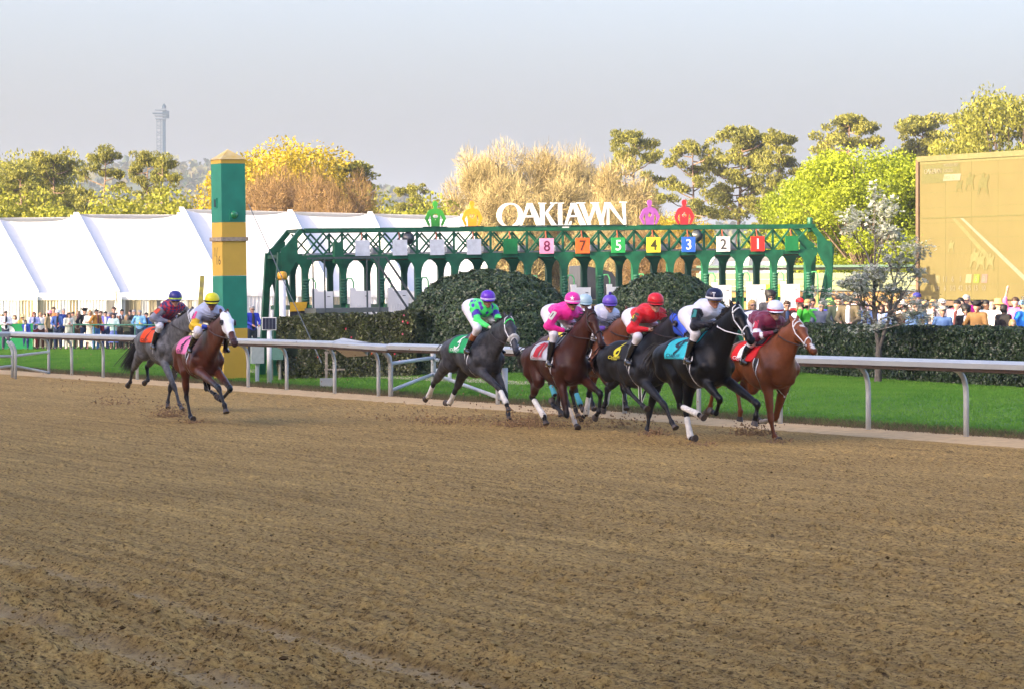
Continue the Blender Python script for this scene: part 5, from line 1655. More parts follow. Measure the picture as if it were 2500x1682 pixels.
HORSES = {}
def make_horse(key, label, wpx, Y, poll, nose, legs, coat, points=None, socks=(), wraps=(), yaw=0.0, mane=None, turn=0.0,
               cloth=None, cloth_num=None, num_col=None, hood=None, roll=False, blaze=None, bridle=None, grey=False, tail=0, brow=None,
               belly=None, wrapc=None):
    fr = HFrame(wpx, Y, yaw)
    root = empty('race_horse', fr.C, fr.rz, label, 'horse', 'racehorses galloping in the race')
    dz = fr.zw - 1.50
    g = lambda x, y, z: np.array([x, y, z + dz])
    P = []
    A = lambda *a, **k: P.append(cap(*a, **k))
    # trunk
    A(g(.16, 0, 1.09), g(-.30, 0, 1.115), .315, .345, k=.06, s=(1, .80, 1), tag_='body')
    A(g(-.30, 0, 1.115), g(-.80, 0, 1.19), .335, .265, k=.08, s=(1, .84, 1), tag_='body')
    A(g(.10, 0, 1.36), g(-.30, 0, 1.36), .125, .11, k=.10, s=(1, .7, 1), tag_='body')
    for sd in (-1, 1):
        A(g(-.78, sd * .10, 1.28), g(-1.10, sd * .11, 1.20), .19, .185, k=.08, tag_='rump')
        A(g(-1.08, sd * .12, 1.17), g(-1.02, sd * .14, .98), .185, .15, k=.07, tag_='rump')
        A(g(-.04, sd * .135, 1.32), g(.26, sd * .165, 1.08), .095, .125, k=.030, tag_='body')
        A(g(-.10, sd * .20, 1.16), g(.06, sd * .225, 1.00), .095, .085, k=.025, tag_='body')
        A(g(.26, sd * .165, 1.06), g(.10, sd * .175, .93), .115, .105, k=.025, tag_='body')
        A(g(.34, sd * .085, 1.07), g(.31, sd * .09, .92), .105, .095, k=.018, tag_='body')
        A(g(-.70, sd * .215, 1.34), g(-.73, sd * .215, 1.28), .035, .045, k=.04, tag_='rump')
        A(g(-.95, sd * .20, 1.22), g(-1.04, sd * .215, .98), .10, .09, k=.03, tag_='rump')
    # head and neck
    pl = fr.loc(poll[0], poll[1], 0); ns = fr.loc(nose[0], nose[1], turn)
    d = ns - pl; L = np.linalg.norm(d); d /= L
    yy = np.array([0, 1.0, 0]); yy = yy - d * d[1]; yy /= np.linalg.norm(yy)
    nn = np.cross(d, yy); nn = nn if nn[0] > 0 else -nn
    L = L + 0.0
    hp = lambda t, o, y=0.0: pl + d * (t * L) + nn * (o * .62) + yy * y
    q = L / .62
    H = []
    B = lambda *a, **k: H.append(cap(*a, **k))
    B(hp(.02, -.05), hp(.30, -.02), .080, .088, k=.03, s=(1, .92, 1), tag_='head')
    B(hp(.25, -.02), hp(.84, -.05), .078, .050, k=.03, s=(1, .86, 1), tag_='head')
    for sd in (-1, 1):
        B(hp(.27, -.13, sd * .045), hp(.36, -.12, sd * .04), .088, .075, k=.03, s=(1, .42, 1), tag_='head')
        B(hp(.29, .035, sd * .072), hp(.31, .03, sd * .072), .026, .024, k=.03, tag_='eyebrow')
        B(hp(.93, -.02, sd * .036), hp(.95, -.04, sd * .030), .030, .026, k=.02, tag_='muzzle')
    B(hp(.35, -.11), hp(.82, -.10), .058, .036, k=.04, s=(1, .7, 1), tag_='head')
    B(hp(.86, -.055), hp(.95, -.075), .050, .043, k=.03, s=(1, .95, 1), tag_='muzzle')
    B(hp(.86, -.13), hp(.88, -.12), .030, .03, k=.02, tag_='muzzle')
    ears = []
    for sd in (-1, 1):
        e0 = hp(-.02, -.01, sd * .048)
        e1 = e0 + nn * .05 - d * .13 + yy * sd * .02
        ears.append(cap(e0, (e0 + e1) / 2, .028, .030, k=.02, s=(1, .75, 1), tag_='ear'))
        ears.append(cap((e0 + e1) / 2, e1, .030, .006, k=.02, s=(1, .7, 1), tag_='ear'))
    H2_ = H + ears
    for sd in (-1, 1):
        B(hp(.945, .012, sd * .062), hp(.965, -.01, sd * .06), .016, .012, k=.008, tag_='x', neg=True)
        B(hp(.985, -.085, 0), hp(.86, -.095, 0), .004, .004, k=.008, s=(1, 1, 1), tag_='x', neg=True)
    nb = g(.02, 0, 1.27)
    thr = hp(.12, -.10)
    mid = nb * .48 + thr * .52 + np.array([0, 0, .035])
    A(nb, mid, .245, .155, k=.10, s=(1, .62, 1), tag_='neck')
    A(mid, hp(.06, -.09), .155, .108, k=.06, s=(1, .66, 1), tag_='neck')
    A(g(.27, 0, 1.13), hp(.22, -.17), .19, .075, k=.08, s=(1, .6, 1), tag_='neck')
    A(g(-.02, 0, 1.42), (nb * .45 + pl * .55) + np.array([-.02, 0, .055]), .07, .045, k=.08, s=(1, .5, 1), tag_='crest')
    A((nb * .45 + pl * .55) + np.array([-.02, 0, .055]), hp(.0, -.05), .045, .05, k=.06, s=(1, .5, 1), tag_='crest')
    # legs
    joints = {}; hoofs = []
    for nm, pts in legs.items():
        sd = -1 if nm[0] == 'R' else 1
        fore = nm[1] == 'F'
        ys = [.15, .125, .11] if fore else [.13, .11, .10]
        if len(pts[0]) == 2:
            j = [fr.loc(p[0], p[1], sd * y) for p, y in zip(pts, ys)]
        else:
            j = [np.array([p[0], sd * y, p[2] + dz]) for p, y in zip(pts, ys)]
        k_, f_, h_ = j
        if h_[2] < .035: h_[2] = .035
        if fore:
            e_ = g(.08, sd * .165, .94)
            v = k_ - e_
            l = np.linalg.norm(v)
            e_ = e_ + v / l * np.clip(l - .43, -.08, .12)
            A(g(.16, sd * .155, 1.02), e_, .12, .095, k=.05, tag_='body')
            A(e_, k_, .085, .044, k=.025, s=(1.1, .85, 1), tag_='forearm')
            A(e_ * .8 + k_ * .2 + np.array([.03, 0, 0]), e_ * .4 + k_ * .6 + np.array([.01, 0, 0]), .062, .05, k=.03, tag_='forearm')
            A(k_ + (e_ - k_) * .07, k_ - (k_ - f_) * .12, .050, .044, k=.02, tag_='knee')
            joints[nm] = (e_, k_, f_, h_)
        else:
            hj = g(-.93, sd * .13, 1.14)
            st = ik(hj, k_, .36, .44, 1)
            st[1] = sd * .165
            A(hj, st, .185, .115, k=.035, s=(1, .8, 1), tag_='rump')
            A(st, k_, .098, .043, k=.03, s=(1.1, .72, 1), tag_='gaskin')
            A(hj + np.array([-.14, 0, -.06]), st * .35 + k_ * .65, .13, .055, k=.07, s=(1, .7, 1), tag_='gaskin')
            bk = k_ - st; bk /= np.linalg.norm(bk)
            A(k_, k_ + (f_ - k_) * .12, .050, .043, k=.02, s=(1.1, .8, 1), tag_='knee')
            pt = k_ + (k_ - f_) / np.linalg.norm(k_ - f_) * .05 + bk * .045
            A(k_, pt, .036, .022, k=.03, s=(1, .7, 1), tag_='knee')
            joints[nm] = (st, k_, f_, h_)
        A(k_, f_, .034, .031, k=.02, s=(1.15, .85, 1.0), tag_='cannon_' + nm)
        A(f_, f_ + (f_ - k_) * .02, .041, .040, k=.02, tag_='fet_' + nm)
        hv = h_ - f_; hl = np.linalg.norm(hv)
        if hl < .13: h_ = f_ + hv / max(hl, 1e-4) * .13
        if hl > .21: h_ = f_ + hv / hl * .19
        A(f_, f_ * .5 + h_ * .5, .033, .034, k=.02, tag_='fet_' + nm)
        A(f_ * .48 + h_ * .52, f_ * .25 + h_ * .75, .037, .036, k=.01, tag_='fet_' + nm)
        hoofs.append((f_.copy(), h_.copy(), k_.copy()))
    allp = P + H2_ + [h for h in H if h['neg']]
    V, Q = sdf_mesh(allp, .0165)
    V = relax(V, Q, 1, .4)
    V = V + .006 * (vnoise(V[:, 0] * 9 + V[:, 1] * 5, V[:, 2] * 7 + V[:, 1] * 4, 12)[:, None] - .5) * np.array([.4, 1, .4])
    # colours
    bi, bt = nearest_tag(V, allp)
    tags = np.array([p['tag'] for p in allp])[bi]
    base = np.array(coat)
    C = np.tile(base, (len(V), 1)).astype(float)
    zz = V[:, 2] - dz
    C *= (0.86 + 0.28 * vnoise(V[:, 0] * 3 + 5, V[:, 2] * 3 + V[:, 1] * 2, 3))[:, None]
    if points is not None:
        pc = np.array(points)
        for nm in legs:
            pass
        w = np.zeros(len(V))
        for i, tg in enumerate(tags):
            if tg.startswith('cannon') or tg.startswith('fet') or tg == 'knee': w[i] = 1
            elif tg in ('forearm', 'gaskin'): w[i] = max(0, (bt[i] - .45) / .5)
            elif tg == 'muzzle': w[i] = .6
            elif tg == 'ear': w[i] = .3
            elif tg == 'crest': w[i] = .4
        w = w[:, None]
        C = C * (1 - w) + pc * w
    for i, tg in enumerate(tags):
        if tg == 'hoof': C[i] = (.035, .030, .027)
        elif tg == 'muzzle' and points is None: C[i] = C[i] * .6
    for nm in socks:
        m = np.array([(t == 'cannon_' + nm and b > .35) or t == 'fet_' + nm for t, b in zip(tags, bt)])
        C[m] = (.52, .46, .38)
    if blaze:
        for (t, o, y, r) in blaze:
            c = hp(t, o, y)
            dd = np.linalg.norm((V - c) * np.array([1, 1.0, 1]), axis=1)
            C[dd < r] = (.6, .57, .52)
    for sd in (-1, 1):
        c = hp(.955, .0, sd * .058)
        C[np.linalg.norm(V - c, axis=1) < .018] *= .3
    me = fast_mesh('body', V, Q, True, C, M_GREY if grey else M_COAT)
    ob = link('body', me, root)
    bvh = BVHTree.FromPolygons([tuple(v) for v in V], [tuple(q_) for q_ in Q.tolist()])
    for (f_, h_, k_) in hoofs:
        ax = Vector(h_ - f_).normalized()
        fwd = Vector((1, 0, 0)); fwd = fwd - ax * fwd.dot(ax)
        if fwd.length < .2: fwd = Vector((0, 0, 1)) - ax * ax.z
        fwd.normalize()
        if Vector(f_ - k_).dot(fwd) < -.05 and h_[2] > .2: fwd = -fwd * -1
        sd_ = ax.cross(fwd)
        hb = MB(); top = Vector(f_) * .42 + Vector(h_) * .58; n_ = 12
        rings = [(top, .040, .042, .0), (top + ax * .012, .043, .046, .004), (Vector(h_) + ax * .006, .054, .062, .016), (Vector(h_) + ax * .012, .050, .058, .016)]
        for (c_, ry, rx, of) in rings:
            for q_ in range(n_):
                a_ = 2 * pi * q_ / n_
                hb.v.append(tuple(c_ + fwd * (cos(a_) * rx * (1 if cos(a_) > 0 else .8) + of) + sd_ * (sin(a_) * ry)))
        for r_ in range(3):
            for q_ in range(n_): hb.f.append((r_ * n_ + q_, r_ * n_ + (q_ + 1) % n_, (r_ + 1) * n_ + (q_ + 1) % n_, (r_ + 1) * n_ + q_))
        hb.f.append(tuple(range(n_))); hb.f.append(tuple(range(3 * n_, 4 * n_)))
        hb.build('hoof', M_HOOF, root)
    # eyes
    for sd in (-1, 1):
        e = MB(); c = hp(.30, .020, sd * .088)
        e.lathe([(0.001, -.018), (.013, -.013), (.018, 0), (.013, .013), (.001, .018)], tuple(c), 10)
        e.build('eye', M_EYE, root, True)
    # mane and tail
    hm = mane or M_HAIR
    mb = MB(); R = random.Random(hash(key) % 1000)
    c0 = g(-.08, 0, 1.47); c1 = (nb * .45 + pl * .55) + np.array([-.02, 0, .10]); c2 = hp(-.04, .0)
    for i in range(330):
        t = i / 329
        p = c0 * (1 - t) ** 2 + 2 * c1 * t * (1 - t) + c2 * t * t
        p = np.array([p[0], R.uniform(-.02, .02), p[2] - .03])
        l = R.uniform(.13, .24)
        dr = np.array([-.75 + R.uniform(-.2, .2), R.choice((-1, 1)) * R.uniform(.05, .45), .35 + R.uniform(-.35, .25)])
        pts = [p, p + dr * l * .5 + np.array([0, 0, .015]), p + dr * l + np.array([0, 0, -.03])]
        mb.tube(pts, [.009, .007, .002], 3, False)
    for i in range(14):
        p = hp(-.02, .0, R.uniform(-.02, .02)); 
        mb.tube([p, p + d * .07 + nn * .03, p + d * .13 + nn * .005 + yy * R.uniform(-.03, .03)], [.010, .008, .002], 3, False)
    mb.build('mane', hm, root)
    tb = MB()
    t0 = g(-1.24, 0, 1.30)
    sw = [(0.0, 0, 0), (-.16, .02, .03), (-.38, .06, .0), (-.62, .12, -.12), (-.84, .18, -.28)] if tail == 0 else [(0, 0, 0), (-.16, -.02, -.02), (-.40, -.06, -.20), (-.62, -.14, -.42), (-.82, -.20, -.62)]
    if tail == 2: sw = [(0, 0, 0), (-.06, 0, .0), (-.14, .0, -.12), (-.2, .0, -.4), (-.24, .0, -.7)]
    for i in range(220):
        jx = [R.gauss(0, 1), R.gauss(0, 1), R.gauss(0, 1)]
        pts = []; e = R.uniform(.7, 1.08)
        for kk, s_ in enumerate(sw):
            f = kk / 4
            sp = .018 + .075 * f ** 1.2
            pts.append(t0 + np.array(s_) * (1 if kk == 0 else e) + np.array([jx[0] * sp, jx[1] * sp * .8, jx[2] * sp * .7]))
        tb.tube(pts, [.014, .014, .012, .008, .002], 3, False)
    tb.build('tail', hm, root)
    # leg wraps
    for w_ in wraps:
        e_, k_, f_, h_ = joints[w_]
        w = MB()
        a = k_ + (f_ - k_) * .18; b = f_ + (h_ - f_) * .18
        mm = k_ + (f_ - k_) * .94
        w.tube([a, a * .97 + mm * .03, a * .5 + mm * .5, mm, b], [.041, .044, .043, .052, .046], 14)
        o_ = w.build('leg_bandage', wrapc or M_WRAP, root, True)
    def skin_pt(c, dr, off):
        c = Vector(c); dr = Vector(dr).normalized()
        hit = bvh.ray_cast(c + dr * .62, -dr, .62)
        if hit[0] is None: return c + dr * .1
        return hit[0] + dr * off
    # saddle cloth
    if cloth is not None:
        nu, nv = 15, 27
        def cp(a, th, off=.012):
            # a: 0 rear .. 1 front ; th angle from top, sign = side
            f = abs(th)
            x0 = -.60 - .16 * min(f / 1.5, 1) ; x1 = .08 - .20 * min(f / 1.5, 1)
            x = x0 + (x1 - x0) * a
            return skin_pt(g(x, 0, 1.16), (0, sin(th), cos(th)), off)
        vs_, fs = [], []
        for j in range(nv):
            th = -1.50 + 3.0 * j / (nv - 1)
            for i in range(nu):
                a = i / (nu - 1)
                wv = .007 * sin(a * 17 + j) * (abs(th) > .8)
                vs_.append(cp(a, th, .014 + wv + .03 * max(0, abs(th) - 1.25) + (0.03 * max(0, .2 - a) * 3)))
        for j in range(nv - 1):
            for i in range(nu - 1):
                fs.append((j * nu + i, j * nu + i + 1, (j + 1) * nu + i + 1, (j + 1) * nu + i))
        me = bpy.data.meshes.new('saddle_cloth'); me.from_pydata([tuple(v) for v in vs_], [], fs)
        me.materials.append(cloth)
        me.polygons.foreach_set('use_smooth', np.ones(len(fs), dtype=bool))
        so = link('saddle_cloth', me, root)
        md = so.modifiers.new('thick', 'SOLIDIFY'); md.thickness = .008; md.offset = -1
        cb = BVHTree.FromPolygons([tuple(v) for v in vs_], fs)
        for (txt, ht, ca, cth, wd, dep) in cloth_num:
            tm = text_mesh(txt, ht, width=wd, bold=.012 if ht > .1 else 0.004)
            bm = bmesh.new(); bm.from_mesh(tm)
            bmesh.ops.triangulate(bm, faces=bm.faces)
            for _ in range(2):
                es = [e for e in bm.edges if e.calc_length() > .045]
                if es: bmesh.ops.subdivide_edges(bm, edges=es, cuts=1)
            bmesh.ops.triangulate(bm, faces=bm.faces)
            for v in bm.verts:
                th = -(cth - v.co.z / .34); x = -.70 + .8 * ca + v.co.x - .10 * (-th - .9)
                dr = Vector((0, sin(th), cos(th))); c = Vector(g(x, 0, 1.16))
                hit = cb.ray_cast(c + dr * .62, -dr, .62)
                v.co = (hit[0] + dr * dep) if hit[0] is not None else c + dr * .36
            m2 = bpy.data.meshes.new('number'); bm.to_mesh(m2); bm.free()
            m2.materials.append(num_col)
            link('number' if ht > .1 else 'lettering', m2, so)
        # pad under saddle, saddle
        sb = MB()
        pts = []
        for j in range(13):
            th = -.62 + 1.24 * j / 12
            pts.append((th, skin_pt(g(-.02, 0, 1.16), (0, sin(th), cos(th)), .03), skin_pt(g(-.33, 0, 1.16), (0, sin(th), cos(th)), .035), skin_pt(g(-.18, 0, 1.16), (0, sin(th), cos(th)), .03)))
        n0 = 0
        vv, ff = [], []
        for th, a, b, c in pts: vv += [a, c, b]
        for j in range(12): 
            for i in range(2): ff.append((j * 3 + i, j * 3 + i + 1, j * 3 + i + 4, j * 3 + i + 3))
        ms = bpy.data.meshes.new('saddle'); ms.from_pydata([tuple(v) for v in vv], [], ff); ms.materials.append(M_LEA)
        sa = link('saddle', ms, root); md = sa.modifiers.new('thick', 'SOLIDIFY'); md.thickness = .022; md.offset = 1
        # girth: dark strap with pale edges
        for (dx, w_, m_, nm_) in ((0, .035, mat('girth_black', (.012, .012, .012), .7), 'girth'), (.045, .010, M_WLEA, 'girth_edge'), (-.045, .010, M_WLEA, 'girth_edge')):
            gb = MB(); vv, ff = [], []
            for j in range(25):
                th = 1.2 + (2 * pi - 2.4) * j / 24
                for e in (-w_, w_):
                    vv.append(skin_pt(g(-.05 + dx + e + .05 * (1 - cos(th)) * .5, 0, 1.13), (0, sin(th), cos(th)), .010 if m_ is not M_WLEA else .013))
            for j in range(24): ff.append((j * 2, j * 2 + 1, j * 2 + 3, j * 2 + 2))
            ms = bpy.data.meshes.new(nm_); ms.from_pydata([tuple(v) for v in vv], [], ff); ms.materials.append(m_)
            link(nm_, ms, root)
    # blinker hood
    if hood is not None:
        hh = []
        for p in H:
            if p['tag'] in ('head', 'eyebrow') and not p['neg']:
                p2 = dict(p); p2['ra'] += .012; p2['rb'] += .012; hh.append(p2)
        hv, hq = sdf_mesh(hh, .012)
        tt = (hv - pl) @ d / L
        keep = (tt[hq] < .66).all(1) & (tt[hq] > -.10).all(1)
        hq = hq[keep]
        me = fast_mesh('blinker_hood', hv, hq, True, None, hood)
        ho = link('blinker_hood', me, root)
        for sd in (-1, 1):
            c = hp(.31, .015, sd * .098)
            e = MB(); e.lathe([(.048, 0), (.050, .02), (.040, .035), (.030, .030), (.010, .012)], (0, 0, 0), 14)
            o_ = e.build('eye_cup', mat('cup_dark', (.02, .015, .02), .3), ho, True)
            o_.location = c; o_.rotation_euler = (Vector((.25, sd, .05))).to_track_quat('Z', 'Y').to_euler()
    # bridle
    bm_ = bridle or M_LEA
    def strap(name, pts, m, r=.010, off=.006):
        out = []
        for (t, th) in pts:
            c = hp(t, -.05)
            dr = nn * cos(th) + yy * sin(th)
            out.append(skin_pt(c, dr, off))
        b = MB(); b.tube(out, r, 6, True); return b.build(name, m, root, True)
    strap('noseband', [(.60 + .05 * abs(sin(a)), a) for a in np.linspace(-2.9, 2.9, 19)], bm_, .010)
    strap('browband', [(.10 + .05 * abs(a) / 1.5, a) for a in np.linspace(-1.5, 1.5, 11)], brow or bm_, .011)
    for sd in (-1, 1):
        strap('cheekpiece', [(.0, sd * .3), (.03, sd * .9), (.12, sd * 1.4), (.3, sd * 1.75), (.5, sd * 1.85), (.72, sd * 1.8)], bm_, .009)
    if roll:
        strap('sheepskin_roll', [(.56 + .03 * abs(sin(a)), a) for a in np.linspace(-1.9, 1.9, 13)], M_FLEECE, .036, .018)
    for sd in (-1, 1):
        c = hp(.74, -.075, sd * .062)
        e = MB()
        e.tube([c + d * (.034 * cos(a)) + nn * (.034 * sin(a)) for a in np.linspace(0, 2 * pi, 15)], .006, 5, False)
        e.build('bit_ring', M_STEEL, root, True)
    HORSES[key] = dict(fr=fr, root=root, bit=[hp(.74, -.085, s * .068) for s in (-1, 1)], dz=dz, joints=joints, hp=hp, bvh=bvh)
    # breast loop of the rein (martingale)
    e = MB()
    e.tube([skin_pt(g(.18, 0, 1.28), (cos(a) * .35, sin(a), -.55 + .2 * cos(a)), .008) for a in np.linspace(-2.2, 2.2, 17)], .008, 5)
    for nm in joints:
        e_, k_, f_, h_ = joints[nm]
        print(key, nm, 'upper %.2f cannon %.2f pastern %.2f' % (np.linalg.norm(k_ - e_), np.linalg.norm(f_ - k_), np.linalg.norm(h_ - f_)), 'hoof z %.2f x %.2f' % (h_[2], h_[0]))
    print(key, 'zw %.2f' % fr.zw, 'poll', np.round(pl, 2), 'head len %.2f' % L)
    return root

def hand_prims(w, el, sd, glove=None):
    """palm, four unequal bent fingers closing on the rein and a thumb from the side of the palm"""
    out = []
    d = (w - el) / np.linalg.norm(w - el)
    up = np.array([0, 0, 1.0]); sdv = np.cross(d, up); sdv /= np.linalg.norm(sdv)
    dn = np.cross(sdv, d); dn = dn if dn[2] < 0 else -dn
    pal = w + d * .045
    out.append(cap(w, pal, .026, .030, k=.012, tag_='hand'))
    for i, (o, l) in enumerate(((-.027, .030), (-.009, .034), (.009, .032), (.026, .026))):
        a = pal + sdv * o + d * .020
        b = a + d * l * .7 + dn * l * .35
        c = b + dn * l * .8 - d * .006
        e = c - d * l * .6
        out += [cap(a, b, .0105, .0100, k=.004, tag_='hand'), cap(b, c, .0100, .0092, k=.004, tag_='hand'), cap(c, e, .0092, .008, k=.004, tag_='hand')]
    a = w + d * .02 - sdv * sd * .024
    b = a + d * .030 - sdv * sd * .012
    out += [cap(a, b, .012, .011, k=.006, tag_='hand'), cap(b, b + d * .024 + dn * .016 + sdv * sd * .01, .011, .009, k=.004, tag_='hand')]
    return out

def head_mesh_prims(hc, f=np.array([1.0, 0, 0]), k=1.0, nod=0.0):
    """adult head: skull, jaw, nose, ears, brow, lips; f is where the face points"""
    f = f / np.linalg.norm(f)
    y = np.cross(np.array([0, 0, 1.0]), f); y /= np.linalg.norm(y)
    u = np.cross(f, y)
    if nod:
        f, u = f * cos(nod) - u * sin(nod), u * cos(nod) + f * sin(nod)
    h = lambda a, b, c: hc + (f * a + y * b + u * c) * k
    out = [cap(h(-.015, 0, .03), h(-.005, 0, .015), .088 * k, .084 * k, k=.02, tag_='skull'),
           cap(h(.035, 0, -.02), h(.045, 0, -.085), .060 * k, .036 * k, k=.03, tag_='face'),
           cap(h(.086, 0, .0), h(.104, 0, -.035), .010 * k, .014 * k, k=.012, tag_='face'),
           cap(h(.078, -.03, .018), h(.078, .03, .018), .012 * k, .012 * k, k=.012, tag_='face'),
           cap(h(.082, -.016, -.064), h(.082, .016, -.064), .008 * k, .008 * k, k=.004, tag_='lips'),
           cap(h(.066, 0, -.098), h(.07, 0, -.095), .018 * k, .018 * k, k=.014, tag_='face')]
    for sd in (-1, 1):
        out.append(cap(h(.0, sd * .082, -.02), h(-.012, sd * .088, .018), .011 * k, .015 * k, k=.008, tag_='ear'))
        out.append(cap(h(.066, sd * .032, -.006), h(.068, sd * .032, -.006), .016 * k, .016 * k, k=.01, tag_='face'))
    return out, h, f, y, u

def make_jockey(key, label, hk, capx, butt, hand, knee, foot, silk, capc, band=None, skin=(.42, .22, .14), pant=None, glove=(.5, .2, .12), boot2=None,
                pom=None, cap_mark=None, look=0.25, sleeve_no=None, back_mark=None, whip=True, gog=None):
    H = HORSES[hk]; fr = H['fr']; dz = H['dz']
    root = empty('person', fr.C, fr.rz, label, 'jockey', 'jockeys riding in the race')
    hd = fr.loc(capx[0], capx[1], 0) + np.array([0, 0, -.100])
    pv = fr.loc(butt[0], butt[1], -.06); pv = np.array([pv[0] + .10, 0, pv[2] - .03])
    hR = fr.loc(hand[0], hand[1], -.085); kR = fr.loc(knee[0], knee[1], -.25); fR = fr.loc(foot[0], foot[1], -.31)
    sm = hd + np.array([-.18, 0, -.125])
    print(key, 'head', np.round(hd, 2), 'pelvis', np.round(pv, 2), 'hand', np.round(hR, 2), 'knee', np.round(kR, 2), 'foot', np.round(fR, 2), 'torso %.2f' % np.linalg.norm(sm - pv))
    # keep the torso length human
    v = pv - sm; l = np.linalg.norm(v)
    if l > .52: pv = sm + v / l * .52
    if l < .40: pv = sm + v / l * .40
    mir = lambda p: np.array([p[0], -p[1], p[2]])
    J = {}
    for sd in (-1, 1):
        h_ = hR if sd < 0 else mir(hR) + np.array([.03, 0, .01])
        k_ = kR if sd < 0 else mir(kR)
        f_ = fR if sd < 0 else mir(fR)
        s_ = sm + np.array([.0, sd * .17, -.01])
        v = h_ - s_
        if np.linalg.norm(v) > .54: h_ = s_ + v / np.linalg.norm(v) * .54
        m = (s_ + h_) / 2; L = np.linalg.norm(h_ - s_)
        o = sqrt(max(.285 ** 2 - (L / 2) ** 2, 0.0004))
        bd = np.array([-.25, sd * .75, -.6]); bd -= (h_ - s_) * (bd @ (h_ - s_)) / (L * L); bd /= np.linalg.norm(bd)
        e_ = m + bd * o
        hp_ = pv + np.array([0, sd * .10, -.03])
        J[sd] = (s_, e_, h_, hp_, k_, f_)
    # skin: head, neck, forearms, hands
    face = np.array([1.0, -look, -.05])
    hp, h, f, y, u = head_mesh_prims(hd, face)
    P = list(hp)
    P.append(cap(hd + np.array([-.03, 0, -.05]), sm + np.array([.02, 0, .05]), .052, .062, k=.03, tag_='neck'))
    P.append(cap(sm + np.array([0, 0, 0]), pv, .11, .10, k=.05, s=(1, 1.15, 1), tag_='t'))
    for sd in (-1, 1):
        s_, e_, h_, hp_, k_, f_ = J[sd]
        P += [cap(sm, s_, .07, .06, k=.03, tag_='t'), cap(s_, e_, .042, .036, k=.02, tag_='t'), cap(e_, h_, .036, .024, k=.015, tag_='fore')]
        P += hand_prims(h_, e_, sd)
        P += [cap(pv, hp_, .09, .09, k=.03, tag_='t'), cap(hp_, k_, .075, .05, k=.03, tag_='t'), cap(k_, f_, .045, .028, k=.02, tag_='t')]
    V, Q = sdf_mesh(P, .0105)
    bi, bt = nearest_tag(V, P); tg = np.array([p['tag'] for p in P])[bi]
    C = np.tile(np.array(skin), (len(V), 1))
    C[tg == 'hand'] = glove
    C[tg == 'lips'] = np.array(skin) * np.array([.75, .45, .45])
    col_obj('body', V, Q, C, M_SKIN, root)
    # silks
    S = [cap(sm + np.array([-.02, 0, -.015]), pv + np.array([.06, 0, .0]), .150, .135, k=.05, s=(1, 1.14, .90), tag_='torso'),
         cap(sm + np.array([.06, 0, -.0]), sm + np.array([-.1, 0, .02]), .11, .13, k=.05, s=(1, 1.35, 1), tag_='torso'),
         cap(hd + np.array([-.07, 0, -.09]), sm, .062, .08, k=.03, tag_='collar')]
    for sd in (-1, 1):
        s_, e_, h_, hp_, k_, f_ = J[sd]
        S += [cap(s_ + np.array([-.02, -sd * .05, 0]), s_, .085, .080, k=.05, tag_='torso'),
              cap(s_, e_, .076, .064, k=.035, tag_='up%d' % sd), cap(e_, e_ * .12 + h_ * .88, .064, .036, k=.03, tag_='lo%d' % sd)]
    V, Q = sdf_mesh(S, .0115)
    wv = vnoise(V[:, 0] * 16 + V[:, 2] * 14, V[:, 2] * 9 - V[:, 0] * 7 + V[:, 1] * 14, 5)
    wr = (1 - np.abs(wv - .5) * 2) ** 2
    cen = sm * .5 + pv * .5; dv = V - cen; dv /= np.linalg.norm(dv, axis=1)[:, None]
    V = V + dv * (wr[:, None] - .4) * .020
    bi, bt = nearest_tag(V, S); tg = np.array([p['tag'] for p in S])[bi]
    tx = (V - sm) @ ((pv - sm) / np.linalg.norm(pv - sm))
    C = silk(V, tg, bt, sm, pv, tx)
    so = col_obj('silks', V, Q, C, M_SILK, root)
    # breeches
    B = [cap(pv + np.array([.06, 0, .0]), pv + np.array([-.03, 0, -.01]), .135, .145, k=.05, s=(1, 1.18, .95))]
    for sd in (-1, 1):
        s_, e_, h_, hp_, k_, f_ = J[sd]
        B += [cap(hp_ + np.array([-.03, 0, 0]), k_, .118, .068, k=.05), cap(k_, k_ * .72 + f_ * .28, .068, .054, k=.03)]
    V, Q = sdf_mesh(B, .0125)
    col_obj('breeches', V, Q, np.ones((len(V), 3)), pant or M_PANT, root)
    for sd in (-1, 1):
        s_, e_, h_, hp_, k_, f_ = J[sd]
        B = [cap(k_ * .70 + f_ * .30, f_, .058, .040, k=.02, tag_='leg'), cap(k_ * .55 + f_ * .45 + np.array([-.02, 0, 0]), k_ * .4 + f_ * .6 + np.array([-.015, 0, 0]), .048, .04, k=.03, tag_='leg'),
             cap(f_ + np.array([-.03, 0, -.02]), f_ + np.array([.15, sd * .015, -.045]), .040, .028, k=.03, tag_='foot'),
             cap(f_ + np.array([-.04, 0, -.045]), f_ + np.array([-.03, 0, -.055]), .026, .024, k=.01, tag_='foot')]
        V, Q = sdf_mesh(B, .011)
        C = np.tile(np.array((.009, .009, .010)), (len(V), 1))
        if boot2 is not None:
            bi, bt = nearest_tag(V, B)
            m = (bi == 0) & (bt < .30)
            C[m] = boot2
        col_obj('boot', V, Q, C, mat('boot_gloss', attr='Col', rough=.22, var=.05, coat=.6), root)
        st = MB(); a = f_ + np.array([.02, 0, -.055])
        st.tube([a + np.array([0, -.055, .0]), a + np.array([0, -.05, -.01]), a + np.array([0, .05, -.01]), a + np.array([0, .055, 0]), a + np.array([0, .035, .09]), a + np.array([0, -.035, .09]), a + np.array([0, -.055, 0])], .007, 5)
        lt = k_ * .5 + pv * .5 + np.array([.05, 0, -.12])
        st.tube([a + np.array([0, 0, .09]), np.array([lt[0] + .05, sd * .25, f_[2] + .22]), np.array([-.12, sd * .20, 1.40 + dz])], .008, 4)
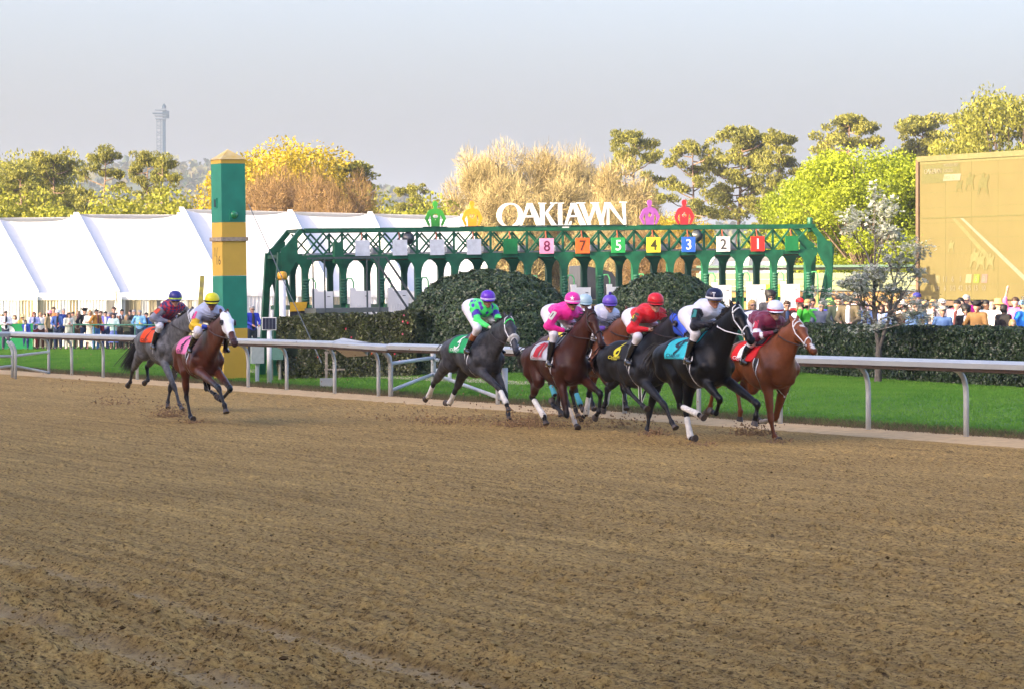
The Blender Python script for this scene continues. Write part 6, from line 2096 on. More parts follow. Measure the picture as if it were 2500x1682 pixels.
        st.build('stirrup', M_STEEL, H['root'], True)
    # cap
    R_ = Matrix((Vector(f), Vector(y), Vector(u))).transposed().to_3x3()
    cbm = MB()
    cbm.lathe([(.127, -.012), (.130, .01), (.128, .045), (.115, .082), (.090, .112), (.052, .130), (.015, .137), (.001, .138)], (0, 0, 0), 24)
    co = cbm.build('cap', cm(capc, .35, var=.05, scale=5, bump=.15, bscale=6), root, True)
    cpos = Vector(h(-.012, 0, .045)); tilt = Matrix.Rotation(radians(6), 3, 'Y')
    co.matrix_local = Matrix.Translation(cpos) @ (R_ @ tilt).to_4x4() @ Matrix.Diagonal((1.06, .96, 1.0, 1))
    bb = MB(); bb.lathe([(.1285, -.016), (.1335, -.012), (.1345, .010), (.131, .014)], (0, 0, 0), 24)
    bb.build('cap_band', cm(band or capc, .5), co, True)
    vb = MB()
    n = 12
    vv = [(.120 * cos(a), .120 * sin(a), -.008) for a in np.linspace(-1.1, 1.1, n)] + [((.120 + .05 * cos(a * 1.2)) * cos(a), (.120 + .04 * cos(a * 1.2)) * sin(a), -.024) for a in np.linspace(-1.1, 1.1, n)]
    vb.add(vv, [(i, i + 1, i + 1 + n, i + n) for i in range(n - 1)])
    vo = vb.build('cap_peak', cm(band if band in ('#151a3a', '#101010') else capc, .5), co, True)
    md = vo.modifiers.new('t', 'SOLIDIFY'); md.thickness = .005
    if pom:
        p = MB(); p.lathe([(.001, -.03), (.02, -.022), (.03, 0), (.02, .022), (.001, .03)], (0, 0, .155), 12)
        p.build('pompom', cm(pom, .9), co, True)
    if cap_mark:
        ch, ht, cc, az = cap_mark
        if ch == 'STAR':
            pts = []
            for i in range(10):
                a = pi / 2 + i * pi / 5; r_ = .042 if i % 2 == 0 else .019
                pts.append((r_ * cos(a), r_ * sin(a)))
            tm = curve_mesh([pts], 0.0, 'star')
        else:
            tm = text_mesh(ch, ht, bold=.02)
        bm = bmesh.new(); bm.from_mesh(tm); bmesh.ops.triangulate(bm, faces=bm.faces)
        es = [e for e in bm.edges if e.calc_length() > .02]
        if es: bmesh.ops.subdivide_edges(bm, edges=es, cuts=1)
        for v_ in bm.verts:
            a = az - v_.co.x / .128 * -1
            z = .055 + v_.co.z
            r_ = np.interp(z, [-.012, .01, .045, .082, .112, .130], [.130, .132, .130, .118, .094, .058]) + .003
            v_.co = Vector((r_ * cos(a), r_ * sin(a), z + .001))
        m2 = bpy.data.meshes.new('emblem'); bm.to_mesh(m2); bm.free(); m2.materials.append(cm(cc, .6))
        link('emblem', m2, co)
    # goggles
    gb = MB()
    gb.tube([h(.116 * cos(a) - .006, .096 * sin(a), -.004) for a in np.linspace(-1.05, 1.05, 9)], [.012, .020, .024, .022, .016, .022, .024, .020, .012], 8)
    go = gb.build('goggles', gog or M_GOG, root, True)
    sb = MB(); sb.tube([h(.092 * cos(a) - .002, .096 * sin(a), .004) for a in np.linspace(.95, 2 * pi - .95, 17)], .008, 5)
    sb.build('goggle_strap', cm('#222222'), root, True)
    # sleeve number or emblem
    if sleeve_no:
        txt, pc, nc = sleeve_no
        s_, e_, h_, hp_, k_, f_ = J[-1]
        up = (s_ - e_) / np.linalg.norm(s_ - e_)
        outv = np.array([.15, -1, .1]); outv -= up * (outv @ up); outv /= np.linalg.norm(outv)
        rt = np.cross(outv, up) * -1
        if rt[0] < 0: rt = -rt
        c0 = s_ * .62 + e_ * .38
        vv, ff = [], []
        for j in range(5):
            for i in range(7):
                a = -.9 + 1.8 * i / 6
                vv.append(c0 + up * (-.075 + .15 * j / 4) + (outv * cos(a) + rt * sin(a)) * .081)
        for j in range(4):
            for i in range(6): ff.append((j * 7 + i, j * 7 + i + 1, (j + 1) * 7 + i + 1, (j + 1) * 7 + i))
        pm = bpy.data.meshes.new('arm_badge'); pm.from_pydata([tuple(v_) for v_ in vv], [], ff); pm.materials.append(cm(pc, .6))
        pm.polygons.foreach_set('use_smooth', np.ones(len(ff), dtype=bool))
        po = link('arm_badge', pm, root)
        tm = text_mesh(txt, .085, bold=.02)
        for v_ in tm.vertices:
            a = v_.co.x / .083
            v_.co = Vector(c0 + up * v_.co.z + (outv * cos(a) + rt * sin(a)) * .085)
        tm.materials.append(cm(nc, .6))
        link('numeral', tm, po)
    # reins from the hands to the bit
    for i, sd in enumerate((-1, 1)):
        s_, e_, h_, hp_, k_, f_ = J[sd]
        d_ = (h_ - e_) / np.linalg.norm(h_ - e_)
        hh = h_ + d_ * .065 + np.array([0, 0, -.02]); bt_ = H['bit'][i]
        mid = hh * .5 + bt_ * .5 + np.array([0, sd * .085, -.02])
        r = MB(); r.tube([hh, hh * .6 + mid * .4 + np.array([0, sd * .055, 0]), mid, mid * .4 + bt_ * .6 + np.array([0, sd * .01, 0]), bt_], .009, 5)
        r.build('rein', M_LEA if hk not in ('H2',) else M_WLEA, H['root'], True)
        if sd == -1:
            l = MB(); l.tube([hh + np.array([.0, .03, 0]), hh + np.array([.06, .09, -.12]), hh + np.array([.02, .0, -.20])], .007, 4)
            l.build('rein_end', M_LEA, H['root'], True)
    if whip:
        s_, e_, h_, hp_, k_, f_ = J[-1]
        d_ = (h_ - e_) / np.linalg.norm(h_ - e_)
        a = h_ + d_ * .06; b = a + np.array([-.52, -.17, -.16])
        w = MB(); w.tube([a + (a - b) * .12, a, a * .5 + b * .5, b], [.011, .010, .006, .005], 6)
        wo = w.build('riding_crop', mat('crop', (.012, .012, .013), .4), root, True)
    return root

K = {'h': None}
def solid(main, sleeve=None, extra=None):
    a = np.array(lin_hex(main)); b = np.array(lin_hex(sleeve or main))
    def f(V, tg, bt, sm, pv, tx):
        C = np.tile(a, (len(V), 1))
        m = np.array([t[:2] in ('up', 'lo') for t in tg])
        C[m] = b
        if extra: C = extra(C, V, tg, bt, sm, pv, tx)
        return C
    return f
def lin_hex(h): return rgb(h)
def diamonds(c1, c2, sc=.085, sleeve=None, only='all'):
    a, b = np.array(rgb(c1)), np.array(rgb(c2))
    def f(V, tg, bt, sm, pv, tx):
        vv_ = tx - (V[:, 2] - sm[2]) * 1.0
        p1 = (vv_ * .8 + V[:, 1]) / sc; p2 = (vv_ * .8 - V[:, 1]) / sc
        if only == 'half':
            m = (np.abs(np.mod(V[:, 1] / .105 + .5, 1) - .5) + np.abs(np.mod(vv_ / .15 + .5 * (np.floor(V[:, 1] / .105 + .5) % 2), 1) - .5)) < .36
        else:
            m = (np.floor(p1) + np.floor(p2)) % 2 == 0
        C = np.where(m[:, None], a, b)
        for sfx in ('-1', '1'):
            up = tg == 'up' + sfx; lo = tg == 'lo' + sfx
            if sleeve is not None:
                C[up | lo] = rgb(sleeve)
            else:
                C[up | lo] = b
                ud = up & (np.abs(bt - .55) * .28 + np.abs(V[:, 0] - V[up, 0].mean() if up.any() else 0) * .8 < .075)
                C[ud] = a
        return C
    return f
def bands(main, bc, rows):
    def ex(C, V, tg, bt, sm, pv, tx):
        for (t_, lo_, hi_) in rows:
            m = np.array([t.startswith(t_) for t in tg]) & (bt > lo_) & (bt < hi_)
            C[m] = rgb(bc)
        return C
    return solid(main, extra=ex)

NC = lambda n, txtc: ([(n, .31, .27, .86, .24, .012)] if len(n) < 2 else [(c_, .31, .27 + (i_ - .5) * .24, .86, .12, .012) for i_, c_ in enumerate(n)]) + [ ('OAKLAWN', .055, .30, 1.33, .40, .012), ('HOT SPRINGS', .02, .30, 1.44, .24, .012)]
BLK = (.010, .009, .009)
make_horse('H1', 'bright chestnut racehorse with white bridle and small star, nearest the rail in the pack', (1888.6, 829.5), 48.6, (1943.5, 788), (1990, 858),
    dict(RF=[(1882, 1022), (1890, 1064), (1897, 1081)], LF=[(1893, 1020), (1868, 1028), (1850, 1029)],
         RH=[(1742, 945), (1735, 990), (1722, 1008)], LH=[(1800, 950), (1808, 1003), (1805, 1025)]),
    (.185, .058, .020), socks=('LF',), mane=M_HAIRB, cloth=cm('#d8171c', .75), num_col=cm('#f2f2f2', .7),
    cloth_num=NC('1', 0), blaze=[(.26, .07, 0, .045), (.31, .07, 0, .03), (.42, .055, 0, .012), (.8, .04, 0, .035), (.88, .02, 0, .04)], bridle=M_WLEA, brow=M_WLEA)
make_horse('H2', 'gleaming black racehorse wearing a turquoise cloth numbered nine and white hind bandages', (1728, 822.6), 47.4, (1796.7, 753), (1838, 834),
    dict(RF=[(1758, 974), (1748, 1008), (1722, 1004)], LF=[(1850, 986), (1846, 1014), (1842, 1030)],
         RH=[(1659.6, 990), (1704, 1010.6), (1718, 1022)], LH=[(1674.6, 1008), (1686, 1068), (1697, 1085)]),
    (.0040, .0040, .0045), wraps=('RH', 'LH'), cloth=cm('#2fbccb', .75), num_col=cm('#15233a', .7), cloth_num=NC('9', 0),
    blaze=[(.20, .065, 0, .025)], bridle=M_WLEA, yaw=.02)
make_horse('H3', 'near black racehorse in a blue blinker hood and black cloth with yellow numeral', (1578, 830), 50.4, (1649, 772), (1697, 838),
    dict(RF=[(1622, 988), (1640, 1030), (1648, 1044)], LF=[(1584.5, 1009), (1580, 1047), (1580, 1063)],
         RH=[(1533, 953), (1569, 990), (1580, 1000)], LH=[(1482, 950), (1478, 984), (1471, 1001)]),
    (.015, .016, .019), cloth=cm('#0c0c0e', .75), num_col=cm('#d8cf2a', .7), cloth_num=NC('6', 0), hood=cm('#2a52c8', .6), grey=True)
make_horse('H4', 'bay racehorse with black legs and pale grey cloth numbered eleven in red', (1385, 830.5), 52.4, (1441.5, 764), (1473, 845),
    dict(RF=[(1384, 1014), (1354, 992), (1343, 978)], LF=[(1466, 960), (1462, 1004), (1452, 1019)],
         RH=[(1298.7, 968), (1328, 1016), (1332, 1034)], LH=[(1383, 981), (1402, 1027), (1410, 1046)]),
    (.050, .015, .008), points=BLK, socks=('LH',), wraps=('RH',), cloth=cm('#b4bac2', .75), num_col=cm('#b01f33', .7), cloth_num=NC('11', 0), blaze=[(.30, .06, 0, .022)])
make_horse('H5', 'dark iron grey racehorse with white sheepskin noseband and green cloth behind the pack', (1179, 815.7), 55.8, (1241, 779), (1264, 862),
    dict(RF=[(1219, 948), (1236, 984), (1240, 996)], LF=[(1234, 965), (1240, 1008), (1244, 1026)],
         RH=[(1058, 937), (1047, 967), (1034, 974)], LH=[(1110, 955), (1099, 983), (1083, 987)]),
    (.046, .047, .052), points=(.018, .018, .020), wraps=('RH', 'LH', 'RF'), cloth=cm('#14a05a', .75), num_col=cm('#f0f4f0', .7), cloth_num=NC('5', 0),
    roll=True, grey=True, blaze=[(.34, .06, 0, .022), (.38, .055, .0, .018), (.46, .05, 0, .010)], bridle=M_WLEA, brow=cm('#34e05a', .6), turn=-.10)
make_horse('H6', 'bay racehorse in a white blinker hood with a pink cloth, leading the two trailing horses', (498, 818), 55.6, (549, 768), (575, 840),
    dict(RF=[(534, 946), (547.8, 988), (552, 1007)], LF=[(563.6, 949), (540, 975.7), (522, 969)],
         RH=[(455, 968), (465, 1016), (473, 1030)], LH=[(504, 946.6), (525, 962), (535, 980)]),
    (.098, .028, .013), points=BLK, cloth=cm('#f07fb4', .75), num_col=cm('#1c1a3c', .7), cloth_num=NC('8', 0), hood=cm('#eef0f4', .6), bridle=M_WLEA, yaw=-.10, turn=-.04)
make_horse('H7', 'light steel grey racehorse with orange cloth and flying dark tail, last of the field', (411, 796), 61.5, (466, 762), (500, 826),
    dict(RF=[(426, 945), (438, 986), (446, 1002)], LF=[(415.7, 947), (409.7, 980), (409.7, 992)],
         RH=[(323.6, 905), (317.6, 932), (309, 941)], LH=[(358.8, 895), (361, 927), (350, 934)]),
    (.115, .118, .125), points=(.030, .031, .034), cloth=cm('#f2501c', .75), num_col=cm('#101010', .7), cloth_num=NC('7', 0), grey=True, bridle=M_WLEA, tail=1)
make_horse('H8', 'brown racehorse with black mane mostly hidden between the red and pink clad riders', (1478, 812), 54.6, (1540, 765), (1572, 842),
    dict(RF=[(1487, 945), (1479, 985), (1472, 1001)], LF=[(1523, 950), (1527, 982), (1528, 994)],
         RH=[(1395, 955), (1405, 1000), (1412, 1018)], LH=[(1438, 960), (1431, 1010), (1419, 1020)]),
    (.130, .045, .020), points=BLK, cloth=cm('#e8e4da', .75), num_col=cm('#222222', .7), cloth_num=NC('2', 0), wraps=('RF', 'LH'))
make_horse('H9', 'bay racehorse with pale blue leg bandages hidden behind the pink clad rider', (1415, 808), 58.0, (1470, 762), (1500, 826),
    dict(RF=[(1405, 955), (1416, 985), (1424, 1003)], LF=[(1440, 950), (1446, 985), (1450, 1000)],
         RH=[(1343, 935), (1354, 962), (1346, 985)], LH=[(1362, 980), (1368, 1015), (1370, 1030)]),
    (.10, .035, .018), points=BLK, cloth=cm('#e6d24a', .75), num_col=cm('#222222', .7), cloth_num=NC('4', 0), wraps=('RF', 'RH'), wrapc=cm('#4f9fb0', .8))

def j1x(C, V, tg, bt, sm, pv, tx):
    return C
make_jockey('J1', 'jockey in maroon silks with white arm bands and white cap', 'H1', (1893.5, 747), (1823, 775), (1890, 812), (1836, 833), (1813, 878),
    bands('#6b1233', '#e9e6ee', [('up', .62, .86), ('lo', .30, .48)]), '#dfe3ee', '#b3203f', skin=(.40, .22, .15), glove=(.02, .02, .02), sleeve_no=('1', '#b3203f', '#f0f0f0'))
def j2x(C, V, tg, bt, sm, pv, tx):
    return C
make_jockey('J2', 'jockey in white silks with black sleeves and a navy cap lettered T', 'H2', (1744.6, 717), (1674.6, 762), (1742, 790), (1698, 815), (1676, 876),
    solid('#dfe3f2', '#0b0c18'), '#141a3c', '#e8e8e8', skin=(.36, .17, .10), glove=(.03, .03, .03), cap_mark=('T', .06, '#f0f0f0', -.35), sleeve_no=('9', '#1c7a78', '#0b0c18'),
    gog=mat('amber_lens', (.35, .16, .02), .08, coat=1.0))
make_jockey('J3', 'jockey in plain red silks and red cap', 'H3', (1601, 728.5), (1532, 766.7), (1586, 806), (1557, 823), (1531, 880),
    solid('#d41220'), '#d8121f', '#8c0c14', skin=(.48, .27, .19), glove=(.40, .22, .15), sleeve_no=('6', '#3c3420', '#d8cf2a'))
make_jockey('J4', 'jockey in hot pink silks and pink cap with a white star', 'H4', (1398, 726), (1333, 756.5), (1380, 808), (1352, 818), (1339, 884),
    solid('#f0249c', '#e81c90'), '#f02ba0', '#f0c8e4', skin=(.34, .17, .10), glove=(.02, .02, .02), cap_mark=('STAR', .06, '#f4f4f4', -.25), sleeve_no=('11', '#c8c8c0', '#3a3030'))
make_jockey('J5', 'jockey in lime green silks with purple diamonds and a purple cap', 'H5', (1191.4, 721), (1152, 745), (1196, 801), (1166, 803), (1139, 853),
    diamonds('#4b2aa8', '#4be870', .085, only='half'), '#6a2fc0', '#d8c8e8', skin=(.34, .17, .11), glove=(.55, .55, .42), boot2=(.30, .09, .03))
def j6x(C, V, tg, bt, sm, pv, tx):
    m = np.array([t.startswith('lo') for t in tg]); C[m] = rgb('#f2c51e')
    m = np.array([t.startswith('up') for t in tg]) & (bt > .55); C[m] = rgb('#f2c51e')
    m = np.array([t.startswith('lo') for t in tg]) & (bt > .72); C[m] = rgb('#2a46b0')
    return C
make_jockey('J6', 'jockey in pale blue silks with yellow sleeves and a bright yellow cap', 'H6', (517.5, 727), (472, 768), (508, 799), (484, 811), (463, 851),
    solid('#b9c2de', extra=j6x), '#e6de1c', '#151515', skin=(.20, .09, .05), glove=(.22, .10, .06), sleeve_no=('8', '#e8468c', '#151515'))
make_jockey('J7', 'jockey in grey sleeved silks with red and navy diamonds and a navy cap', 'H7', (428, 721), (386, 772), (410, 785), (390, 798), (373, 843),
    diamonds('#2c2f66', '#b8263a', .07, sleeve='#8f93a4'), '#2f2f80', '#c8e84a', skin=(.44, .25, .18), glove=(.42, .24, .17), sleeve_no=('7', '#e8502c', '#203050'))
make_jockey('J8', 'jockey in white silks and a purple cap topped by a pompom', 'H8', (1489, 732), (1428, 764), (1480, 802), (1450, 815), (1430, 868),
    bands('#ccd2ea', '#5a3c9c', [('lo', .70, 1.1), ('torso', 2, 3)]), '#6c50b8', '#3a2480', pom='#3a2a90', skin=(.38, .20, .13), glove=(.02, .02, .02), whip=False)
make_jockey('J9', 'jockey in a pale grey blue cap, all but the cap hidden behind two riders', 'H9', (1428.8, 730), (1368, 762), (1418, 800), (1390, 812), (1372, 862),
    solid('#b8c8d4'), '#a8c4cc', '#8ca8b4', skin=(.38, .20, .13), whip=False)
# ------------------------------------------------------------------ spectators
def person_parts(pose, hairk, seed, dress=False):
    r = random.Random(seed)
    hc = np.array([.03, 0, 1.62])
    hp, h, f, y, u = head_mesh_prims(hc, np.array([1.0, 0, -.02]))
    sh = {s: np.array([0, s * .19, 1.43]) for s in (-1, 1)}
    P = {'down': {s: (np.array([-.02, s * .25, 1.15]), np.array([.08, s * .24, .90])) for s in (-1, 1)},
         'lean': {s: (np.array([.10, s * .26, 1.18]), np.array([.34, s * .12, 1.08])) for s in (-1, 1)},
         'cross': {s: (np.array([.06, s * .27, 1.17]), np.array([.20, -s * .04, 1.18 + .03 * s])) for s in (-1, 1)},
         'phone': {-1: (np.array([.16, -.22, 1.24]), np.array([.30, -.10, 1.50])), 1: (np.array([.16, .22, 1.24]), np.array([.30, .03, 1.50]))},
         'raise': {-1: (np.array([.10, -.24, 1.66]), np.array([.16, -.18, 1.92])), 1: (np.array([-.02, .25, 1.15]), np.array([.14, .2, .95]))},
         'hip': {-1: (np.array([-.04, -.34, 1.20]), np.array([.03, -.20, 1.02])), 1: (np.array([.05, .26, 1.17]), np.array([.26, .14, 1.14]))}}[pose]
    pel = np.array([-.01, 0, .96])
    legs = {s: (np.array([0, s * .095, .92]), np.array([.02 + .02 * s, s * .11, .50]), np.array([-.03, s * .12, .09])) for s in (-1, 1)}
    B = list(hp) + [cap(hc + np.array([-.02, 0, -.08]), np.array([0, 0, 1.42]), .052, .06, k=.03, tag_='n'), cap((0, 0, 1.36), pel, .11, .10, k=.05, s=(1, 1.15, 1))]
    for s in (-1, 1):
        e, w = P[s]
        B += [cap(sh[s], e, .042, .036, k=.02), cap(e, w, .036, .026, k=.02)]
        d = (w - e) / np.linalg.norm(w - e)
        B += [cap(w, w + d * .06, .030, .032, k=.02), cap(w + d * .07, w + d * .13 + np.array([0, 0, -.02]), .026, .016, k=.02, s=(1, 1.2, 1)), cap(w + d * .02, w + d * .06 + np.array([0, -s * .04, .01]), .014, .012, k=.012)]
        a, b_, c = legs[s]
        B += [cap(a, b_, .07, .05, k=.03), cap(b_, c, .048, .035, k=.02), cap(c, c + np.array([.12, 0, -.05]), .035, .03, k=.02)]
    out = {}
    V, Q = sdf_mesh(B, .017)
    out['body'] = fast_mesh('body', V, Q, True)
    T = [cap((0, 0, 1.36), (.0, 0, 1.10), .150, .140, k=.06, s=(.86, 1.22, 1)), cap((.0, 0, 1.12), (0, 0, .96), .140, .150, k=.06, s=(.88, 1.16, 1)), cap((0, 0, 1.40), (0, 0, 1.45), .09, .06, k=.05, s=(1, 1.3, 1))]
    for s in (-1, 1):
        e, w = P[s]
        T += [cap(sh[s] + np.array([0, -s * .05, 0]), sh[s], .075, .075, k=.05), cap(sh[s], e, .070, .056, k=.03), cap(e, e * (.7 if pose == 'raise' else .15) + w * (.3 if pose == 'raise' else .85), .056, .042, k=.03)]
    V, Q = sdf_mesh(T, .019)
    V = V + .007 * (vnoise(V[:, 0] * 12 + V[:, 1] * 9, V[:, 2] * 13, seed)[:, None] - .5)
    out['shirt'] = fast_mesh('shirt', V, Q, True)
    if dress:
        T = [cap((0, 0, .98), (0, 0, .30), .15, .25, k=.05, s=(.8, 1.0, 1))]
    else:
        T = [cap((0, 0, .97), (0, 0, .90), .140, .145, k=.05, s=(.85, 1.15, 1))]
        for s in (-1, 1):
            a, b_, c = legs[s]
            T += [cap(a, b_, .098, .075, k=.04), cap(b_, c, .075, .062, k=.03)]
    V, Q = sdf_mesh(T, .022)
    if dress: V[:, 2] = np.maximum(V[:, 2], .34)
    out['trousers'] = fast_mesh('skirt' if dress else 'trousers', V, Q, True)
    S = []
    for s in (-1, 1):
        c = legs[s][2]; S += [cap(c + np.array([-.03, 0, -.04]), c + np.array([.14, s * .01, -.055]), .048, .036, k=.03)]
    V, Q = sdf_mesh(S, .02)
    out['shoes'] = fast_mesh('shoes', V, Q, True)
    return out
def hair_mesh(kind):
    hc = np.array([.03, 0, 1.62])
    if kind == 'short': T = [cap(hc + np.array([-.022, 0, .045]), hc + np.array([-.03, 0, .0]), .096, .088, k=.03, s=(1, .96, 1)), cap(hc + np.array([.03, 0, .085]), hc + np.array([.05, 0, .07]), .05, .04, k=.03, s=(1, 1.3, .7))]
    elif kind == 'curly': T = [cap(hc + np.array([-.025, 0, .06]), hc + np.array([-.03, 0, .02]), .125, .115, k=.03)] + [cap(hc + np.array([.02 * cos(i) - .02, .1 * sin(i * 1.7), .12 + .03 * cos(i * 2.1)]), hc + np.array([-.05, .1 * sin(i), .1]), .04, .04, k=.02) for i in range(7)]
    elif kind == 'long': T = [cap(hc + np.array([-.025, 0, .045]), hc + np.array([-.035, 0, .0]), .099, .095, k=.03), cap(hc + np.array([-.06, .05, .0]), hc + np.array([-.05, .075, -.24]), .065, .045, k=.04), cap(hc + np.array([-.06, -.05, .0]), hc + np.array([-.05, -.075, -.24]), .065, .045, k=.04), cap(hc + np.array([-.07, 0, .0]), hc + np.array([-.08, 0, -.25]), .075, .055, k=.04)]
    V, Q = sdf_mesh(T, .014)
    V = V + .006 * (vnoise(V[:, 1] * 60, V[:, 2] * 20, 8)[:, None] - .5)
    return fast_mesh('hair', V, Q, True)
def hat_mesh(kind):
    c = (.02, 0, 1.66)
    m = MB()
    if kind == 'cap':
        m.lathe([(.105, 0), (.106, .03), (.095, .07), (.06, .10), (.001, .112)], c, 18)
        n = 9; vv = [(c[0] + .10 * cos(a), .10 * sin(a), c[2] + .012) for a in np.linspace(-.9, .9, n)] + [(c[0] + .10 * cos(a) + .075, .075 * sin(a), c[2] - .002) for a in np.linspace(-.9, .9, n)]
        m.add(vv, [(i, i + 1, i + 1 + n, i + n) for i in range(n - 1)])
    else:
        w = {'cowboy': .165, 'sun': .19, 'fedora': .145, 'bucket': .145}[kind]
        up = {'cowboy': .055, 'sun': -.015, 'fedora': .0, 'bucket': -.045}[kind]
        n = 24; rings = [(.100, .0, 0), (w * .8, up * .3, 1), (w, up, 1), (w, up + .008, 1), (.104, .012, 0), (.100, .10, 0), (.085, .125, 0), (.05, .118 if kind == 'cowboy' else .13, 0), (.001, .11 if kind == 'cowboy' else .132, 0)]
        b = len(m.v)
        for rr, z, br in rings:
            for k in range(n):
                a = 2 * pi * k / n
                zz = z + (abs(sin(a)) ** 2 * .055 - .02 * abs(cos(a)) if (kind == 'cowboy' and br) else 0)
                m.v.append((c[0] + rr * cos(a) * 1.08, rr * sin(a), c[2] + .01 + zz))
        for i in range(len(rings) - 1):
            for k in range(n): m.f.append((b + i * n + k, b + i * n + (k + 1) % n, b + (i + 1) * n + (k + 1) % n, b + (i + 1) * n + k))
    return m.mesh('hat', None, True)
PB = {}
for i, ps in enumerate(('down', 'lean', 'cross', 'phone', 'raise', 'hip')):
    PB[ps] = person_parts(ps, None, 80 + i)
PB['dress'] = person_parts('cross', None, 90, True)
HM = {k: hair_mesh(k) for k in ('short', 'curly', 'long')}
HT = {k: hat_mesh(k) for k in ('cap', 'cowboy', 'sun', 'fedora', 'bucket')}
gm_ = MB(); gm_.tube([(.03 + .098 * cos(a), .085 * sin(a), 1.622) for a in np.linspace(-.85, .85, 9)], [.006, .017, .019, .015, .008, .015, .019, .017, .006], 6)
SG = gm_.mesh('sunglasses', M_GOG, True)
ph_ = MB(); ph_.box((.36, -.03, 1.56), (.012, .15, .08)); PHN = ph_.mesh('phone', mat('phone_black', (.01, .01, .012), .2))
V_, Q_ = sdf_mesh([cap((.045, 0, 1.40), (.055, 0, 1.02), .100, .112, k=.03, s=(1, .62, 1))], .017)
FRONT = fast_mesh('undershirt', V_ + np.array([.018, 0, 0], dtype=np.float32), Q_, True)
c_ = MB(); c_.box((.158, .015, 1.16), (.006, .075, .11)); c_.bar((.15, .01, 1.21), (.09, .06, 1.43), .008); c_.bar((.15, .02, 1.21), (.09, -.05, 1.43), .008); CARD = c_.mesh('lanyard_card')
b_ = MB(); b_.box((.05, .27, .92), (.24, .08, .22)); b_.bar((.05, .24, 1.03), (.02, -.10, 1.44), .02); BAG = b_.mesh('shoulder_bag')
HAIR = {'black': (.008, .007, .007), 'brown': (.05, .025, .012), 'blonde': (.38, .25, .10), 'grey': (.30, .30, .30), 'white': (.6, .6, .6), 'red': (.20, .06, .02)}
SKINS = [(.46, .27, .19), (.40, .21, .14), (.50, .30, .22), (.10, .05, .03)]
def fabric(h): return mat('cloth_' + h.strip('#'), rgb(h), .8, var=.10, scale=9, bump=.4, bscale=14)
def plain_skin(i): return mat('skin_plain_%d' % i, SKINS[i], .5, var=.06)
def put_person(px, Y, top, pose, shirt, trou, hair, label, hat=None, skin=0, turn=0.0, glasses=False, group='spectators watching the race', z0=None, name='person'):
    p = at(px, 750, Y)
    z = ground_z(p.x, Y) + .0 if z0 is None else z0
    ztop = HC + (HY - top) * Y / FPX
    full = {None: 1.755, 'cap': 1.775, 'cowboy': 1.80, 'sun': 1.80, 'fedora': 1.80, 'bucket': 1.79}[hat[0] if hat else None]
    if pose == 'raise': full = 1.755 if hat is None else 1.80
    k = (ztop - z) / full
    root = empty(name, (p.x, Y, z), -pi / 2 + turn, label, 'person', group)
    root.scale = (k, k, k)
    parts = PB[pose]
    ms = {'body': plain_skin(skin), 'shirt': fabric(shirt), 'trousers': fabric(trou), 'shoes': mat('shoe_dark', (.03, .025, .02), .5)}
    for nm, me in parts.items():
        o = link('skirt' if (nm == 'trousers' and pose == 'dress') else nm, me, root); override(o, ms[nm])
    if hair:
        o = link('hair', HM[hair[0]], root); override(o, mat('hair_' + hair[1], HAIR[hair[1]], .6, var=.3, scale=30))
    if hat:
        o = link('hat', HT[hat[0]], root); override(o, fabric(hat[1]))
    RR = random.Random(int(px * 7 + Y))
    if RR.random() < .45 and pose != 'dress':
        o = link('undershirt', FRONT, root); override(o, fabric(RR.choice(('#f0efe8', '#20242c', '#c8ccd4', '#e4dcc8', '#5a2a2a', '#2c4468'))))
    if RR.random() < .25: 
        o = link('lanyard_card', CARD, root); override(o, fabric(RR.choice(('#f4f2e8', '#e8d44a', '#d84030'))))
    if RR.random() < .3 and pose in ('down', 'hip', 'cross'):
        o = link('shoulder_bag', BAG, root); override(o, fabric(RR.choice(('#3c2a1c', '#15161a', '#8a6a48', '#a02c34'))))
    if glasses: link('sunglasses', SG, root)
    if pose == 'phone': link('phone', PHN, root)
    return root
GL = 'spectators behind the railing on the left'
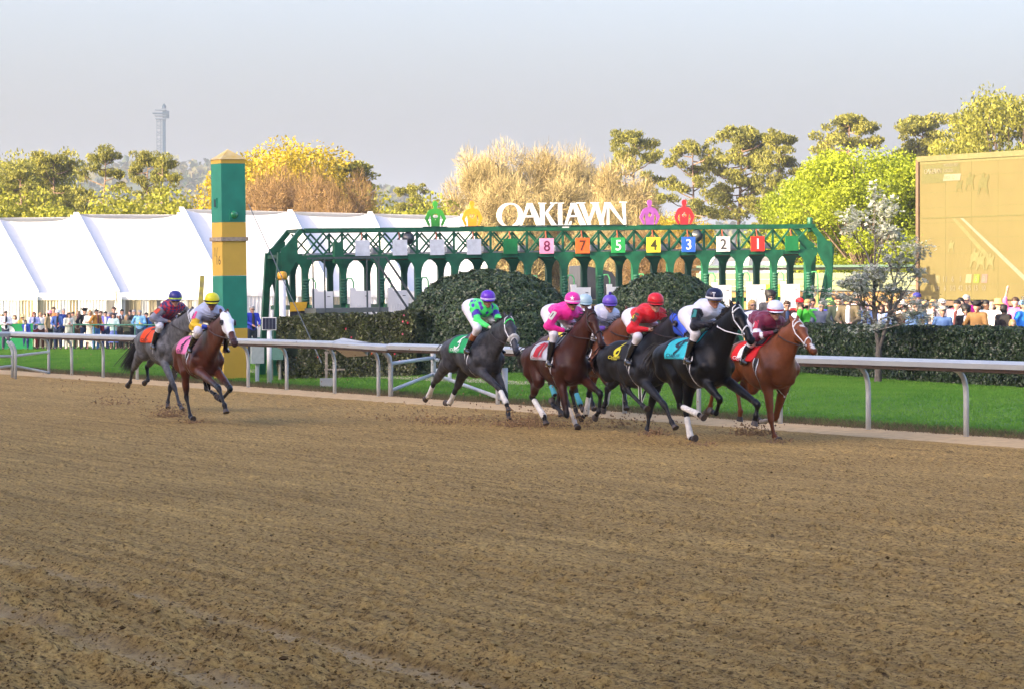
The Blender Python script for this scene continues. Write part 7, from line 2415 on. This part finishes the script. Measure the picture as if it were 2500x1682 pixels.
LEFT = [ # px, Y, top, pose, shirt, trousers, hair, hat, skin, turn, glasses, label
 (5, 127, 768, 'down', '#e0c070', '#5a5048', ('short', 'blonde'), None, 0, .3, 0, 'spectator in a yellow top at the extreme left edge of the crowd'),
 (14, 126, 760, 'cross', '#ece8ee', '#4a4a58', ('short', 'brown'), None, 0, .2, 0, 'dark haired man in a white shirt near the left edge'),
 (36, 129, 770, 'down', '#c8a8b0', '#7a6a68', ('long', 'brown'), None, 0, -.2, 0, 'woman in dusty rose behind the green banner'),
 (55, 127.5, 768, 'down', '#d8c060', '#6a6048', ('long', 'blonde'), ('sun', '#e0cc90'), 0, .5, 0, 'woman in a straw hat behind the banner end'),
 (63, 126, 782, 'down', '#2c48a8', '#2a3a6a', ('short', 'brown'), None, 0, -.3, 0, 'short figure in royal blue by the banner end'),
 (83, 127, 762, 'cross', '#b0b8e8', '#8a3a34', ('long', 'red'), None, 0, .2, 0, 'auburn haired woman in a lilac top and red skirt'),
 (99, 128, 763, 'down', '#f0ece0', '#5a3c30', ('short', 'blonde'), None, 0, .1, 0, 'fair haired man in a cream shirt'),
 (109, 129.5, 766, 'down', '#c09890', '#56403a', ('short', 'brown'), None, 0, -.4, 0, 'man in a faded pink shirt behind the pink hatted woman'),
 (121, 126.5, 758, 'down', '#a8946c', '#4a4a44', ('long', 'black'), ('sun', '#e89aa8'), 0, .9, 0, 'woman in a pink hat and khaki coat'),
 (131, 129, 750, 'down', '#e09050', '#50504c', ('short', 'brown'), None, 0, .0, 0, 'tall figure in orange at the back by the tent door'),
 (141, 126, 757, 'lean', '#3c5c9c', '#27344e', ('short', 'grey'), ('fedora', '#c8d4e0'), 0, -.2, 0, 'man in a pale fedora and denim blue shirt'),
 (155, 127.2, 754, 'cross', '#27408a', '#1f3450', ('short', 'grey'), None, 0, .5, 0, 'grey haired man in a navy blazer'),
 (168, 126, 764, 'cross', '#dcdccc', '#d8d8c8', ('long', 'brown'), None, 0, .5, 0, 'curly brown haired woman in a cream cardigan and pale trousers'),
 (178, 128.6, 762, 'down', '#8a6a58', '#3a3430', ('short', 'brown'), None, 1, .1, 0, 'man in brown between the cream cardigan and the blonde'),
 (190, 127.5, 759, 'down', '#b8b090', '#6a5440', ('long', 'blonde'), None, 0, -.1, 0, 'blonde woman in beige left of the man in a black hat'),
 (206, 126.3, 752, 'hip', '#16161c', '#2a3c5c', ('short', 'black'), ('cowboy', '#14141a'), 0, .5, 0, 'man in a black hat, black jacket and jeans'),
 (220, 125.8, 758, 'dress', '#e4e4da', '#cfd0ba', ('long', 'blonde'), None, 0, -.4, 0, 'blonde woman in an off white dress beside the mustard jacket'),
 (235, 125.6, 756, 'hip', '#b07c30', '#4c78b0', ('short', 'black'), None, 1, .9, 0, 'man in a mustard jacket and light jeans'),
 (246, 128.2, 760, 'down', '#7aa4cc', '#3a4c66', ('short', 'brown'), None, 0, .0, 0, 'man in a sky blue shirt behind the mustard jacket'),
 (257, 126.5, 761, 'down', '#8a84d8', '#3c4c74', ('short', 'black'), None, 0, .2, 0, 'man in a lavender shirt'),
 (267, 128.6, 763, 'down', '#b07080', '#4a3a44', ('short', 'grey'), None, 0, -.3, 0, 'man in a wine coloured top behind the lavender shirt'),
 (278, 129.5, 750, 'down', '#50545c', '#333333', ('short', 'brown'), None, 0, .1, 0, 'tall man in dark grey standing at the back'),
 (277, 125.6, 766, 'dress', '#c4e0d8', '#6c7ec4', ('long', 'brown'), None, 0, -.1, 0, 'woman in a mint cardigan and long periwinkle skirt'),
 (290, 127.5, 766, 'down', '#50443c', '#383428', ('long', 'black'), ('cap', '#f0f0ec'), 1, .2, 0, 'woman in a white cap and brown top'),
 (297, 129.4, 756, 'down', '#d8dce0', '#444444', ('short', 'black'), None, 1, .6, 0, 'dark haired man in pale grey at the back'),
 (309, 126, 770, 'dress', '#8a8464', '#3c3a2c', ('long', 'blonde'), None, 0, .4, 0, 'blonde woman in a patterned olive dress'),
 (318, 128.8, 758, 'down', '#44484c', '#38342c', ('short', 'brown'), None, 0, -.2, 0, 'man in charcoal left of the two grey haired men'),
 (327, 126.5, 757, 'down', '#22262c', '#2c2c30', ('short', 'grey'), None, 0, .3, 0, 'grey haired man in a black jacket'),
 (341, 125.9, 758, 'hip', '#7cb4dc', '#3c4c60', ('short', 'grey'), None, 0, -.2, 0, 'grey haired man in a pale blue shirt beside the grey horse tail'),
 (357, 126.4, 764, 'down', '#3a6ab4', '#2c3448', ('short', 'black'), None, 1, .3, 0, 'dark haired man in mid blue above the grey horse'),
 (372, 127.2, 763, 'down', '#3c4034', '#2c2c28', ('long', 'black'), None, 0, .0, 0, 'woman in dark olive behind the grey horse'),
 (388, 127.8, 768, 'down', '#9a8a9c', '#404048', ('short', 'brown'), None, 0, .2, 0, 'person in mauve hidden behind the navy capped jockey'),
]
for (px, Y, top, pose, sh_, tr_, hr, ht, sk, tn, gl, lab) in LEFT:
    put_person(px, Y, top, pose, sh_, tr_, hr, lab, ht, sk, tn * .8 + .15, gl, GL)
put_person(615, 108, 747, 'lean', '#2a3cb0', '#1c2430', ('short', 'grey'), 'man in a royal blue polo shirt standing right of the marker pole', None, 1, .5, 1, 'spectators behind the railing on the left')
GR = 'spectators behind the hedge on the right'
RIGHT = [
 (1836, 87.0, 733, 'down', '#2c3440', '#2c2c34', ('long', 'blonde'), None, 0, .5, 1, 'blonde woman in sunglasses left of the maroon clad jockey'),
 (1881, 88.0, 713, 'down', '#3a3c44', '#2c2c34', ('curly', 'black'), None, 1, .2, 1, 'curly black haired man behind the maroon clad jockey'),
 (1921, 87.0, 735, 'down', '#3a2420', '#2c2c34', ('short', 'brown'), None, 0, .2, 1, 'sunglassed man in a dark maroon shirt'),
 (1903, 89.5, 742, 'down', '#e8dccc', '#5c5850', ('short', 'brown'), None, 0, .0, 0, 'man in a cream shirt left of the red cap'),
 (1952, 88.6, 727, 'phone', '#c43a30', '#3c3c44', ('short', 'grey'), ('cap', '#e8202a'), 0, .2, 1, 'man in a red cap filming with a phone'),
 (1956, 86.6, 742, 'down', '#c8d4dc', '#48566c', ('long', 'brown'), None, 0, -.2, 0, 'small woman in pale blue before the red cap'),
 (1972, 86.0, 731, 'phone', '#3fae34', '#2c4c38', ('short', 'blonde'), None, 0, -.1, 0, 'fair haired woman in a bright green jacket raising a phone'),
 (1982, 89.0, 728, 'down', '#dfe2ea', '#444a58', ('short', 'black'), None, 1, .4, 0, 'dark haired person in white at the back, right of the green jacket'),
 (2006, 85.8, 736, 'lean', '#4a5468', '#2c3444', ('short', 'grey'), None, 0, .0, 1, 'balding man in a grey blue plaid shirt and sunglasses'),
 (2027, 87.3, 729, 'down', '#4040b8', '#343850', ('short', 'brown'), ('bucket', '#6c9c48'), 1, .6, 0, 'person in a green bucket hat and blue top'),
 (2047, 85.8, 723, 'lean', '#2c3a30', '#2a2c34', ('short', 'red'), None, 0, .1, 0, 'ginger haired young man in a dark green vest'),
 (2056, 88.5, 716, 'down', '#20283a', '#22242c', ('short', 'black'), ('cap', '#1c2438'), 0, -.3, 0, 'man in a navy cap behind the ginger haired young man'),
 (2073, 85.6, 719, 'lean', '#5c5440', '#2c2c28', ('short', 'brown'), None, 0, -.3, 1, 'brown haired man in a camouflage jacket leaning over the rail'),
 (2094, 88.6, 714, 'down', '#f0d4dc', '#6c5c64', ('short', 'white'), None, 2, .2, 0, 'white haired person in pale pink left of the dogwood trunk'),
 (2110, 85.9, 736, 'lean', '#7c9cd0', '#3c4860', ('short', 'grey'), None, 0, .1, 0, 'man in a light blue shirt leaning on the rail left of the dogwood'),
 (2130, 87.6, 738, 'down', '#8494b8', '#3c4458', ('short', 'brown'), None, 0, .2, 0, 'person in slate blue behind the dogwood trunk'),
 (2150, 86.6, 742, 'down', '#94acd8', '#4c5468', ('long', 'brown'), None, 0, -.2, 0, 'brown haired woman in powder blue behind the dogwood'),
 (2165, 89.5, 730, 'down', '#e4b088', '#5c4c40', ('short', 'brown'), None, 2, .1, 0, 'back row person in apricot behind the blossom'),
 (2182, 86.9, 744, 'down', '#2c3430', '#2a2a2c', ('short', 'black'), ('cap', '#2c2c2e'), 1, .3, 0, 'man in a charcoal cap behind the low blossom'),
 (2200, 89.2, 731, 'down', '#f4e8dc', '#6c6458', ('short', 'white'), ('fedora', '#f0e8e0'), 2, .0, 0, 'person in an ivory hat behind the blossom'),
 (2210, 86.8, 744, 'down', '#50483a', '#2c2c28', ('short', 'brown'), ('cap', '#5a3034'), 0, -.2, 0, 'man in a burgundy cap and olive top'),
 (2238, 90.2, 714, 'down', '#d8c8c0', '#44444c', ('short', 'black'), ('cap', '#2a2c7c'), 1, .2, 0, 'man in a violet blue cap at the screen corner'),
 (2238, 84.6, 737, 'down', '#4c6c9c', '#38404c', ('short', 'brown'), None, 0, .1, 0, 'brown haired man in steel blue right of the dogwood'),
 (2250, 82.4, 779, 'phone', '#3a5c8c', '#38404c', ('short', 'blonde'), None, 0, .0, 0, 'fair child in blue peering just over the hedge'),
 (2257, 89.0, 735, 'down', '#f2e0c8', '#6c5c48', ('short', 'blonde'), None, 2, .0, 0, 'sunlit fair haired person at the lower screen corner'),
 (2278, 90.0, 732, 'down', '#fbe4d8', '#6c5c54', ('long', 'blonde'), None, 2, .3, 0, 'sunlit blonde in white behind the grey cowboy hat'),
 (2300, 90.4, 730, 'down', '#f0e4dc', '#5c5450', ('short', 'brown'), ('cap', '#f4f0ec'), 2, -.2, 0, 'person in a white cap behind the grey cowboy hat'),
 (2301, 81.4, 747, 'down', '#5a7cb0', '#38404c', ('short', 'grey'), ('cowboy', '#a8a294'), 1, .1, 0, 'man in a grey cowboy hat and blue shirt'),
 (2338, 82.6, 733, 'down', '#e6e9f4', '#38404c', ('short', 'black'), None, 0, -.7, 0, 'dark haired young man in a white shirt looking left'),
 (2345, 87.6, 728, 'down', '#883a50', '#3c3038', ('long', 'black'), None, 2, .2, 0, 'black haired woman behind the white shirted young man'),
 (2358, 81.8, 747, 'down', '#0e0c12', '#141418', ('curly', 'black'), None, 0, -.1, 1, 'black haired woman in sunglasses and a black top'),
 (2359, 87.9, 720, 'down', '#e0249a', '#44303c', ('short', 'grey'), None, 2, .1, 1, 'tall man in a magenta shirt and sunglasses'),
 (2386, 80.8, 734, 'hip', '#7a5c34', '#3c342c', ('short', 'brown'), ('cowboy', '#121216'), 1, -.5, 0, 'bearded man in a black cowboy hat and brown jacket'),
 (2406, 84.6, 733, 'down', '#8c9aa8', '#3c4048', ('short', 'black'), None, 3, .7, 0, 'man in a grey shirt right of the black cowboy hat'),
 (2420, 88.0, 738, 'down', '#e8e4dc', '#4c4c48', ('short', 'grey'), None, 2, .2, 0, 'person in off white between the black cowboy hat and the straw hat'),
 (2437, 83.6, 729, 'down', '#f4efe9', '#5c5850', ('short', 'brown'), ('sun', '#dcb060'), 2, .4, 0, 'person in a broad straw hat and white shirt'),
 (2450, 81.2, 744, 'down', '#0f0b10', '#141418', ('short', 'black'), None, 3, 2.9, 0, 'dark haired woman in black seen from behind'),
 (2479, 85.6, 726, 'raise', '#e86cb4', '#503c48', ('short', 'brown'), None, 2, -.2, 0, 'person in pink shading the eyes with a raised arm'),
 (2472, 79.2, 780, 'down', '#d8b0a0', '#5c6480', ('long', 'blonde'), None, 2, .2, 0, 'blonde child just above the hedge by the blue jacket'),
 (2496, 81.6, 733, 'hip', '#2c84e0', '#2c3c5c', ('short', 'brown'), ('cap', '#6ca8dc'), 1, 1.2, 0, 'person in a vivid blue jacket at the right edge'),
 (2012, 84.4, 800, 'down', '#5c6474', '#2c4c84', ('short', 'brown'), None, 0, .3, 0, 'child in grey with blue trousers squeezed against the hedge end'),
 (1990, 85.4, 790, 'down', '#2f7d3a', '#3a4a5c', ('short', 'brown'), None, 0, -.3, 0, 'child in leaf green in front of the plaid shirted man'),
]
for (px, Y, top, pose, sh_, tr_, hr, ht, sk, tn, gl, lab) in RIGHT:
    put_person(px, Y, top, pose, sh_, tr_, hr, lab, ht, sk, tn * .8 - .1, gl, GR, z0=.296)
print('crowd', round(time.time() - T00, 1))
# ------------------------------------------------------------------ flying dirt
def clods():
    r = np.random.default_rng(91)
    P, S = [], []
    def burst(px, py, Y, n, sx, sz, smin, smax, zmin=.0):
        c = at(px, py, Y); c.z = 0
        q = r.normal(0, 1, (n, 3)) * np.array([sx, sx * 1.6, 0]) + np.array(c)
        q[:, 2] = np.abs(r.normal(0, sz, n)) + zmin
        P.append(q); S.append(r.uniform(smin, smax, n) ** 1.0)
    for px, py, Y, n, sx, sz in ((1275, 1050, 54.0, 420, .28, .10), (1085, 1035, 55.5, 160, .35, .12), (1000, 1035, 56.5, 120, .6, .14), (1345, 1045, 53.5, 150, .30, .12),
                                 (1600, 1065, 50.2, 200, .12, .06), (1832, 1062, 50.3, 330, .20, .09), (1540, 1040, 53, 140, .5, .16), (1440, 1030, 54, 140, .5, .16), (412, 1016, 58.5, 330, .20, .11),
                                 (285, 985, 66.0, 140, .30, .12), (200, 950, 75, 60, .8, .3), (1300, 1035, 54, 120, .4, .25), (1180, 1040, 55, 90, .3, .15), (1900, 1080, 47.8, 60, .15, .03), (1698, 1088, 46.8, 60, .15, .03), (470, 1034, 55.8, 60, .15, .03)):
        burst(px, py, Y, n, sx, sz, .005, .020)
        burst(px, py, Y, n // 4, sx * .7, sz * .6, .014, .028)
    for k in range(170):
        px = r.uniform(700, 1250) if k < 110 else r.uniform(100, 420)
        Y = 66 if k < 110 else 76
        q = np.array(at(px, r.uniform(830, 1010), Y))[None, :]; P.append(q); S.append(np.array([r.uniform(.006, .018)]))
    P = np.concatenate(P); S = np.concatenate(S); n = len(P)
    P[:, 2] = np.maximum(P[:, 2], .01)
    O = np.array([(1, 0, 0), (-1, 0, 0), (0, 1, 0), (0, -1, 0), (0, 0, 1), (0, 0, -1)], float)
    V = P[:, None, :] + O[None] * S[:, None, None] * r.uniform(.5, 1.3, (n, 6, 1))
    T = np.array([(0, 2, 4), (2, 1, 4), (1, 3, 4), (3, 0, 4), (2, 0, 5), (1, 2, 5), (3, 1, 5), (0, 3, 5)])
    F = (np.arange(n)[:, None, None] * 6 + T[None]).reshape(-1, 3)
    o = link('flying_dirt', fast_mesh('flying_dirt', V.reshape(-1, 3), F, False, None, mat('clod', (.27, .165, .075), .95, var=.4, scale=20)))
    tag(o, kind='stuff')
clods()
def loose_clods():
    r = np.random.default_rng(93)
    n = 26000
    py = 905 + (1700 - 905) * r.uniform(0, 1, n) ** .85
    Y = 16000 / (py - HY); X = r.uniform(-1330, 1330, n) * Y / FPX
    s, t = to_st(X, Y)
    k = t < -1.3
    X, Y, s, t = X[k], Y[k], s[k], t[k]; n = len(X)
    h, pale = dirt_h(X, Y)
    S = r.uniform(.003, .008, n) * (1 + (r.random(n) < .06) * r.uniform(.4, 1.6, n)) * (1 + .5 * (t < -19))
    P = np.stack([X, Y, h + .004 + S * .25], 1)
    O = np.array([(1, 0, 0), (-1, 0, 0), (0, 1, 0), (0, -1, 0), (0, 0, .7), (0, 0, -.7)], float)
    a = r.uniform(0, pi, n); c, s_ = np.cos(a)[:, None], np.sin(a)[:, None]
    Or = np.stack([O[None, :, 0] * c - O[None, :, 1] * s_, O[None, :, 0] * s_ + O[None, :, 1] * c, np.repeat(O[None, :, 2], n, 0)], 2)
    V = P[:, None, :] + Or * S[:, None, None] * r.uniform(.55, 1.35, (n, 6, 1))
    T = np.array([(0, 2, 4), (2, 1, 4), (1, 3, 4), (3, 0, 4), (2, 0, 5), (1, 2, 5), (3, 1, 5), (0, 3, 5)])
    F = (np.arange(n)[:, None, None] * 6 + T[None]).reshape(-1, 3)
    t_ = r.uniform(0, 1, (n, 1)) ** 1.5
    C = np.array([.085, .050, .018]) * (1 - t_) + np.array([.46, .30, .105]) * t_
    o = link('loose_clods', fast_mesh('loose_clods', V.reshape(-1, 3), F, False, np.repeat(C, 6, 0), mat('clod_dirt', attr='Col', rough=.95, var=.2, scale=30, spec=.1)))
    tag(o, kind='stuff')
loose_clods()
HAZE = True
if HAZE:
    m = MB(); m.box((0, 1950, 58), (6600, 4300, 120))
    hz = bpy.data.materials.new('haze'); hz.use_nodes = True
    N = hz.node_tree.nodes; N.clear()
    pv_ = N.new('ShaderNodeVolumePrincipled'); pv_.inputs['Density'].default_value = .00019; pv_.inputs['Color'].default_value = (.72, .82, 1.0, 1)
    pv_.inputs['Anisotropy'].default_value = .2
    ou = N.new('ShaderNodeOutputMaterial'); hz.node_tree.links.new(pv_.outputs[0], ou.inputs['Volume'])
    o = m.build('haze', hz); tag(o, kind='stuff')
print('total script', round(time.time() - T00, 1), 'objects', len(bpy.data.objects))
